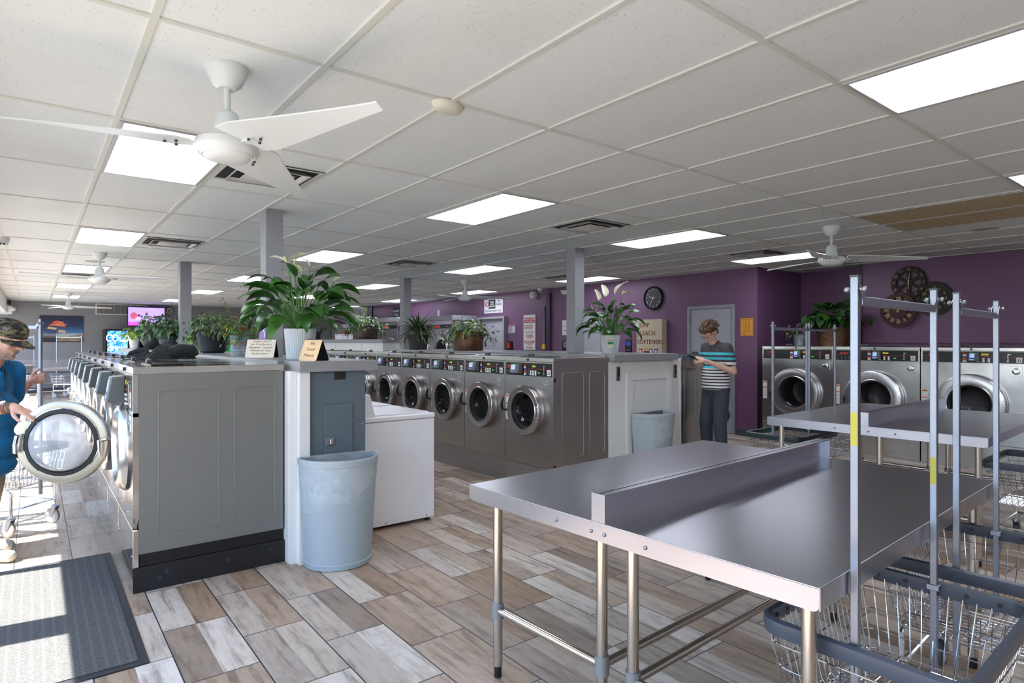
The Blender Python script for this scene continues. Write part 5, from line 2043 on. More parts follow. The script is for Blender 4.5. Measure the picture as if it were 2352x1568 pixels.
# recess plants on top of the corner washers
r6 = random.Random(17)
def rpot(t):
    mb = MB(); mb.lathe([(0, 0), (0.20, 0), (0.205, 0.01), (0.215, 0.25), (0.22, 0.26), (0.205, 0.26), (0.2, 0.22), (0, 0.2)], n=40)
    mb.build('pot', mat('bronze_bucket', (112, 84, 62), 0.5, 0.5, var=0.35, vs=18), t)
def rfol(t):
    mb = MB(); scatter_leaves(mb, r6, 85, (0, 0, 0.36), 0.34, 0.34, 0.22, 0.17, 0.8, [0, 0, 1], down=0.15, stem=0.04, droop=0.7)
    for k in range(9):
        leaf(mb, (0.1 * math.cos(k), 0.1 * math.sin(k), 0.45), k * 0.7, 1.0, 0.19, 0.15, mi=k % 2, n=6, stem=0.12, droop=0.5)
    mb.build('foliage', [M_FICUS, M_LILY], t)
bushy('bucket_planter', 'broad-leaved plant in a bronze bucket on the corner washers', (9.15, 4.10, 1.392), rpot, rfol)
def fpot2(t): lathe_part(t, 'pot', [(0, 0), (0.075, 0), (0.088, 0.17), (0.09, 0.175), (0.08, 0.175), (0, 0.15)], M_GALV)
def ffol2(t):
    mb = MB(); scatter_leaves(mb, r6, 60, (0, 0, 0.2), 0.15, 0.15, 0.14, 0.06, 0.5, [0], down=0.4, stem=0.03)
    mb.build('foliage', [M_FERN], t)
    cols = [(168, 120, 160), (150, 160, 200), (232, 160, 140), (240, 190, 150), (190, 130, 150)]
    for k in range(11):
        a, b, z = r6.uniform(-0.17, 0.16), r6.uniform(-0.12, 0.02), r6.uniform(0.16, 0.36)
        x, y = off(a, b)
        mb = MB()
        for ring in range(2):
            for q in range(11):
                leaf(mb, (x, y, z), 2 * PI * q / 11 + ring * 0.3, 0.2 + 0.5 * ring, 0.045, 0.02, droop=-0.2, n=4)
        mb.ball((x, y, z + 0.008), 0.010, 8, 5)
        mb.build('flower', mat('petal_%d' % (k % 5), cols[k % 5], 0.6), t)
bushy('flower_arrangement', 'pastel flower arrangement in a small zinc pot on the corner washers', (8.95, 4.50, 1.392), fpot2, ffol2)

# ================================================================== things on the walls
WX_ = PURX
def wall_sign(name, label, cat, y0, y1, z0, z1, m, x=WX_, th=0.012, group=None, bevel=0.0015):
    """board on the purple wall facing -X; y0<y1; children use local coords: text helper w_text"""
    t = thing(name, label, cat, (x, (y0 + y1) / 2, (z0 + z1) / 2), 0, group)
    hy, hz = (y1 - y0) / 2, (z1 - z0) / 2
    mb = MB(); mb.box(-th, -0.0005, -hy, hy, -hz, hz)
    mb.build('board', m, t, bevel=bevel)
    return t, hy, hz, -th


def wtext(t, s, y, z, size, m, x, name='lettering', **k):
    mb = MB(); put_text(mb, s, (x - 0.0012, y, z), size, FX, **k)
    return mb.build(name, m, t)


# wall clock
t = thing('wall_clock', 'round black wall clock with white numerals above the soap dispenser', 'clock', (WX_, 6.985, 2.23))
mb = MB(); mb.lathe([(0, -0.001), (0.205, -0.001), (0.21, -0.02), (0.205, -0.045), (0.192, -0.05), (0.184, -0.042), (0.184, -0.028)], axis='x', n=48); mb.build('case', M_BLACK, t)
mb = MB(); mb.lathe([(0.184, -0.030), (0.001, -0.030)], axis='x', n=48); mb.build('dial', mat('clock_dial', (40, 42, 50), 0.5), t)
for k in range(1, 13):
    a = PI / 2 - 2 * PI * k / 12
    wtext(t, str(k), -0.148 * math.cos(a), 0.148 * math.sin(a), 0.046, M_WINK, -0.030, 'numeral', depth=0.0004)
mb = MB(); mb.lathe([(0.018, -0.0305), (0.001, -0.0305)], axis='x', n=12)
def hand(mb, ang, L, w, x):
    a = math.radians(90 - ang)
    d = Vector((0, -math.cos(a), math.sin(a))); s_ = Vector((0, d.z, -d.y))
    c = Vector((x, 0, 0))
    p = [c - d * 0.03 - s_ * w, c - d * 0.03 + s_ * w, c + d * L + s_ * w * 0.5, c + d * L - s_ * w * 0.5]
    q = [v + Vector((-0.001, 0, 0)) for v in p]
    mb.add(p + q, [(0, 1, 2, 3), (4, 7, 6, 5), (0, 4, 5, 1), (1, 5, 6, 2), (2, 6, 7, 3), (3, 7, 4, 0)])
mb = MB(); hand(mb, 289, 0.10, 0.006, -0.033); mb.build('hour_hand', M_WINK, t)
mb = MB(); hand(mb, 208, 0.15, 0.005, -0.036); mb.build('minute_hand', M_WINK, t)

# soap dispenser
t = thing('soap_dispenser', 'cream wall vending box lettered soap bleach softeners', 'dispenser', (WX_, 6.995, 1.55))
M_CREAM = mat('cream_enamel', (196, 186, 160), 0.45, var=0.02)
mb = MB(); mb.box(-0.13, -0.0005, -0.285, 0.285, -0.42, 0.30); mb.build('cabinet', M_CREAM, t, bevel=0.006)
M_MAROON = mat('maroon_ink', (112, 28, 32), 0.6)
for k, s_ in enumerate(('SOAP', 'BLEACH', 'SOFTENERS')):
    wtext(t, s_, 0.265, 0.20 - 0.15 * k, 0.112, M_MAROON, -0.13, align='LEFT', depth=0.0008)
mb = MB(); mb.box(-0.136, -0.130, -0.24, 0.23, -0.36, -0.32 + 0.0); mb.box(-0.136, -0.13, -0.24, 0.23, -0.215, -0.21)
for k, c in enumerate(((220, 70, 30), (232, 140, 40), (90, 140, 190), (120, 60, 160))):
    m2 = MB(); y = 0.19 - 0.115 * k
    m2.box(-0.134, -0.130, y - 0.034, y + 0.034, -0.31, -0.22); m2.build('product_label', mat('soap_label_%d' % k, c, 0.5), t)
    m2 = MB(); m2.box(-0.1355, -0.134, y - 0.018, y + 0.018, -0.285, -0.245); m2.build('product_mark', M_PAPER, t)
mb.build('label_rail', M_CREAM, t, bevel=0.001)
mb = MB(); mb.cyl((-0.13, 0.25, 0.0), (-0.136, 0.25, 0.0), 0.008, n=12); mb.build('lock', M_DGREY, t)

# instruction sign
t, hy, hz, xf = wall_sign('instruction_sign', 'tall white washing and drying instructions sign with red headings', 'sign', 10.23, 10.65, 1.27, 2.05, M_PAPER)
mb = MB(); mb.box(xf - 0.006, xf + 0.004, -hy, hy, hz - 0.012, hz); mb.box(xf - 0.006, xf + 0.004, -hy, hy, -hz, -hz + 0.012)
mb.box(xf - 0.006, xf + 0.004, -hy, -hy + 0.008, -hz, hz); mb.box(xf - 0.006, xf + 0.004, hy - 0.008, hy, -hz, hz); mb.build('frame', M_LSTEEL, t)
mb = MB(); mb.box(xf - 0.001, xf, -0.185, 0.185, 0.215, 0.325); mb.build('red_band', M_REDINK, t)
wtext(t, 'WASHING & DRYING', 0, 0.29, 0.042, M_WINK, xf - 0.001, bold=0.0008)
wtext(t, 'INSTRUCTIONS', 0, 0.245, 0.042, M_WINK, xf - 0.001, bold=0.0008)
wtext(t, 'Do Not Overload The Machines\nSelect Washer Temperature Desired\nSelect Dryer Temperature Desired\nUse Bleach & Softener Per Label\nPlease Leave The Machines Clean', 0.17, 0.125, 0.0205, M_REDINK, xf, align='LEFT')
wtext(t, 'USE CAUTION:', 0, 0.005, 0.044, M_REDINK, xf)
wtext(t, 'Never leave children unattended\nin or near machines while in use.\nDo not open a washer while running.\nCheck lint screens before drying\nand empty all pockets.', 0, -0.085, 0.018, M_REDINK, xf)
mb = MB(); mb.box(xf - 0.001, xf, -0.17, 0.17, -0.232, -0.178); mb.build('red_band', M_REDINK, t)
wtext(t, 'WARNING!', 0, -0.205, 0.056, M_WINK, xf - 0.001, bold=0.001)
wtext(t, 'Use Washers and Dryers\nat Own Risk', 0, -0.262, 0.026, M_REDINK, xf)
wtext(t, 'We Are Not Responsible For\nLoss Or Damage Of Clothes.', 0, -0.335, 0.022, M_REDINK, xf)

# no loitering sign
t, hy, hz, xf = wall_sign('no_loitering_sign', 'white sign with red NO and black box above the recessed door', 'sign', 11.42, 12.17, 2.14, 2.475, M_PAPER)
wtext(t, 'NO', 0.275, 0.045, 0.17, M_REDINK, xf, sx=0.62, bold=0.002)
mb = MB(); mb.box(xf - 0.001, xf, -0.085, 0.19, -0.06, 0.155); mb.build('black_box', M_BINK, t)
wtext(t, 'LOITERING\nALCOHOL\nILLEGAL DRUGS', 0.052, 0.046, 0.052, M_WINK, xf - 0.001, sx=0.62, bold=0.001)
wtext(t, 'ON', -0.225, 0.11, 0.07, M_BINK, xf, sx=0.7)
wtext(t, 'PREMISES', -0.225, 0.03, 0.07, M_BINK, xf, sx=0.68)
wtext(t, 'VIOLATORS WILL BE SUBJECT TO ARREST', 0, -0.115, 0.058, mat('faded_ink', (112, 92, 130), 0.6), xf, sx=0.60)

# orange poster by the door
t, hy, hz, xf = wall_sign('orange_poster', 'small orange printed poster right of the grey door', 'poster', 5.09, 5.30, 1.55, 1.82, mat('poster_orange', (226, 158, 56), 0.6), th=0.003)
wtext(t, 'Rates & Settings Guide', 0, 0.112, 0.0155, mat('brown_ink', (120, 70, 60), 0.6), xf)
for k in range(8):
    wtext(t, '%d     No. %d     $%d.%02d' % (k + 1, 10 + k, 3 + k % 4, 25 * (k % 4)), 0, 0.075 - 0.022 * k, 0.013, mat('brown_ink', (120, 70, 60), 0.6), xf)
mb = MB(); mb.box(xf - 0.0006, xf, 0.03, 0.05, -0.118, -0.105); mb.build('logo', mat('navy_ink', (36, 44, 90), 0.6), t)

# restroom style blue sign by the soap box
t, hy, hz, xf = wall_sign('blue_symbol_sign', 'small black sign with blue restroom symbols left of the soap box', 'sign', 7.50, 7.65, 1.25, 1.50, M_BLACKGLOSS)
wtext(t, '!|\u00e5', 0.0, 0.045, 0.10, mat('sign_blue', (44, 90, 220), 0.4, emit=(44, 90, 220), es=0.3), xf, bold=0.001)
wtext(t, 'RESTROOM', 0, -0.075, 0.018, M_WINK, xf)
# white wifi sign and black plaque left of the post
t, hy, hz, xf = wall_sign('wifi_sign', 'white paper sign half hidden left of the middle post', 'sign', 9.14, 9.38, 1.59, 1.90, M_PAPER, th=0.004)
wtext(t, '((  i  ))', 0, 0.03, 0.055, mat('wifi_blue', (90, 100, 170), 0.6), xf)
wtext(t, 'FREE WIFI', 0, -0.06, 0.03, mat('wifi_blue', (90, 100, 170), 0.6), xf)
t = thing('door_plaque', 'black arched plaque with white lettering half hidden left of the middle post', 'plaque', (WX_, 9.24, 1.40))
pts = [(-0.13, -0.12), (0.13, -0.12), (0.13, 0.08), (0.08, 0.085), (0.04, 0.12), (0, 0.13), (-0.04, 0.12), (-0.08, 0.085), (-0.13, 0.08)]
mb = MB(); mb.prism(pts, -0.012, -0.0005, axis='x'); mb.build('board', M_BLACKGLOSS, t, bevel=0.003)
wtext(t, 'Laundry\nLoads of Fun\nWash & Dry\nFold Repeat', 0, -0.005, 0.036, M_WINK, -0.012)

# pair of smaller fittings
def bell(y, z, r, label):
    t = thing('wall_horn', label, 'alarm horn', (WX_, y, z))
    mb = MB(); mb.lathe([(0, -0.001), (r, -0.001), (r * 0.98, -0.07), (r * 0.8, -0.10), (0, -0.105)], axis='x', n=26); mb.build('housing', M_FANW, t)
    mb = MB(); mb.lathe([(r * 0.42, -0.10), (r * 0.42, -0.13), (r * 0.3, -0.135), (0, -0.135)], axis='x', n=18); mb.build('dome', M_FANW, t)
bell(10.26, 2.48, 0.085, 'round white alarm horn near the ceiling beside the purple pipe')
bell(20.9, 2.46, 0.085, 'small far round white alarm horn at the far purple wall')
# thermostat
t = thing('thermostat', 'white thermostat in a clear lock box beside the instructions sign', 'thermostat', (WX_, 11.03, 1.735))
mb = MB(); mb.box(-0.03, -0.0005, -0.085, 0.0, -0.06, 0.06); mb.build('body', M_APPL, t, bevel=0.006)
mb = MB(); mb.box(-0.033, -0.030, -0.045, -0.02, -0.03, 0.03); mb.build('screen', mat('lcd_grey', (110, 120, 110), 0.3), t)
mb = MB(); mb.box(-0.055, -0.0005, -0.11, 0.14, -0.09, 0.09)
mb.build('clear_guard', mat('clear_plastic', (226, 226, 240), 0.08, alpha=0.22), t, bevel=0.006)
# red lit box
t = thing('token_reader', 'small black box with a red light beside the recessed door', 'box', (WX_, 11.14, 1.36))
mb = MB(); mb.box(-0.04, -0.0005, -0.085, 0.085, -0.11, 0.11); mb.build('case', M_BLACK, t, bevel=0.006)
mb = MB(); mb.box(-0.042, -0.040, 0.01, 0.055, -0.05, 0.07); mb.build('red_light', mat('red_lamp', (200, 30, 30), 0.4, emit=(220, 30, 30), es=0.2), t)
# grey tube holder with a yellow end
t = thing('tube_holder', 'slim grey tube with yellow labels and a yellow cap on the purple wall', 'tube', (WX_ - 0.03, 9.92, 1.30))
mb = MB(); mb.cyl((0, 0, 0.09), (0, 0, 0.92), 0.028, n=16); mb.build('tube_body', mat('tube_grey', (112, 118, 128), 0.5), t)
mb = MB(); mb.box(-0.032, 0.032, -0.045, 0.045, 0, 0.10); mb.build('end_cap', mat('cap_yellow', (226, 186, 32), 0.45), t, bevel=0.008)
for z in (0.22, 0.32, 0.42):
    mb = MB(); mb.cyl((0, 0, z), (0, 0, z + 0.03), 0.0285, n=16, caps=False); mb.build('yellow_label', mat('label_dull_yellow', (140, 132, 70), 0.5), t)
# socket high on the wall
t = thing('wall_socket', 'white socket plate high on the purple wall', 'socket', (WX_, 14.32, 2.24))
mb = MB(); mb.box(-0.006, -0.0005, -0.055, 0.055, -0.08, 0.08); mb.build('plate', M_APPL, t, bevel=0.002)
mb = MB(); mb.box(-0.008, -0.006, -0.012, 0.012, -0.045, -0.01); mb.box(-0.008, -0.006, -0.012, 0.012, 0.01, 0.045); mb.build('socket_face', M_GREYINK, t)
# emergency light half hidden by the post
t = thing('emergency_light', 'white twin-head emergency light high on the wall at the middle post', 'emergency light', (WX_, 9.18, 2.48))
mb = MB(); mb.box(-0.06, -0.0005, -0.12, 0.12, -0.05, 0.04); mb.build('battery_case', M_APPL, t, bevel=0.005)
for s in (-1, 1):
    mb = MB(); mb.cyl((-0.03, s * 0.1, 0.02), (-0.09, s * 0.12, 0.0), 0.035, 0.045, n=16); mb.build('lamp_head', M_APPL, t)
# surveillance sign far
t, hy, hz, xf = wall_sign('surveillance_sign', 'small white no soliciting loitering sign on the far purple wall', 'sign', 19.85, 20.45, 2.08, 2.44, M_PAPER)
wtext(t, 'NO', 0.0, 0.11, 0.10, M_REDINK, xf)
wtext(t, 'SOLICITING\nLOITERING', 0, -0.05, 0.105, M_BINK, xf, bold=0.003, sx=0.8)
t, hy, hz, xf = wall_sign('blue_plaque', 'dark plaque with white lettering beside the far post', 'sign', 16.55, 17.0, 2.17, 2.50, mat('plaque_slate', (52, 58, 78), 0.5))
wtext(t, 'Laundry\nToday', 0, 0, 0.12, M_WINK, xf)
# ceiling-hung far tv
t = thing('ceiling_television', 'dark television hanging from the ceiling above the far boiler planter', 'television', (8.2, 18.4, 2.30), math.radians(32))
mb = MB(); mb.box(-0.03, 0.03, -0.5, 0.5, -0.28, 0.28); mb.build('case', M_BLACK, t, bevel=0.006)


def tvscreen(name, seed, tint, es):
    g = G(name)
    o, x, y, z = g.xyz()
    n = g.n('ShaderNodeTexVoronoi'); n.inputs['Scale'].default_value = 5
    mp = g.n('ShaderNodeMapping'); mp.inputs['Location'].default_value = (seed, seed, seed)
    g.l(o, mp.inputs[0]); g.l(mp.outputs[0], n.inputs['Vector'])
    n2 = g.noise(mp.outputs[0], 4, 3)
    c = g.ramp(n2, tint)
    g.l(c, g.p.inputs['Emission Color']); g.p.inputs['Emission Strength'].default_value = es
    g.p.inputs['Base Color'].default_value = (0.02, 0.02, 0.02, 1); g.p.inputs['Roughness'].default_value = 0.2
    return g.m


mb = MB(); mb.box(-0.032, -0.030, -0.48, 0.48, -0.26, 0.26)
mb.build('screen', tvscreen('tv_dim_picture', 3, [(0.35, (20, 22, 34)), (0.5, (60, 62, 72)), (0.6, (96, 110, 60)), (0.7, (110, 120, 150))], 0.5), t)
mb = MB(); mb.box(-0.02, 0.02, -0.02, 0.02, 0.28, 0.295); mb.build('mount', M_DGREY, t)

# gear clocks
M_GEARD = mat('gear_dark_bronze', (44, 34, 30), 0.55, 0.4, var=0.3, vs=14)
M_GEARR = mat('gear_rust_brown', (62, 26, 22), 0.5, 0.2, var=0.2, vs=14)
M_GEARO = mat('gear_olive_black', (44, 42, 36), 0.55, 0.3, var=0.3, vs=14)
M_GOLD = mat('antique_gold', (176, 156, 104), 0.45, 0.4)


def ringplate(mb, r0, r1, x0, x1, n=72, teeth=0, th=0.0, mi=None):
    vs, fs = [], []
    N = n if not teeth else teeth * 4
    for k in range(N):
        a = 2 * PI * k / N
        rr_ = r1
        if teeth: rr_ = r1 + (th if k % 4 in (1, ) else (th * 0.75 if k % 4 == 2 else 0))
        for (r, x) in ((r0, x0), (rr_, x0), (rr_, x1), (r0, x1)):
            vs.append((x, r * math.cos(a), r * math.sin(a)))
    for k in range(N):
        b, c = k * 4, ((k + 1) % N) * 4
        for j in range(4):
            fs.append((b + j, b + (j + 1) % 4, c + (j + 1) % 4, c + j))
    mb.add(vs, fs, False, mi)


def spokes(mb, n, r0, r1, w0, w1, x0, x1, ph=0.0):
    for k in range(n):
        a = 2 * PI * k / n + ph
        d = Vector((0, math.cos(a), math.sin(a))); s_ = Vector((0, -d.z, d.y))
        vs = []
        for x in (x0, x1):
            for (r, w_) in ((r0, w0), (r1, w1)):
                for sg in (-1, 1):
                    v = d * r + s_ * w_ * sg; vs.append((x, v.y, v.z))
        mb.add(vs, [(0, 2, 3, 1), (4, 5, 7, 6), (0, 1, 5, 4), (2, 6, 7, 3), (0, 4, 6, 2), (1, 3, 7, 5)])


RXW = XR
# toothed clock
t = thing('gear_clock', 'dark toothed gear wall clock with six spokes, topmost of the three', 'clock', (RXW, 3.25, 2.27), 0, 'gear-shaped wall clocks')
mb = MB(); ringplate(mb, 0.150, 0.205, -0.045, -0.02, teeth=52, th=0.022); spokes(mb, 6, 0.03, 0.155, 0.016, 0.022, -0.042, -0.022, PI / 2); ringplate(mb, 0.0, 0.045, -0.046, -0.001, 24)
mb.build('gear_wheel', M_GEARD, t)
for k in list(range(1, 13)):
    a = PI / 2 - 2 * PI * k / 12
    wtext(t, str(k), -0.183 * math.cos(a), 0.183 * math.sin(a), 0.052, M_GOLD, -0.045, 'numeral', depth=0.0006)
mb = MB(); hand(mb, 8, 0.13, 0.006, -0.05); mb.build('minute_hand', M_GOLD, t)
mb = MB(); hand(mb, 178, 0.09, 0.007, -0.048); mb.build('hour_hand', M_GOLD, t)
# fluted disc clock
t = thing('gear_clock', 'olive black fluted disc wall clock, rightmost of the three gear clocks', 'clock', (RXW, 2.955, 2.035), 0, 'gear-shaped wall clocks')
mb = MB(); ringplate(mb, 0.165, 0.225, -0.028, -0.001, teeth=90, th=0.006); ringplate(mb, 0.0, 0.17, -0.022, -0.001, 60); ringplate(mb, 0.163, 0.172, -0.032, -0.02, 60)
mb.build('fluted_disc', M_GEARO, t)
for k in (10, 11, 12, 1, 2, 3, 4, 5, 6, 7):
    a = PI / 2 - 2 * PI * k / 12
    wtext(t, str(k), -0.14 * math.cos(a), 0.14 * math.sin(a), 0.052, M_GOLD, -0.022, 'numeral', depth=0.0006)
# roman ring clock
t = thing('gear_clock', 'rust brown ring clock with cut-out roman numerals, lowest of the three gear clocks', 'clock', (RXW, 3.365, 1.895), 0, 'gear-shaped wall clocks')
mb = MB(); ringplate(mb, 0.185, 0.232, -0.075, -0.05, 72); ringplate(mb, 0.0, 0.115, -0.075, -0.05, 60); mb.cyl((-0.05, 0, 0), (-0.001, 0, 0), 0.03, n=16)
mb.build('ring_wheel', M_GEARR, t)
ROM = ['I', 'II', 'III', 'IIII', 'V', 'VI', 'VII', 'VIII', 'IX', 'X', 'XI', 'XII']
for k in range(1, 13):
    a = PI / 2 - 2 * PI * k / 12
    vs, fs = text_geo(ROM[k - 1], 0.085, depth=0.004, bold=0.0018, sx=0.6)
    R = Matrix.Translation((-0.062, -0.15 * math.cos(a), 0.15 * math.sin(a))) @ Matrix.Rotation(FX, 4, 'Z') @ Matrix.Rotation(-(PI / 2 - a) * -1 * -1 if False else (PI / 2 - a), 4, 'Y')
    mb = MB(); mb.add([R @ Vector(v) for v in vs], fs); mb.build('roman_numeral', M_GOLD, t)
mb = MB(); hand(mb, 357, 0.10, 0.006, -0.078); mb.build('minute_hand', M_GOLD, t)
mb = MB(); hand(mb, 46, 0.085, 0.006, -0.077); mb.build('hour_hand', M_GOLD, t)

# ================================================================== far grey wall
FY_ = FARY
def fsign(name, label, cat, x0, x1, z0, z1, m, th=0.03):
    t = thing(name, label, cat, ((x0 + x1) / 2, FY_, (z0 + z1) / 2))
    mb = MB(); mb.box(-(x1 - x0) / 2, (x1 - x0) / 2, -th, -0.0005, -(z1 - z0) / 2, (z1 - z0) / 2)
    mb.build('board', m, t, bevel=0.003)
    return t, (x1 - x0) / 2, (z1 - z0) / 2, -th


def ftext(t, s, x, z, size, m, y, name='lettering', **k):
    mb = MB(); put_text(mb, s, (x, y - 0.0015, z), size, 0, **k)
    return mb.build(name, m, t)


# laundry picture
def dusk():
    g = G('dusk_print')
    o, x, y, z = g.xyz()
    f = g.math('ADD', g.math('MULTIPLY', z, 1.3), 0.5)
    c = g.ramp(f, [(0.0, (20, 22, 34)), (0.14, (30, 30, 44)), (0.2, (150, 120, 86)), (0.27, (190, 196, 204)), (0.36, (70, 120, 170)), (0.6, (26, 54, 100)), (1, (20, 26, 52))])
    n = g.noise(g.comb(g.math('MULTIPLY', x, 2.0), 0.0, g.math('MULTIPLY', z, 9.0)), 1.4, 4)
    c = g.mix(g.ramp(n, [(0.52, (0, 0, 0)), (0.75, (0.6, 0.6, 0.6))]), c, (22, 26, 46))
    dark = g.ramp(x, [(0.46, (1, 1, 1)), (0.5, (0, 0, 0))])
    l_ = g.math('LESS_THAN', x, -0.12)
    lo = g.math('LESS_THAN', z, 0.2)
    c = g.mix(g.math('MULTIPLY', l_, 0.55), c, (24, 26, 48))
    g.l(c, g.p.inputs['Base Color']); g.p.inputs['Roughness'].default_value = 0.5
    return g.m


t, hx, hz, yf = fsign('laundry_picture', 'large dusk photo print of a red coin laundry sign on the far grey wall', 'picture', 0.12, 1.13, 1.45, 2.2, dusk())
M_NEON = mat('print_neon_red', (206, 60, 44), 0.5); M_NEONT = mat('print_neon_pale', (250, 190, 150), 0.5); M_PSIGN = mat('print_sign_cream', (226, 200, 150), 0.5)
mb = MB(); mb.prism([(-0.27, 0.11), (0.09, 0.04), (0.095, 0.12), (0.02, 0.20), (-0.10, 0.24), (-0.20, 0.20)], yf - 0.001, yf, axis='y'); mb.build('neon_shape', M_NEON, t)
mb = MB(); put_text(mb, 'COIN', (-0.065, yf - 0.0025, 0.175), 0.085, 0, depth=0.0005, bold=0.001); mb.build('lettering', M_NEONT, t)
mb = MB(); put_text(mb, 'LAUNDRY', (-0.09, yf - 0.0025, 0.105), 0.085, 0, depth=0.0005, bold=0.001); mb.build('lettering', M_NEONT, t)
mb = MB(); mb.prism([(-0.33, 0.0), (-0.12, -0.03), (-0.12, 0.03), (-0.31, 0.06)], yf - 0.001, yf, axis='y'); mb.build('cream_panel', M_PSIGN, t)
ftext(t, 'WASH DRY & FOLD', -0.222, 0.018, 0.026, M_REDINK, yf - 0.001)
mb = MB(); mb.prism([(-0.08, -0.10), (0.08, -0.12), (0.09, -0.05), (-0.07, -0.03)], yf - 0.001, yf, axis='y'); mb.build('cream_panel', M_PSIGN, t)
ftext(t, 'DRIVE IN\nCLEANERS', 0.005, -0.075, 0.026, M_REDINK, yf - 0.001)
mb = MB(); mb.prism([(-0.12, -0.36), (0.5, -0.36), (0.5, -0.16), (0.2, -0.20), (-0.1, -0.30)], yf - 0.0006, yf, axis='y'); mb.build('roof_shape', mat('print_roof', (150, 128, 110), 0.5, var=0.4, vs=6), t)

# television on the far wall
t = thing('wall_television', 'lit television with a purple classroom picture on the far grey wall', 'television', (2.69, FY_ - 0.35, 2.215))
mb = MB(); mb.box(-0.49, 0.49, -0.03, 0.03, -0.285, 0.285); mb.build('case', M_BLACK, t, bevel=0.005)
def emi(n, c, e=1.0): return mat(n, c, 0.3, emit=c, es=e)
mb = MB(); mb.box(-0.475, 0.475, -0.032, -0.030, -0.27, 0.27); sc = mb.build('screen', emi('tv_lilac', (150, 128, 236), 1.0), t)
mb = MB(); mb.box(-0.475, 0.475, -0.033, -0.032, -0.27, -0.17); mb.build('picture_floor', emi('tv_magenta', (196, 70, 206)), sc)
for (x, z, r, c) in ((-0.33, 0.02, 0.10, (150, 70, 90)), (-0.24, -0.06, 0.06, (222, 150, 220)), (-0.2, 0.03, 0.035, (50, 30, 60)), (-0.13, 0.0, 0.03, (60, 30, 60)), (0.0, 0.09, 0.035, (90, 60, 90)), (0.22, -0.01, 0.045, (50, 36, 70)), (0.18, -0.05, 0.03, (210, 130, 160)), (0.33, -0.06, 0.05, (60, 80, 190))):
    mb = MB(); mb.cyl((x, -0.0332, z), (x, -0.0345, z), r, n=20); mb.build('picture_figure', emi('tv_fig_%d_%d_%d' % c, c), sc)
mb = MB(); mb.box(-0.045, 0.05, -0.0350, -0.0332, -0.06, 0.06); mb.build('picture_figure', emi('tv_fig_dark', (40, 36, 90)), sc)
mb = MB(); mb.box(-0.035, 0.04, -0.0365, -0.0350, -0.03, 0.03); mb.build('picture_board', emi('tv_pale', (220, 220, 250)), sc)
mb = MB(); put_text(mb, 'The Virginia Health', (0, -0.034, 0.14), 0.035, 0, depth=0.0003); mb.build('lettering', emi('tv_ink', (90, 80, 170)), sc)
mb = MB(); mb.box(-0.04, 0.04, 0.03, 0.35, -0.1, 0.1); mb.build('wall_bracket', M_DGREY, t)

# vending machines
t = thing('drinks_machine', 'black vending machine with a lit blue cold drinks front', 'vending machine', (1.60, FY_ - 0.80, 0))
mb = MB(); mb.box(0, 0.86, 0, 0.78, 0.02, 1.82); mb.build('cabinet', M_BLACK, t, bevel=0.01)
g = G('blue_water_light'); o, x, y, z = g.xyz()
n = g.noise(o, 9, 4, 0.7)
c = g.ramp(n, [(0.35, (10, 50, 150)), (0.5, (30, 120, 230)), (0.65, (150, 220, 255))])
g.l(c, g.p.inputs['Emission Color']); g.p.inputs['Emission Strength'].default_value = 1.0; g.l(c, g.p.inputs['Base Color'])
mb = MB(); mb.box(0.06, 0.56, -0.008, 0.0, 0.25, 1.77); fp = mb.build('lit_front', g.m, t, bevel=0.002)
M_LIT = emi('sign_white_light', (236, 246, 255), 1.1)
mb = MB(); put_text(mb, 'COLD', (0.31, -0.0095, 1.55), 0.30, 0, depth=0.0006, bold=0.004, sx=0.70); mb.build('lettering', M_LIT, fp)
mb = MB(); put_text(mb, 'drinks', (0.31, -0.0095, 1.27), 0.24, 0, depth=0.0006, bold=0.004, sx=0.80); mb.build('lettering', M_LIT, fp)
mb = MB(); mb.box(0.60, 0.82, -0.012, 0.0, 0.9, 1.72); mb.build('selection_panel', M_DGREY, t, bevel=0.003)
mb = MB()
for k in range(6): mb.box(0.62, 0.80, -0.018, -0.012, 1.66 - k * 0.07, 1.69 - k * 0.07)
mb.build('button', M_ZINC, t)
t = thing('snack_machine', 'dark snack vending machine right of the cold drinks machine', 'vending machine', (2.55, FY_ - 0.85, 0))
mb = MB(); mb.box(0, 0.95, 0, 0.83, 0.02, 1.84); mb.build('cabinet', M_BLACK, t, bevel=0.01)
mb = MB(); mb.box(0.06, 0.66, -0.006, 0, 0.6, 1.72); mb.build('window', M_BLACKGLOSS, t)
r_ = random.Random(4)
for rw in range(4):
    for k in range(6):
        mb = MB(); x = 0.09 + k * 0.095
        mb.box(x, x + 0.07, -0.012, -0.006, 0.72 + rw * 0.25, 0.84 + rw * 0.25)
        mb.build('snack_pack', emi('snack_%d' % ((rw * 6 + k) % 5), [(200, 60, 40), (230, 180, 60), (60, 120, 200), (220, 120, 60), (90, 160, 90)][(rw * 6 + k) % 5], 0.3), t)
mb = MB(); mb.box(0.70, 0.90, -0.012, 0, 0.9, 1.7); mb.build('selection_panel', M_DGREY, t)
# change machine with green dollar sign
t = thing('change_machine', 'dark change machine with a green dollar sign between the plants', 'change machine', (4.80, FY_ - 0.5, 0))
mb = MB(); mb.box(0, 0.6, 0, 0.48, 0.0, 1.62); mb.build('cabinet', M_BLACK, t, bevel=0.008)
mb = MB(); put_text(mb, '$', (0.2, -0.003, 1.22), 0.36, 0, depth=0.001, bold=0.01); mb.build('lettering', emi('dollar_green', (30, 130, 70), 0.6), t)
mb = MB(); put_text(mb, 'CHANGE', (0.3, -0.003, 1.48), 0.15, 0, depth=0.001); mb.build('lettering', emi('dollar_green', (30, 130, 70), 0.6), t)
mb = MB(); mb.box(-0.03, 0.63, -0.02, 0.0, 0.0, 0.03); mb.build('foot_rail', M_ZINC, t)
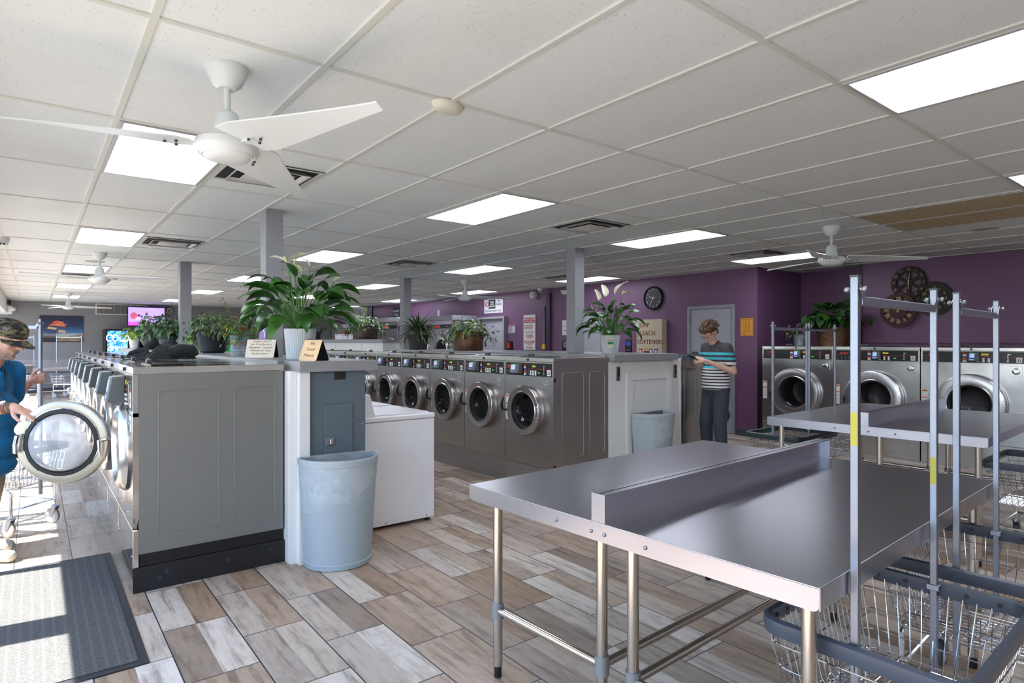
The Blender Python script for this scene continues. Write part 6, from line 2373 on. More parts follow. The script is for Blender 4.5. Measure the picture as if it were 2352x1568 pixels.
# return air grille
t = thing('air_grille', 'long white-framed air grille high on the far grey wall', 'air grille', (2.08, FY_, 2.42))
mb = MB()
mb.box(-0.65, 0.65, -0.02, -0.0005, 0.135, 0.16); mb.box(-0.65, 0.65, -0.02, -0.0005, -0.16, -0.135); mb.box(-0.65, -0.62, -0.02, -0.0005, -0.135, 0.135); mb.box(0.62, 0.65, -0.02, -0.0005, -0.135, 0.135)
mb.build('frame', M_FANW, t, bevel=0.003)
mb = MB()
for k in range(40): mb.box(-0.62 + k * 0.031, -0.62 + k * 0.031 + 0.018, -0.012, -0.004, -0.135, 0.135)
mb.build('louver', mat('louver_grey', (150, 148, 146), 0.6), t)
mb = MB(); mb.box(-0.62, 0.62, -0.004, -0.001, -0.135, 0.135); mb.build('backing', M_DGREY, t)
t = thing('bullet_camera', 'white round security camera right of the television', 'security camera', (3.34, FY_, 2.43))
mb = MB(); mb.lathe([(0.03, -0.001), (0.03, -0.05), (0.07, -0.06), (0.075, -0.12), (0.05, -0.14), (0, -0.14)], axis='y', n=22); mb.build('housing', M_FANW, t)
mb = MB(); mb.lathe([(0.035, -0.142), (0, -0.146)], axis='y', n=18); mb.build('lens', M_BLACK, t)
# speaker and camera in the far left corner
t = thing('corner_floodlight', 'black and white camera fitting in the far left ceiling corner', 'camera fitting', (-0.50, 20.6, 2.34))
mb = MB(); mb.box(-0.048, 0.03, -0.04, 0.04, 0.08, 0.20); mb.build('black_box', M_BLACK, t, bevel=0.004)
mb = MB(); mb.box(-0.048, 0.05, -0.05, 0.05, -0.16, 0.04); mb.build('white_box', M_FANW, t, bevel=0.006)
mb = MB(); mb.cyl((0.05, 0, -0.04), (0.10, -0.02, -0.04), 0.05, n=18); mb.build('lamp_head', M_FANW, t)

# ================================================================== wall dryers seen over the middle island
def dryer(y, z0, H_, w_, label, hi=False):
    t = thing('stack_dryer', label, 'dryer', (PURX - 0.72, y, 0), 0, 'dryers along the far purple wall')
    mb = MB(); mb.box(0, 0.70, 0, w_ - 0.006, 0.0, z0 + H_); mb.build('cabinet', M_DSTEEL if hi else M_LSTEEL, t, bevel=0.004)
    for (zc, nm) in ((z0 + H_ * 0.42, 0),):
        mb = MB(); mb.M = Matrix.Translation((0, w_ / 2, zc)); r = min(0.31, w_ * 0.42)
        door_ring(mb, r, r * 0.78, 0.04); d = mb.build('door', M_LSTEEL, t)
        mb = MB(); mb.M = Matrix.Translation((0, w_ / 2, zc)); mb.lathe([(r * 0.79, -0.012), (0.001, -0.014)], axis='x', n=32); mb.build('door_glass', M_BLACKGLOSS, d)
    mb = MB(); mb.box(-0.004, 0, 0.03, w_ - 0.03, z0 + H_ - 0.20, z0 + H_ - 0.10); cp = mb.build('control_panel', M_BLACK, t)
    mb = MB(); mb.box(-0.006, -0.004, w_ * 0.6, w_ * 0.9, z0 + H_ - 0.18, z0 + H_ - 0.12); mb.build('logo', M_RED, cp)
    return t


mb = MB(); mb.box(PURX - 0.75, PURX - 0.01, 12.45, 15.3, 1.98, 2.10); struct(mb.build('trim_9', M_GREYTRIM, label='grey frame over the dryers'))
mb = MB(); mb.box(PURX - 0.75, PURX - 0.01, 15.3, 17.2, 2.02, 2.14); mb.box(PURX - 0.75, PURX - 0.01, 17.2, 19.3, 1.90, 2.02); struct(mb.build('trim_10', M_GREYTRIM, label='stepped grey frame over the far dryers'))
for k in range(3):
    dryer(12.5 + k * 0.93, 0.75, 1.23, 0.93, 'steel wall dryer under the grey frame, %s from the recessed door' % ORDN[k], True)
for k in range(2):
    dryer(15.32 + k * 0.93, 0.75, 1.27, 0.93, 'tall steel wall dryer behind the far post, %s one' % ('nearer', 'farther')[k])
for k in range(3):
    dryer(17.22 + k * 0.69, 0.85, 1.04, 0.69, 'far steel wall dryer behind the dark boiler planter, %s in line' % ORDN[k])

# ================================================================== small things on the counters and machines
def tent(label, loc, rot, lines, w_, h_, size, step, m, shear=0.2, name='table_tent', lz=0.0):
    """A-frame card: front face leans back; local front faces -Y"""
    t = thing(name, label, 'sign', loc, rot)
    dp = h_ * 0.42
    th = 0.003
    mb = MB()
    pts = rrect(-w_ / 2, w_ / 2, 0, math.hypot(h_, dp), 0.012, 4)
    a = math.atan2(dp, h_)
    M = Matrix.Translation((0, -dp, 0)) @ Matrix.Rotation(-a, 4, 'X')
    mb.M = M
    mb.prism(pts, 0, th, axis='y')
    mb.build('front_card', m, t)
    mb = MB(); mb.M = M
    z = math.hypot(h_, dp) * 0.80 - lz
    for s_ in lines:
        put_text(mb, s_, (0, -0.001, z), size, 0, depth=0.0004, shear=shear, space=1.15)
        z -= step
    mb.build('lettering', mat('engraved_brown', (104, 82, 66), 0.7), t)
    mb = MB()
    M2 = Matrix.Translation((0, dp, 0)) @ Matrix.Rotation(a, 4, 'X')
    mb.M = M2
    mb.prism(pts, -th, 0, axis='y')
    mb.build('back_card', M_BLACK, t)
    # side gussets keep it standing
    return t


M_TAN = mat('tan_card', (224, 190, 150), 0.6, var=0.03, vs=3, stretch=(1, 1, 12))
M_IVORY = mat('ivory_card', (228, 218, 200), 0.6, var=0.02)
tent('tan folded card reading no food please beside the large peace lily', (1.50, 4.105, 1.33), YAW - PI / 2 - 0.50, ['No', 'Food', 'Please'], 0.165, 0.145, 0.032, 0.043, M_TAN)
tent('ivory folded card listing items not to wash behind the mirror-fronted washers', (1.47, 5.20, 1.33), YAW - PI / 2 + 0.05, ['Single Loads', 'No Comforters', 'Blankets Carpets', 'Pillows or Any', 'Bulky Items'], 0.23, 0.15, 0.023, 0.027, M_IVORY, lz=-0.012)
# purple poster on the post
t = thing('purple_flyer', 'purple flyer with white ovals taped to the grey post', 'flyer', (1.548, 5.45, 1.62))
mb = MB(); mb.box(-0.0025, -0.0005, -0.09, 0.10, -0.14, 0.14); mb.build('sheet', mat('flyer_purple', (138, 112, 190), 0.5, var=0.1, vs=8), t)
for k in range(5):
    mb = MB(); mb.M = Matrix.Translation((-0.0026, 0.065 - 0.033 * k, 0.09 - 0.048 * k)) @ Matrix.Diagonal((1, 0.6, 1.3, 1))
    mb.lathe([(0.022, -0.0004), (0.001, -0.0006)], axis='x', n=18); mb.build('white_oval', M_PAPER, t)
mb = MB(); put_text(mb, 'Relax\nProtect', (-0.0032, 0.055, -0.075), 0.026, FX, depth=0.0003); mb.build('lettering', mat('flyer_orange', (226, 120, 80), 0.6), t)

# black jacket on the first washers
def jacket():
    r_ = random.Random(12)
    t = thing('black_jacket', 'crumpled black jacket lying on top of the mirror-fronted washers', 'jacket', (0.82, 5.56, 1.32), -0.62)
    nx, ny = 60, 34
    vs = []
    for top in (1, 0):
        for i in range(nx + 1):
            for j in range(ny + 1):
                u, v = i / nx * 2 - 1, j / ny * 2 - 1
                env = max(0, 1 - abs(u) ** 2.6) ** 0.5 * max(0, 1 - abs(v) ** 3) ** 0.55
                prof = 0.060 + 0.03 * math.sin(u * 2.2 + 0.4) + 0.030 * math.exp(-((u - 0.1) / 0.25) ** 2)
                wr = 0.034 * mnoise.noise(Vector((u * 3.5 + v * 2, v * 3.0, 3))) + 0.034 * abs(mnoise.noise(Vector((u * 8 - v * 5, v * 4, 9))))
                z = env * (prof + wr) if top else 0.002
                k = 1 + 0.05 * mnoise.noise(Vector((u * 3, v * 3, 5)))
                vs.append((u * 0.215 * k, v * 0.13 * (0.75 + 0.25 * math.cos(u * 2)) * k, z))
    N = (nx + 1) * (ny + 1)
    fs = []
    for i in range(nx):
        for j in range(ny):
            a = i * (ny + 1) + j
            fs.append((a, a + ny + 1, a + ny + 2, a + 1))
            fs.append((N + a, N + a + 1, N + a + ny + 2, N + a + ny + 1))
    for i in range(nx):
        for e in (0, ny):
            a = i * (ny + 1) + e
            fs.append((a, a + ny + 1, N + a + ny + 1, N + a))
    mb = MB(); mb.add(vs, fs, True)
    m = mat('black_fabric', (20, 22, 25), 0.85, bump=0.3, bs=90, sheen=0.15)
    mb.build('body', m, t)
    # sleeve / hood loop at the left
    mb = MB()
    pts = [(-0.12, -0.02, 0.06), (-0.18, -0.03, 0.065), (-0.235, -0.04, 0.045), (-0.255, -0.045, 0.02), (-0.22, -0.06, 0.018), (-0.16, -0.07, 0.025), (-0.1, -0.06, 0.04)]
    mb.tube(pts, [0.03, 0.026, 0.022, 0.018, 0.016, 0.018, 0.024], n=10)
    mb.build('sleeve', m, t)
    mb = MB()
    mb.tube([(0.10, -0.10, 0.05), (0.17, -0.08, 0.075), (0.225, -0.02, 0.07), (0.215, 0.06, 0.05)], [0.045, 0.05, 0.045, 0.03], n=12)
    mb.build('collar', m, t)
    mb = MB(); mb.tube([(-0.06, -0.13, 0.012), (-0.05, -0.14, 0.004), (-0.03, -0.155, 0.004)], 0.004, n=6); mb.build('zip_pull', M_CHROME, t)


jacket()
# grey bin lid pieces on the counter between

# ================================================================== people
def apply_mods(o):
    dg = bpy.context.evaluated_depsgraph_get()
    dg.update()
    me = bpy.data.meshes.new_from_object(o.evaluated_get(dg))
    old = o.data
    o.modifiers.clear()
    o.data = me
    bpy.data.meshes.remove(old)
    for p in me.polygons: p.use_smooth = True
    return o


def flesh(name, parts, m, parent, voxel=0.006, smooth=6, factor=0.5):
    """continuous surface grown over tapered capsules and ellipsoids.
    parts: ('c', p0, p1, r0, r1) or ('e', centre, (rx, ry, rz), rot) """
    mb = MB()
    for q in parts:
        if q[0] == 'c':
            p0, p1, r0, r1 = Vector(q[1]), Vector(q[2]), q[3], q[4]
            mb.cyl(p0, p1, r0, r1, n=16)
            mb.ball(p0, r0 * 0.995, 16, 10)
            mb.ball(p1, r1 * 0.995, 16, 10)
        else:
            c, r = Vector(q[1]), q[2]
            R = Euler(q[3] if len(q) > 3 else (0, 0, 0)).to_matrix().to_4x4()
            sv = mb.M
            mb.M = Matrix.Translation(c) @ R @ Matrix.Diagonal((r[0], r[1], r[2], 1))
            mb.ball((0, 0, 0), 1.0, 22, 14)
            mb.M = sv
    me = bpy.data.meshes.new(name)
    me.from_pydata(mb.v, [], mb.f)
    bm = bmesh.new(); bm.from_mesh(me); bmesh.ops.recalc_face_normals(bm, faces=bm.faces); bm.to_mesh(me); bm.free()
    me.materials.append(m)
    o = bpy.data.objects.new(name, me)
    COL.objects.link(o)
    r = o.modifiers.new('r', 'REMESH'); r.mode = 'VOXEL'; r.voxel_size = voxel
    if smooth:
        s = o.modifiers.new('s', 'SMOOTH'); s.factor = factor; s.iterations = smooth
    apply_mods(o)
    o.data.materials.clear(); o.data.materials.append(m)
    if parent is not None: o.parent = parent
    return o


def hand_parts(wrist, d, nrm, side, curl=0.5, spread=0.10, size=1.0, curls=None, thumb=None):
    """wrist point, forearm direction d, nrm = back-of-hand normal, side = +1 thumb towards cross(d,nrm)"""
    d = Vector(d).normalized(); nrm = Vector(nrm); nrm = (nrm - d * nrm.dot(d)).normalized()
    lat = d.cross(nrm).normalized() * side
    w = Vector(wrist)
    S_ = size
    out = [('c', w, w + d * 0.035 * S_, 0.026 * S_, 0.030 * S_)]
    palm_c = w + d * 0.055 * S_
    for k in (-1.2, -0.4, 0.4, 1.2):
        out.append(('c', w + d * 0.015 * S_ + lat * k * 0.012 * S_, w + d * 0.088 * S_ + lat * k * 0.0185 * S_, 0.015 * S_, 0.0118 * S_))
    lens = [(0.040, 0.026, 0.021), (0.045, 0.030, 0.023), (0.042, 0.028, 0.022), (0.032, 0.021, 0.019)]
    for i, k in enumerate((1.25, 0.42, -0.42, -1.25)):
        c = curls[i] if curls else curl
        p = w + d * 0.090 * S_ + lat * k * 0.0185 * S_
        dd = (d + lat * k * spread).normalized()
        ax = dd.cross(nrm).normalized()
        r = 0.0095 * S_
        for j, L in enumerate(lens[i]):
            rot = Matrix.Rotation(-c * (0.55 if j == 0 else 0.85), 3, ax)
            dd = (rot @ dd).normalized()
            q = p + dd * L * S_
            out.append(('c', p, q, r, r * 0.90))
            p = q; r *= 0.90
    tc = thumb if thumb is not None else curl
    p = w + d * 0.028 * S_ + lat * 0.024 * S_
    dd = (d * 0.72 + lat * 0.70 - nrm * 0.30).normalized()
    out.append(('c', w + d * 0.02 * S_ + lat * 0.012 * S_, p + dd * 0.02 * S_, 0.016 * S_, 0.0145 * S_))
    q = p + dd * 0.042 * S_
    out.append(('c', p, q, 0.0145 * S_, 0.0115 * S_))
    dd = (dd + d * 0.55 - lat * 0.25 * (1 + tc) - nrm * 0.25 * tc).normalized()
    q2 = q + dd * 0.034 * S_
    out.append(('c', q, q2, 0.0115 * S_, 0.0105 * S_))
    dd = (dd + d * 0.3 - nrm * 0.3 * tc).normalized()
    out.append(('c', q2, q2 + dd * 0.026 * S_, 0.0105 * S_, 0.0088 * S_))
    return out


def head_parts(c, yaw, pitch, s=1.0):
    """c head centre; looks along local +x rotated by yaw then pitched down"""
    R = Matrix.Rotation(yaw, 3, 'Z') @ Matrix.Rotation(pitch, 3, 'Y')
    def T(p): return Vector(c) + R @ (Vector(p) * s)
    e = R.to_euler()
    P = [('e', T((-0.012, 0, 0.028)), (0.096 * s, 0.076 * s, 0.090 * s), e),
         ('e', T((0.022, 0, -0.022)), (0.066 * s, 0.062 * s, 0.082 * s), e),
         ('e', T((0.035, 0, -0.075)), (0.040 * s, 0.042 * s, 0.034 * s), e),
         ('e', T((0.064, 0, -0.092)), (0.018 * s, 0.020 * s, 0.015 * s), e),
         ('c', T((0.078, 0, 0.018)), T((0.104, 0, -0.018)), 0.008 * s, 0.0125 * s),
         ('e', T((0.094, 0.011, -0.022)), (0.009 * s, 0.008 * s, 0.007 * s), e), ('e', T((0.094, -0.011, -0.022)), (0.009 * s, 0.008 * s, 0.007 * s), e),
         ('c', T((0.078, 0.014, -0.052)), T((0.078, -0.014, -0.052)), 0.009 * s, 0.009 * s),
         ('c', T((0.078, 0.012, -0.061)), T((0.078, -0.012, -0.061)), 0.009 * s, 0.009 * s),
         ('c', T((0.076, 0.040, 0.030)), T((0.084, 0.012, 0.028)), 0.010 * s, 0.010 * s), ('c', T((0.076, -0.040, 0.030)), T((0.084, -0.012, 0.028)), 0.010 * s, 0.010 * s),
         ('e', T((0.052, 0.042, -0.02)), (0.024 * s, 0.018 * s, 0.024 * s), e), ('e', T((0.052, -0.042, -0.02)), (0.024 * s, 0.018 * s, 0.024 * s), e)]
    for sg in (-1, 1):
        P.append(('e', T((-0.012, sg * 0.076, -0.005)), (0.016 * s, 0.009 * s, 0.030 * s), e))
        P.append(('e', T((-0.006, sg * 0.080, 0.012)), (0.016 * s, 0.008 * s, 0.013 * s), e))
    return P, T, R, e


M_SKIN = mat('skin', (208, 160, 140), 0.5, var=0.07, vs=18, sss=0.08)
M_SKIN2 = mat('skin_fair', (214, 174, 156), 0.5, var=0.05, vs=18, sss=0.08)


def face_bits(T, R, par, s=1.0, eye=(70, 60, 50), lid=True, skin=None):
    for sg in (-1, 1):
        mb = MB(); mb.ball(T((0.072, sg * 0.030, 0.012)), 0.0125 * s, 14, 9); ev = mb.build('eye', mat('eye_white', (226, 220, 214), 0.3), par)
        mb = MB(); mb.ball(T((0.0805, sg * 0.030, 0.008)), 0.0062 * s, 10, 7); mb.build('iris', mat('iris', eye, 0.25), ev)
        if lid:
            mb = MB(); mb.ball(T((0.0722, sg * 0.030, 0.0155)), 0.0134 * s, 14, 9, sc=(1, 1, 0.75)); mb.build('eyelid', skin, ev)
    mb = MB(); mb.tube([T((0.083, 0.019, -0.0565)), T((0.0885, 0, -0.0565)), T((0.083, -0.019, -0.0565))], [0.001, 0.0022 * s, 0.001], n=6); mb.build('mouth_line', mat('lip_line', (132, 72, 66), 0.6), par)


# ---------------------------------------------------------------- person with the striped shirt
def stripes():
    g = G('striped_jersey')
    o, x, y, z = g.xyz()
    # stripes follow rest height, dipping a little towards the front
    h = g.math('ADD', z, g.math('MULTIPLY', g.noise(o, 3.0, 1), 0.010))
    up = g.ramp(g.math('DIVIDE', g.math('SUBTRACT', h, 1.10), 0.40),
                [(0, (236, 234, 236)), (0.0, (60, 58, 66)), (0.16, (60, 58, 66)), (0.165, (70, 190, 208)), (0.215, (70, 190, 208)), (0.22, (66, 62, 70)), (0.265, (66, 62, 70)), (0.27, (226, 222, 228)), (0.335, (226, 222, 228)), (0.34, (66, 62, 70)), (0.40, (66, 62, 70)), (0.405, (70, 190, 208)), (0.465, (70, 190, 208)), (0.47, (66, 62, 70)), (0.53, (66, 62, 70)), (0.535, (70, 190, 208)), (0.60, (70, 190, 208)), (0.605, (74, 70, 78))], 'CONSTANT')
    lo = g.math('LESS_THAN', g.math('FRACT', g.math('DIVIDE', h, 0.0345)), 0.42)
    low = g.mix(lo, (232, 230, 234), (52, 46, 52))
    c = g.mix(g.math('LESS_THAN', h, 1.165), up, low)
    g.l(c, g.p.inputs['Base Color']); g.p.inputs['Roughness'].default_value = 0.85
    return g.m


def person_phone():
    fz = math.atan2(0.215, -0.974)
    t = thing('person', 'person with curly brown hair and striped shirt looking at a phone', 'person', (6.10, 4.03, 0), fz)
    hc = (0.095, 0, 1.565)
    hp, T, R, e = head_parts(hc, 0.0, 0.62)
    body = list(hp)
    body += [('c', (0.01, 0, 1.40), (0.065, 0, 1.49), 0.058, 0.054),
             ('e', (0.0, 0, 1.27), (0.105, 0.165, 0.17)), ('e', (0.03, 0, 1.06), (0.12, 0.155, 0.16)), ('e', (0.0, 0, 0.92), (0.115, 0.155, 0.12)),
             ('c', (0.0, -0.10, 1.385), (0.0, 0.10, 1.385), 0.06, 0.06)]
    # near arm = left (+y), far arm = right
    arms = {}
    for sg, el, wr in ((1, (-0.05, 0.235, 1.09), (0.235, 0.075, 1.225)), (-1, (-0.02, -0.22, 1.11), (0.23, -0.045, 1.17))):
        sh = (0.0, sg * 0.175, 1.385)
        body += [('c', sh, el, 0.052, 0.042), ('c', el, wr, 0.042, 0.027)]
        d = (Vector(wr) - Vector(el)).normalized()
        if sg > 0:
            body += hand_parts(wr, Vector((0.9, -0.30, 0.05)), Vector((0.25, 0.85, 0.45)), 1, curls=[0.9, 1.05, 1.1, 1.2], spread=0.05, thumb=0.7)
        else:
            body += hand_parts(wr, Vector((0.8, 0.35, 0.35)), Vector((0.35, -0.75, -0.5)), -1, curls=[0.8, 0.9, 1.0, 1.1], spread=0.05, thumb=0.6)
    legs = []
    for sg, kx, ax in ((1, 0.045, 0.0), (-1, 0.06, 0.03)):
        legs += [('c', (0.0, sg * 0.09, 0.90), (kx, sg * 0.105, 0.49), 0.088, 0.062), ('c', (kx, sg * 0.105, 0.49), (ax, sg * 0.11, 0.09), 0.060, 0.042)]
    body += legs
    b = flesh('body', body, M_SKIN2, t, voxel=0.0052, smooth=5)
    # shirt
    sh = [('e', (0.0, 0, 1.27), (0.118, 0.182, 0.19)), ('e', (0.035, 0, 1.06), (0.137, 0.172, 0.17)), ('c', (0.012, 0, 0.92), (0.03, 0, 1.0), 0.135, 0.15),
          ('e', (0.012, 0, 0.90), (0.150, 0.192, 0.10)), ('e', (0.0, 0, 0.98), (0.145, 0.190, 0.14)), ('c', (0.0, -0.12, 1.385), (0.0, 0.12, 1.385), 0.072, 0.072), ('c', (0.0, 0, 1.40), (0.025, 0, 1.435), 0.078, 0.066)]
    for sg, el in ((1, (-0.05, 0.235, 1.09)), (-1, (-0.02, -0.22, 1.11))):
        a = Vector((0.0, sg * 0.175, 1.385)); v = Vector(el) - a
        sh += [('c', a, a + v * 0.62, 0.070, 0.064)]
    s = flesh('shirt', sh, stripes(), t, voxel=0.008, smooth=8)
    # flatten the hem and open the sleeve ends
    for v in s.data.vertices:
        if v.co.z < 0.862: v.co.z = 0.862
    # trousers
    tr = [('e', (0.0, 0, 0.90), (0.128, 0.172, 0.13))]
    for sg, kx, ax in ((1, 0.045, 0.0), (-1, 0.06, 0.03)):
        tr += [('c', (0.0, sg * 0.088, 0.87), (kx, sg * 0.108, 0.50), 0.104, 0.082), ('c', (kx, sg * 0.108, 0.50), (ax, sg * 0.112, 0.13), 0.080, 0.062), ('c', (ax, sg * 0.112, 0.13), (ax, sg * 0.112, 0.10), 0.062, 0.058)]
        tr += [('e', (0.02, sg * 0.175, 0.60), (0.075, 0.022, 0.07))]
    tq = flesh('trousers', tr, mat('charcoal_cotton', (62, 66, 76), 0.9, var=0.12, vs=9, bump=0.25, bs=16), t, voxel=0.008, smooth=6)
    mb = MB()
    mb.tube([(0.10, 0.02, 0.852), (0.128, 0.03, 0.835), (0.125, 0.055, 0.822), (0.115, 0.06, 0.842)], 0.004, n=6)
    mb.build('drawstring', mat('string_grey', (90, 92, 100), 0.8), tq)
    for sg, ax in ((1, 0.0), (-1, 0.03)):
        P = [('c', (ax - 0.03, sg * 0.115, 0.045), (ax + 0.16, sg * 0.125, 0.035), 0.042, 0.034), ('c', (ax, sg * 0.112, 0.05), (ax, sg * 0.112, 0.10), 0.044, 0.045)]
        so = flesh('shoe', P, mat('shoe_dark', (44, 44, 50), 0.6), t, voxel=0.008, smooth=4)
        for v in so.data.vertices: v.co.z = max(0.002, v.co.z)
    # hair: many curls over the skull
    r_ = random.Random(5)
    hp2 = [('e', T((-0.025, 0, 0.060)), (0.100, 0.086, 0.080), e), ('e', T((0.02, 0, 0.090)), (0.070, 0.074, 0.045), e), ('e', T((-0.075, 0, 0.01)), (0.035, 0.066, 0.07), e)]
    for k in range(420):
        a = r_.uniform(0, 2 * PI); h = r_.uniform(-0.15, 1)
        x = -0.025 + 0.116 * math.cos(a) * math.sqrt(max(0, 1 - h * h)); y = 0.098 * math.sin(a) * math.sqrt(max(0, 1 - h * h)); z = 0.062 + 0.104 * h
        if x > 0.045 and z < 0.062: continue
        if abs(y) > 0.06 and z < 0.03 and x > -0.03: continue
        jj = r_.uniform(0.88, 1.06)
        p = T((x * jj, y * jj, 0.03 + (z - 0.03) * jj)); q = p + Vector((r_.uniform(-1, 1), r_.uniform(-1, 1), r_.uniform(-1, 1))) * 0.016
        hp2.append(('c', p, q, r_.uniform(0.007, 0.011), r_.uniform(0.005, 0.008)))
    for k in range(46):
        y = r_.uniform(-0.07, 0.07)
        p = T((r_.uniform(0.055, 0.092) - abs(y) * 0.25, y, r_.uniform(0.068, 0.115)))
        hp2.append(('c', p, p + Vector((r_.uniform(-.01, .01), r_.uniform(-.01, .01), r_.uniform(-.01, .01))), r_.uniform(0.009, 0.014), 0.008))
    flesh('hair', hp2, mat('curly_brown', (92, 68, 52), 0.7, var=0.45, vs=60, bump=0.5, bs=120), t, voxel=0.0038, smooth=0)
    face_bits(T, R, t, skin=M_SKIN2)
    # glasses
    gm = MB()
    for sg in (-1, 1):
        c = T((0.098, sg * 0.032, 0.006))
        pts = []
        for k in range(16):
            a = 2 * PI * k / 16
            pts.append(c + R @ Vector((0.003 * math.cos(a), 0.024 * math.cos(a), 0.019 * math.sin(a))))
        gm.tube(pts, 0.0022, n=6, closed=True)
        gm.tube([T((0.096, sg * 0.056, 0.014)), T((0.05, sg * 0.079, 0.014)), T((-0.01, sg * 0.083, 0.012))], 0.0020, n=6)
    gm.tube([T((0.099, 0.010, 0.010)), T((0.101, 0, 0.012)), T((0.099, -0.010, 0.010))], 0.002, n=6)
    gm.build('glasses', M_BLACK, t)
    return t


pp = person_phone()


def warp(root):
    for o in bpy.data.objects:
        q = o
        while q.parent is not None: q = q.parent
        if q is root and o.type == 'MESH':
            for v in o.data.vertices:
                z = v.co.z
                v.co.z = z * 1.067 if z < 0.862 else 0.92 + (z - 0.862) * 0.892
                v.co.x *= 0.92; v.co.y *= 0.92


# the phone he holds
fz = math.atan2(0.215, -0.974)
ph = thing('phone', 'black phone held in both hands by the striped-shirt person', 'phone', (6.10, 4.03, 0), fz)
mb = MB(); mb.M = Matrix.Translation((0.372, 0.010, 1.262)) @ Matrix.Rotation(-0.12, 4, 'Z') @ Matrix.Rotation(math.radians(-28), 4, 'Y')
mb.box(-0.072, 0.072, -0.036, 0.036, -0.005, 0.004); mb.build('case', M_BLACK, ph, bevel=0.004)
mb = MB(); mb.M = Matrix.Translation((0.372, 0.010, 1.262)) @ Matrix.Rotation(-0.12, 4, 'Z') @ Matrix.Rotation(math.radians(-28), 4, 'Y')
mb.box(-0.067, 0.067, -0.031, 0.031, 0.004, 0.0048); mb.build('screen', mat('phone_screen', (40, 44, 52), 0.1, emit=(90, 100, 120), es=0.3), ph)


warp(pp); warp(ph)

# ---------------------------------------------------------------- person with the camouflage cap
def camo():
    g = G('tiger_camouflage')
    o, x, y, z = g.xyz()
    v = g.comb(g.math('MULTIPLY', x, 14.0), g.math('MULTIPLY', y, 14.0), g.math('MULTIPLY', z, 34.0))
    n = g.noise(v, 1.0, 4, 0.55)
    c = g.ramp(n, [(0, (30, 30, 34)), (0.45, (30, 30, 34)), (0.455, (72, 70, 48)), (0.54, (72, 70, 48)), (0.545, (134, 118, 84)), (0.60, (134, 118, 84)), (0.605, (38, 38, 36))], 'CONSTANT')
    g.l(c, g.p.inputs['Base Color']); g.p.inputs['Roughness'].default_value = 0.9
    return g.m


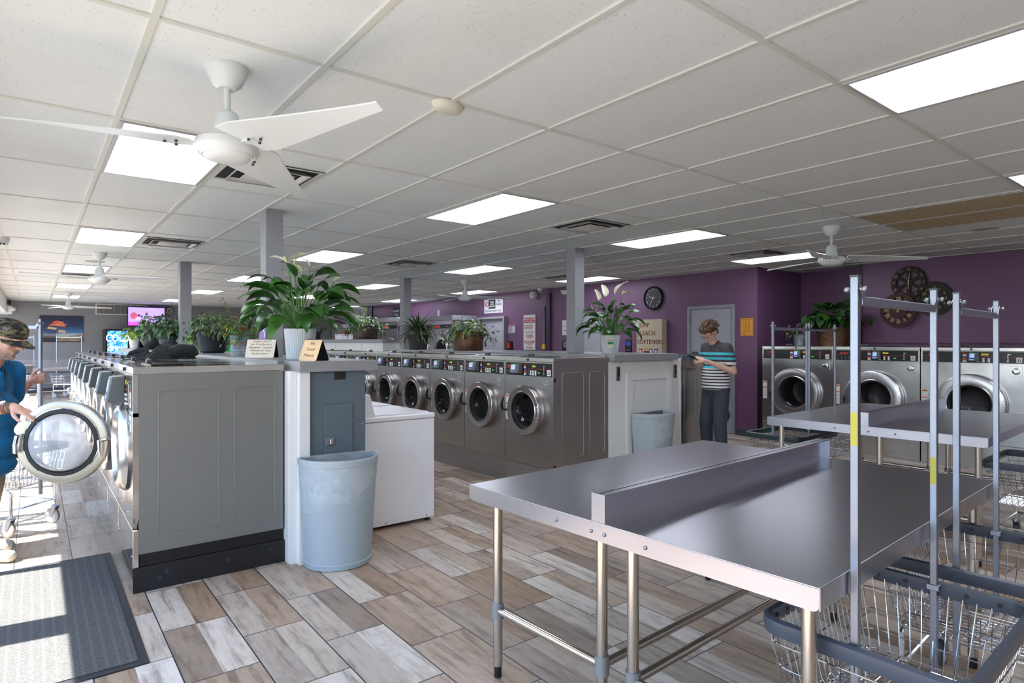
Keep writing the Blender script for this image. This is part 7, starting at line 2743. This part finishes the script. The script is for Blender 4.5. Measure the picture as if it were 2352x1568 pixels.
def person_cap():
    rz = math.atan2(-0.616, 0.788)
    t = thing('person', 'bearded person in camouflage cap and blue shirt holding the open washer door', 'person', (-0.281, 5.552, 0), rz)
    hc = (0.155, 0.02, 1.475)
    hp, T, R, e = head_parts(hc, 0.0, 0.42, 1.12)
    body = list(hp)
    body += [('c', (0.03, 0, 1.26), (0.10, 0.01, 1.40), 0.068, 0.064),
             ('e', (0.0, 0, 1.16), (0.125, 0.185, 0.17)), ('e', (0.03, 0, 0.96), (0.15, 0.175, 0.17)), ('e', (-0.02, 0, 0.84), (0.13, 0.165, 0.12)),
             ('c', (0.03, -0.12, 1.27), (0.03, 0.12, 1.27), 0.065, 0.065)]
    # right arm (towards camera, -y) resting on the door; left arm (+y) on the pole
    shR, elR, wrR = Vector((0.04, -0.20, 1.25)), Vector((0.19, -0.30, 1.005)), Vector((0.425, -0.265, 1.035))
    shL, elL, wrL = Vector((0.05, 0.20, 1.25)), Vector((0.00, 0.35, 1.06)), Vector((0.055, 0.435, 1.13)) 
    elL = Vector((-0.05, 0.31, 1.02)); wrL = Vector((0.015, 0.40, 1.155)) + Vector((-0.01, 0, 0))
    body += [('c', shR, elR, 0.058, 0.046), ('c', elR, wrR, 0.047, 0.031)]
    body += [('c', shL, elL, 0.056, 0.044), ('c', elL, wrL, 0.043, 0.030)]
    body += hand_parts(wrR, Vector((0.86, -0.02, -0.30)), Vector((0.30, -0.25, 0.92)), 1, curls=[0.12, 0.25, 0.35, 0.45], spread=0.16, thumb=0.1, size=1.06)
    body += hand_parts(wrL, Vector((0.8, 0.1, 0.25)), Vector((0.1, 0.95, 0.0)), 1, curls=[1.3, 1.4, 1.45, 1.45], spread=0.03, thumb=0.8, size=1.05)
    lg = ((-1, 0.12, 0.13, -0.16), (1, -0.02, -0.06, 0.06))
    for sg, kx, ax, fy in lg:
        body += [('c', (-0.03, sg * 0.09, 0.84), (kx, sg * 0.10 + (fy - sg * 0.10) * 0.3, 0.46), 0.09, 0.062), ('c', (kx, sg * 0.10 + (fy - sg * 0.10) * 0.3, 0.46), (ax, fy, 0.09), 0.058, 0.042)]
    b = flesh('body', body, M_SKIN, t, voxel=0.0055, smooth=5)
    # shirt
    sh = [('e', (0.0, 0, 1.15), (0.142, 0.205, 0.19)), ('e', (0.035, 0, 0.96), (0.172, 0.20, 0.18)), ('c', (0.0, 0, 0.62), (0.02, 0, 0.88), 0.150, 0.16),
          ('e', (0.0, 0, 0.60), (0.175, 0.215, 0.10)), ('e', (0.01, 0, 0.74), (0.175, 0.21, 0.16)), ('c', (0.03, -0.13, 1.265), (0.03, 0.13, 1.265), 0.078, 0.078), ('c', (0.03, 0, 1.28), (0.05, 0, 1.315), 0.082, 0.072)]
    sh += [('c', shR, shR + (elR - shR) * 0.72, 0.078, 0.078), ('c', shL, shL + (elL - shL) * 0.80, 0.076, 0.076)]
    M_BLUE = mat('blue_shirt', (18, 104, 156), 0.8, var=0.10, vs=7, bump=0.5, bs=11)
    s = flesh('shirt', sh, M_BLUE, t, voxel=0.008, smooth=8)
    for v in s.data.vertices:
        if v.co.z < 0.515: v.co.z = 0.515
    # collar
    mb = MB(); mb.tube([(0.03, 0.08, 1.315), (0.10, 0.05, 1.275), (0.135, 0.0, 1.225), (0.10, -0.05, 1.275), (0.03, -0.08, 1.315)], 0.008, rect=(0.008, 0.045)); mb.build('collar', M_BLUE, s, bevel=0.002)
    tr = [('e', (-0.03, 0, 0.82), (0.14, 0.178, 0.12))]
    for sg, kx, ax, fy in lg:
        ky = sg * 0.10 + (fy - sg * 0.10) * 0.3
        tr += [('c', (-0.03, sg * 0.092, 0.80), (kx, ky, 0.47), 0.108, 0.084), ('c', (kx, ky, 0.47), (ax, fy, 0.12), 0.082, 0.066)]
    flesh('trousers', tr, mat('khaki_cotton', (190, 176, 154), 0.85, var=0.05, vs=9, bump=0.3, bs=14), t, voxel=0.008, smooth=6)
    for sg, kx, ax, fy in lg:
        P = [('c', (ax - 0.03, fy, 0.05), (ax + 0.19, fy, 0.040), 0.046, 0.040), ('c', (ax, fy, 0.05), (ax, fy, 0.10), 0.046, 0.046)]
        so = flesh('shoe', P, mat('shoe_pale', (184, 182, 172), 0.6, var=0.05), t, voxel=0.008, smooth=4)
        for v in so.data.vertices: v.co.z = max(0.002, v.co.z)
    # short grey beard
    bp = []
    r_ = random.Random(7)
    for k in range(420):
        y = r_.uniform(-0.062, 0.062); z = r_.uniform(-0.108, -0.035)
        # jaw band: from ear to chin
        f = abs(y) / 0.062
        x = 0.085 * (1 - f ** 2) ** 0.5 * (0.95 + 0.1 * (z + 0.1) / 0.07) - 0.004
        if z > -0.062 and f < 0.42 and z < -0.045: continue
        if z > -0.052 and f < 0.5 and z > -0.040: continue
        p = T((x * 0.93, y, z)); bp.append(p)
    mb = MB()
    for p in bp:
        q = p + Vector((r_.uniform(-.004, .006), r_.uniform(-.004, .004), r_.uniform(-.010, -.002)))
        mb.cyl(p, q, 0.0022, 0.0008, n=4, caps=False)
    # moustache
    for k in range(60):
        y = r_.uniform(-0.024, 0.024); p = T((0.090 - abs(y) * 0.25, y, -0.040 - abs(y) * 0.25)); mb.cyl(p, p + Vector((0, (y) * 0.2, -0.008)), 0.0018, 0.0008, n=4, caps=False)
    mb.build('beard', mat('grey_beard', (182, 172, 164), 0.85), t)
    mb = MB()
    for k in range(300):
        sg = r_.choice((-1, 1)); x = r_.uniform(-0.10, -0.005); z = r_.uniform(-0.045, 0.04)
        f = (x + 0.012) / 0.096
        y = sg * 0.078 * (max(0, 1 - f * f)) ** 0.5
        p = T((x, y, z)); mb.cyl(p, p + Vector((-0.004, 0, -0.010)), 0.0024, 0.001, n=4, caps=False)
    mb.build('hair', mat('short_grey_hair', (150, 142, 134), 0.85), t)
    face_bits(T, R, t, 1.12, skin=M_SKIN)
    # cap
    cm = camo()
    mb = MB(); sv = R.to_4x4()
    mb.M = Matrix.Translation(T((-0.012, 0, 0.034))) @ sv @ Matrix.Rotation(-0.06, 4, 'Y') @ Matrix.Scale(1.10, 4)
    prof = [(0.104, -0.004), (0.105, 0.02), (0.100, 0.045), (0.086, 0.070), (0.058, 0.088), (0.024, 0.096), (0.001, 0.098)]
    mb.lathe(prof, n=30)
    for i_, p_ in enumerate(mb.v):
        pass
    cp = mb.build('cap', cm, t)
    mb = MB(); mb.M = Matrix.Translation(T((-0.012, 0, 0.034))) @ sv @ Matrix.Rotation(0.10, 4, 'Y') @ Matrix.Scale(1.12, 4)
    vs, fs = [], []
    n = 14
    for i_ in range(n + 1):
        a = -1.15 + 2.3 * i_ / n
        for f in (0, 1, 2, 3):
            k = f / 3
            rx = 0.10 + 0.085 * k * math.cos(a * 0.9) ** 0.6 if math.cos(a * 0.9) > 0 else 0.10
            x, y = rx * math.cos(a), (0.10 + 0.006 * k) * math.sin(a)
            vs.append((x, y, 0.006 - 0.010 * k - 2.2 * y * y))
    for i_ in range(n):
        for f in range(3):
            a = i_ * 4 + f; fs.append((a, a + 4, a + 5, a + 1))
    mb.add(vs, fs, True)
    mb.add([(v[0], v[1], v[2] - 0.003) for v in vs], [tuple(reversed(f)) for f in fs], True)
    mb.build('cap_brim', cm, cp)
    mb = MB(); mb.M = Matrix.Translation(T((-0.012, 0, 0.034))) @ sv @ Matrix.Rotation(-0.06, 4, 'Y') @ Matrix.Scale(1.10, 4)
    a = math.radians(-62)
    for k in range(5):
        z = 0.030 + 0.006 * k
        r = 0.1055 - 0.0012 * k
        mb.tube([(r * math.cos(a + q), r * math.sin(a + q), z) for q in (-0.14, 0, 0.14)], 0.0012, n=5)
    mb.build('cap_patch', mat('patch_grey', (150, 150, 152), 0.8), cp)
    # watch and bracelet on the near wrist
    dR = (wrR - elR).normalized()
    def band(f, w_, r, m, nm, par=t):
        c = elR + (wrR - elR) * f
        mb = MB(); a, b_, d = mb.frame(c, dR)
        vs, fs = [], []
        N = 26
        for k in range(N):
            tt = 2 * PI * k / N
            for (off_, rr_) in ((-w_, r), (w_, r), (w_, r + 0.004), (-w_, r + 0.004)):
                vs.append(c + dR * off_ + (a * math.cos(tt) + b_ * math.sin(tt)) * rr_)
        for k in range(N):
            for j in range(4): fs.append((k * 4 + j, k * 4 + (j + 1) % 4, ((k + 1) % N) * 4 + (j + 1) % 4, ((k + 1) % N) * 4 + j))
        mb.add(vs, fs, True)
        return mb.build(nm, m, par)
    wb = band(0.83, 0.011, 0.0345, mat('brown_leather', (122, 66, 38), 0.5), 'watch_strap')
    c = elR + (wrR - elR) * 0.83 + Vector((0.0, -0.020, 0.032))
    mb = MB(); mb.cyl(c, c + Vector((0, -0.006, 0.010)), 0.019, n=22); mb.build('watch_case', M_CHROME, wb)
    mb = MB(); mb.cyl(c + Vector((0, -0.006, 0.010)), c + Vector((0, -0.0066, 0.011)), 0.0155, n=20); mb.build('watch_dial', M_PAPER, wb)
    band(0.95, 0.008, 0.0325, mat('cord_olive', (104, 98, 78), 0.9, bump=0.8, bs=200), 'cord_bracelet')
    # strap with hanging glasses
    mb = MB()
    mb.tube([(-0.01, -0.075, 1.36), (0.06, -0.085, 1.32), (0.13, -0.085, 1.22), (0.175, -0.075, 1.13), (0.205, -0.06, 1.065)], [0.008, 0.009, 0.009, 0.007, 0.003], n=8)
    mb.tube([(0.02, 0.08, 1.36), (0.12, 0.05, 1.25), (0.19, -0.01, 1.13), (0.245, -0.035, 1.065)], [0.006, 0.006, 0.005, 0.003], n=8)
    st = mb.build('glasses_strap', mat('strap_grey', (60, 62, 68), 0.8), t)
    mb = MB()
    for (x, y) in ((0.205, -0.07), (0.258, -0.045)):
        mb.tube([(x + 0.026 * math.cos(q), y + 0.008 * math.cos(q), 1.045 + 0.017 * math.sin(q)) for q in [2 * PI * k / 12 for k in range(12)]], 0.0018, n=6, closed=True)
    mb.build('hanging_glasses', M_BLACK, st)
    return t


person_cap()


# ---------------------------------------------------------------- distant person behind the far island
def person_far():
    t = thing('person', 'distant person in a dark cap mostly hidden behind the far counter', 'person', (5.95, 16.2, 0), 3.6)
    hp, T, R, e = head_parts((0.03, 0, 1.60), 0.0, 0.15)
    body = list(hp) + [('c', (0, 0, 1.40), (0.02, 0, 1.52), 0.058, 0.054), ('e', (0, 0, 1.24), (0.12, 0.17, 0.2)), ('e', (0, 0, 1.0), (0.12, 0.15, 0.2))]
    for sg in (-1, 1):
        body += [('c', (0, sg * 0.18, 1.37), (0, sg * 0.22, 1.10), 0.05, 0.042), ('c', (0, sg * 0.22, 1.10), (0.08, sg * 0.2, 0.86), 0.04, 0.028)]
        body += hand_parts((0.08, sg * 0.2, 0.86), (0.15, 0, -1), (0, sg, 0), 1, curl=0.4)
        body += [('c', (0, sg * 0.09, 0.90), (0.02, sg * 0.1, 0.48), 0.088, 0.062), ('c', (0.02, sg * 0.1, 0.48), (0, sg * 0.1, 0.08), 0.058, 0.042), ('c', (0, sg * 0.1, 0.05), (0.14, sg * 0.1, 0.04), 0.04, 0.03)]
    b = flesh('body', body, M_SKIN, t, voxel=0.008, smooth=4)
    flesh('shirt', [('e', (0, 0, 1.24), (0.135, 0.19, 0.2)), ('e', (0, 0, 1.0), (0.135, 0.165, 0.2)), ('c', (0, -0.18, 1.37), (0, 0.18, 1.37), 0.065, 0.065)], mat('dark_shirt', (50, 54, 66), 0.9), t, voxel=0.012, smooth=4)
    flesh('trousers', [('e', (0, 0, 0.88), (0.13, 0.17, 0.12)), ('c', (0, 0.09, 0.85), (0.0, 0.1, 0.12), 0.1, 0.062), ('c', (0, -0.09, 0.85), (0.0, -0.1, 0.12), 0.1, 0.062)], mat('charcoal_cotton', (62, 66, 76), 0.9), t, voxel=0.012, smooth=4)
    mb = MB(); mb.M = Matrix.Translation(T((-0.01, 0, 0.035))); mb.lathe([(0.10, 0), (0.10, 0.03), (0.08, 0.07), (0.04, 0.09), (0.001, 0.094)], n=24); mb.prism([(0.08, -0.07), (0.17, -0.05), (0.185, 0), (0.17, 0.05), (0.08, 0.07)], 0.0, 0.005)
    mb.build('cap', mat('navy_cap', (28, 32, 48), 0.8), t)
    return t


person_far()
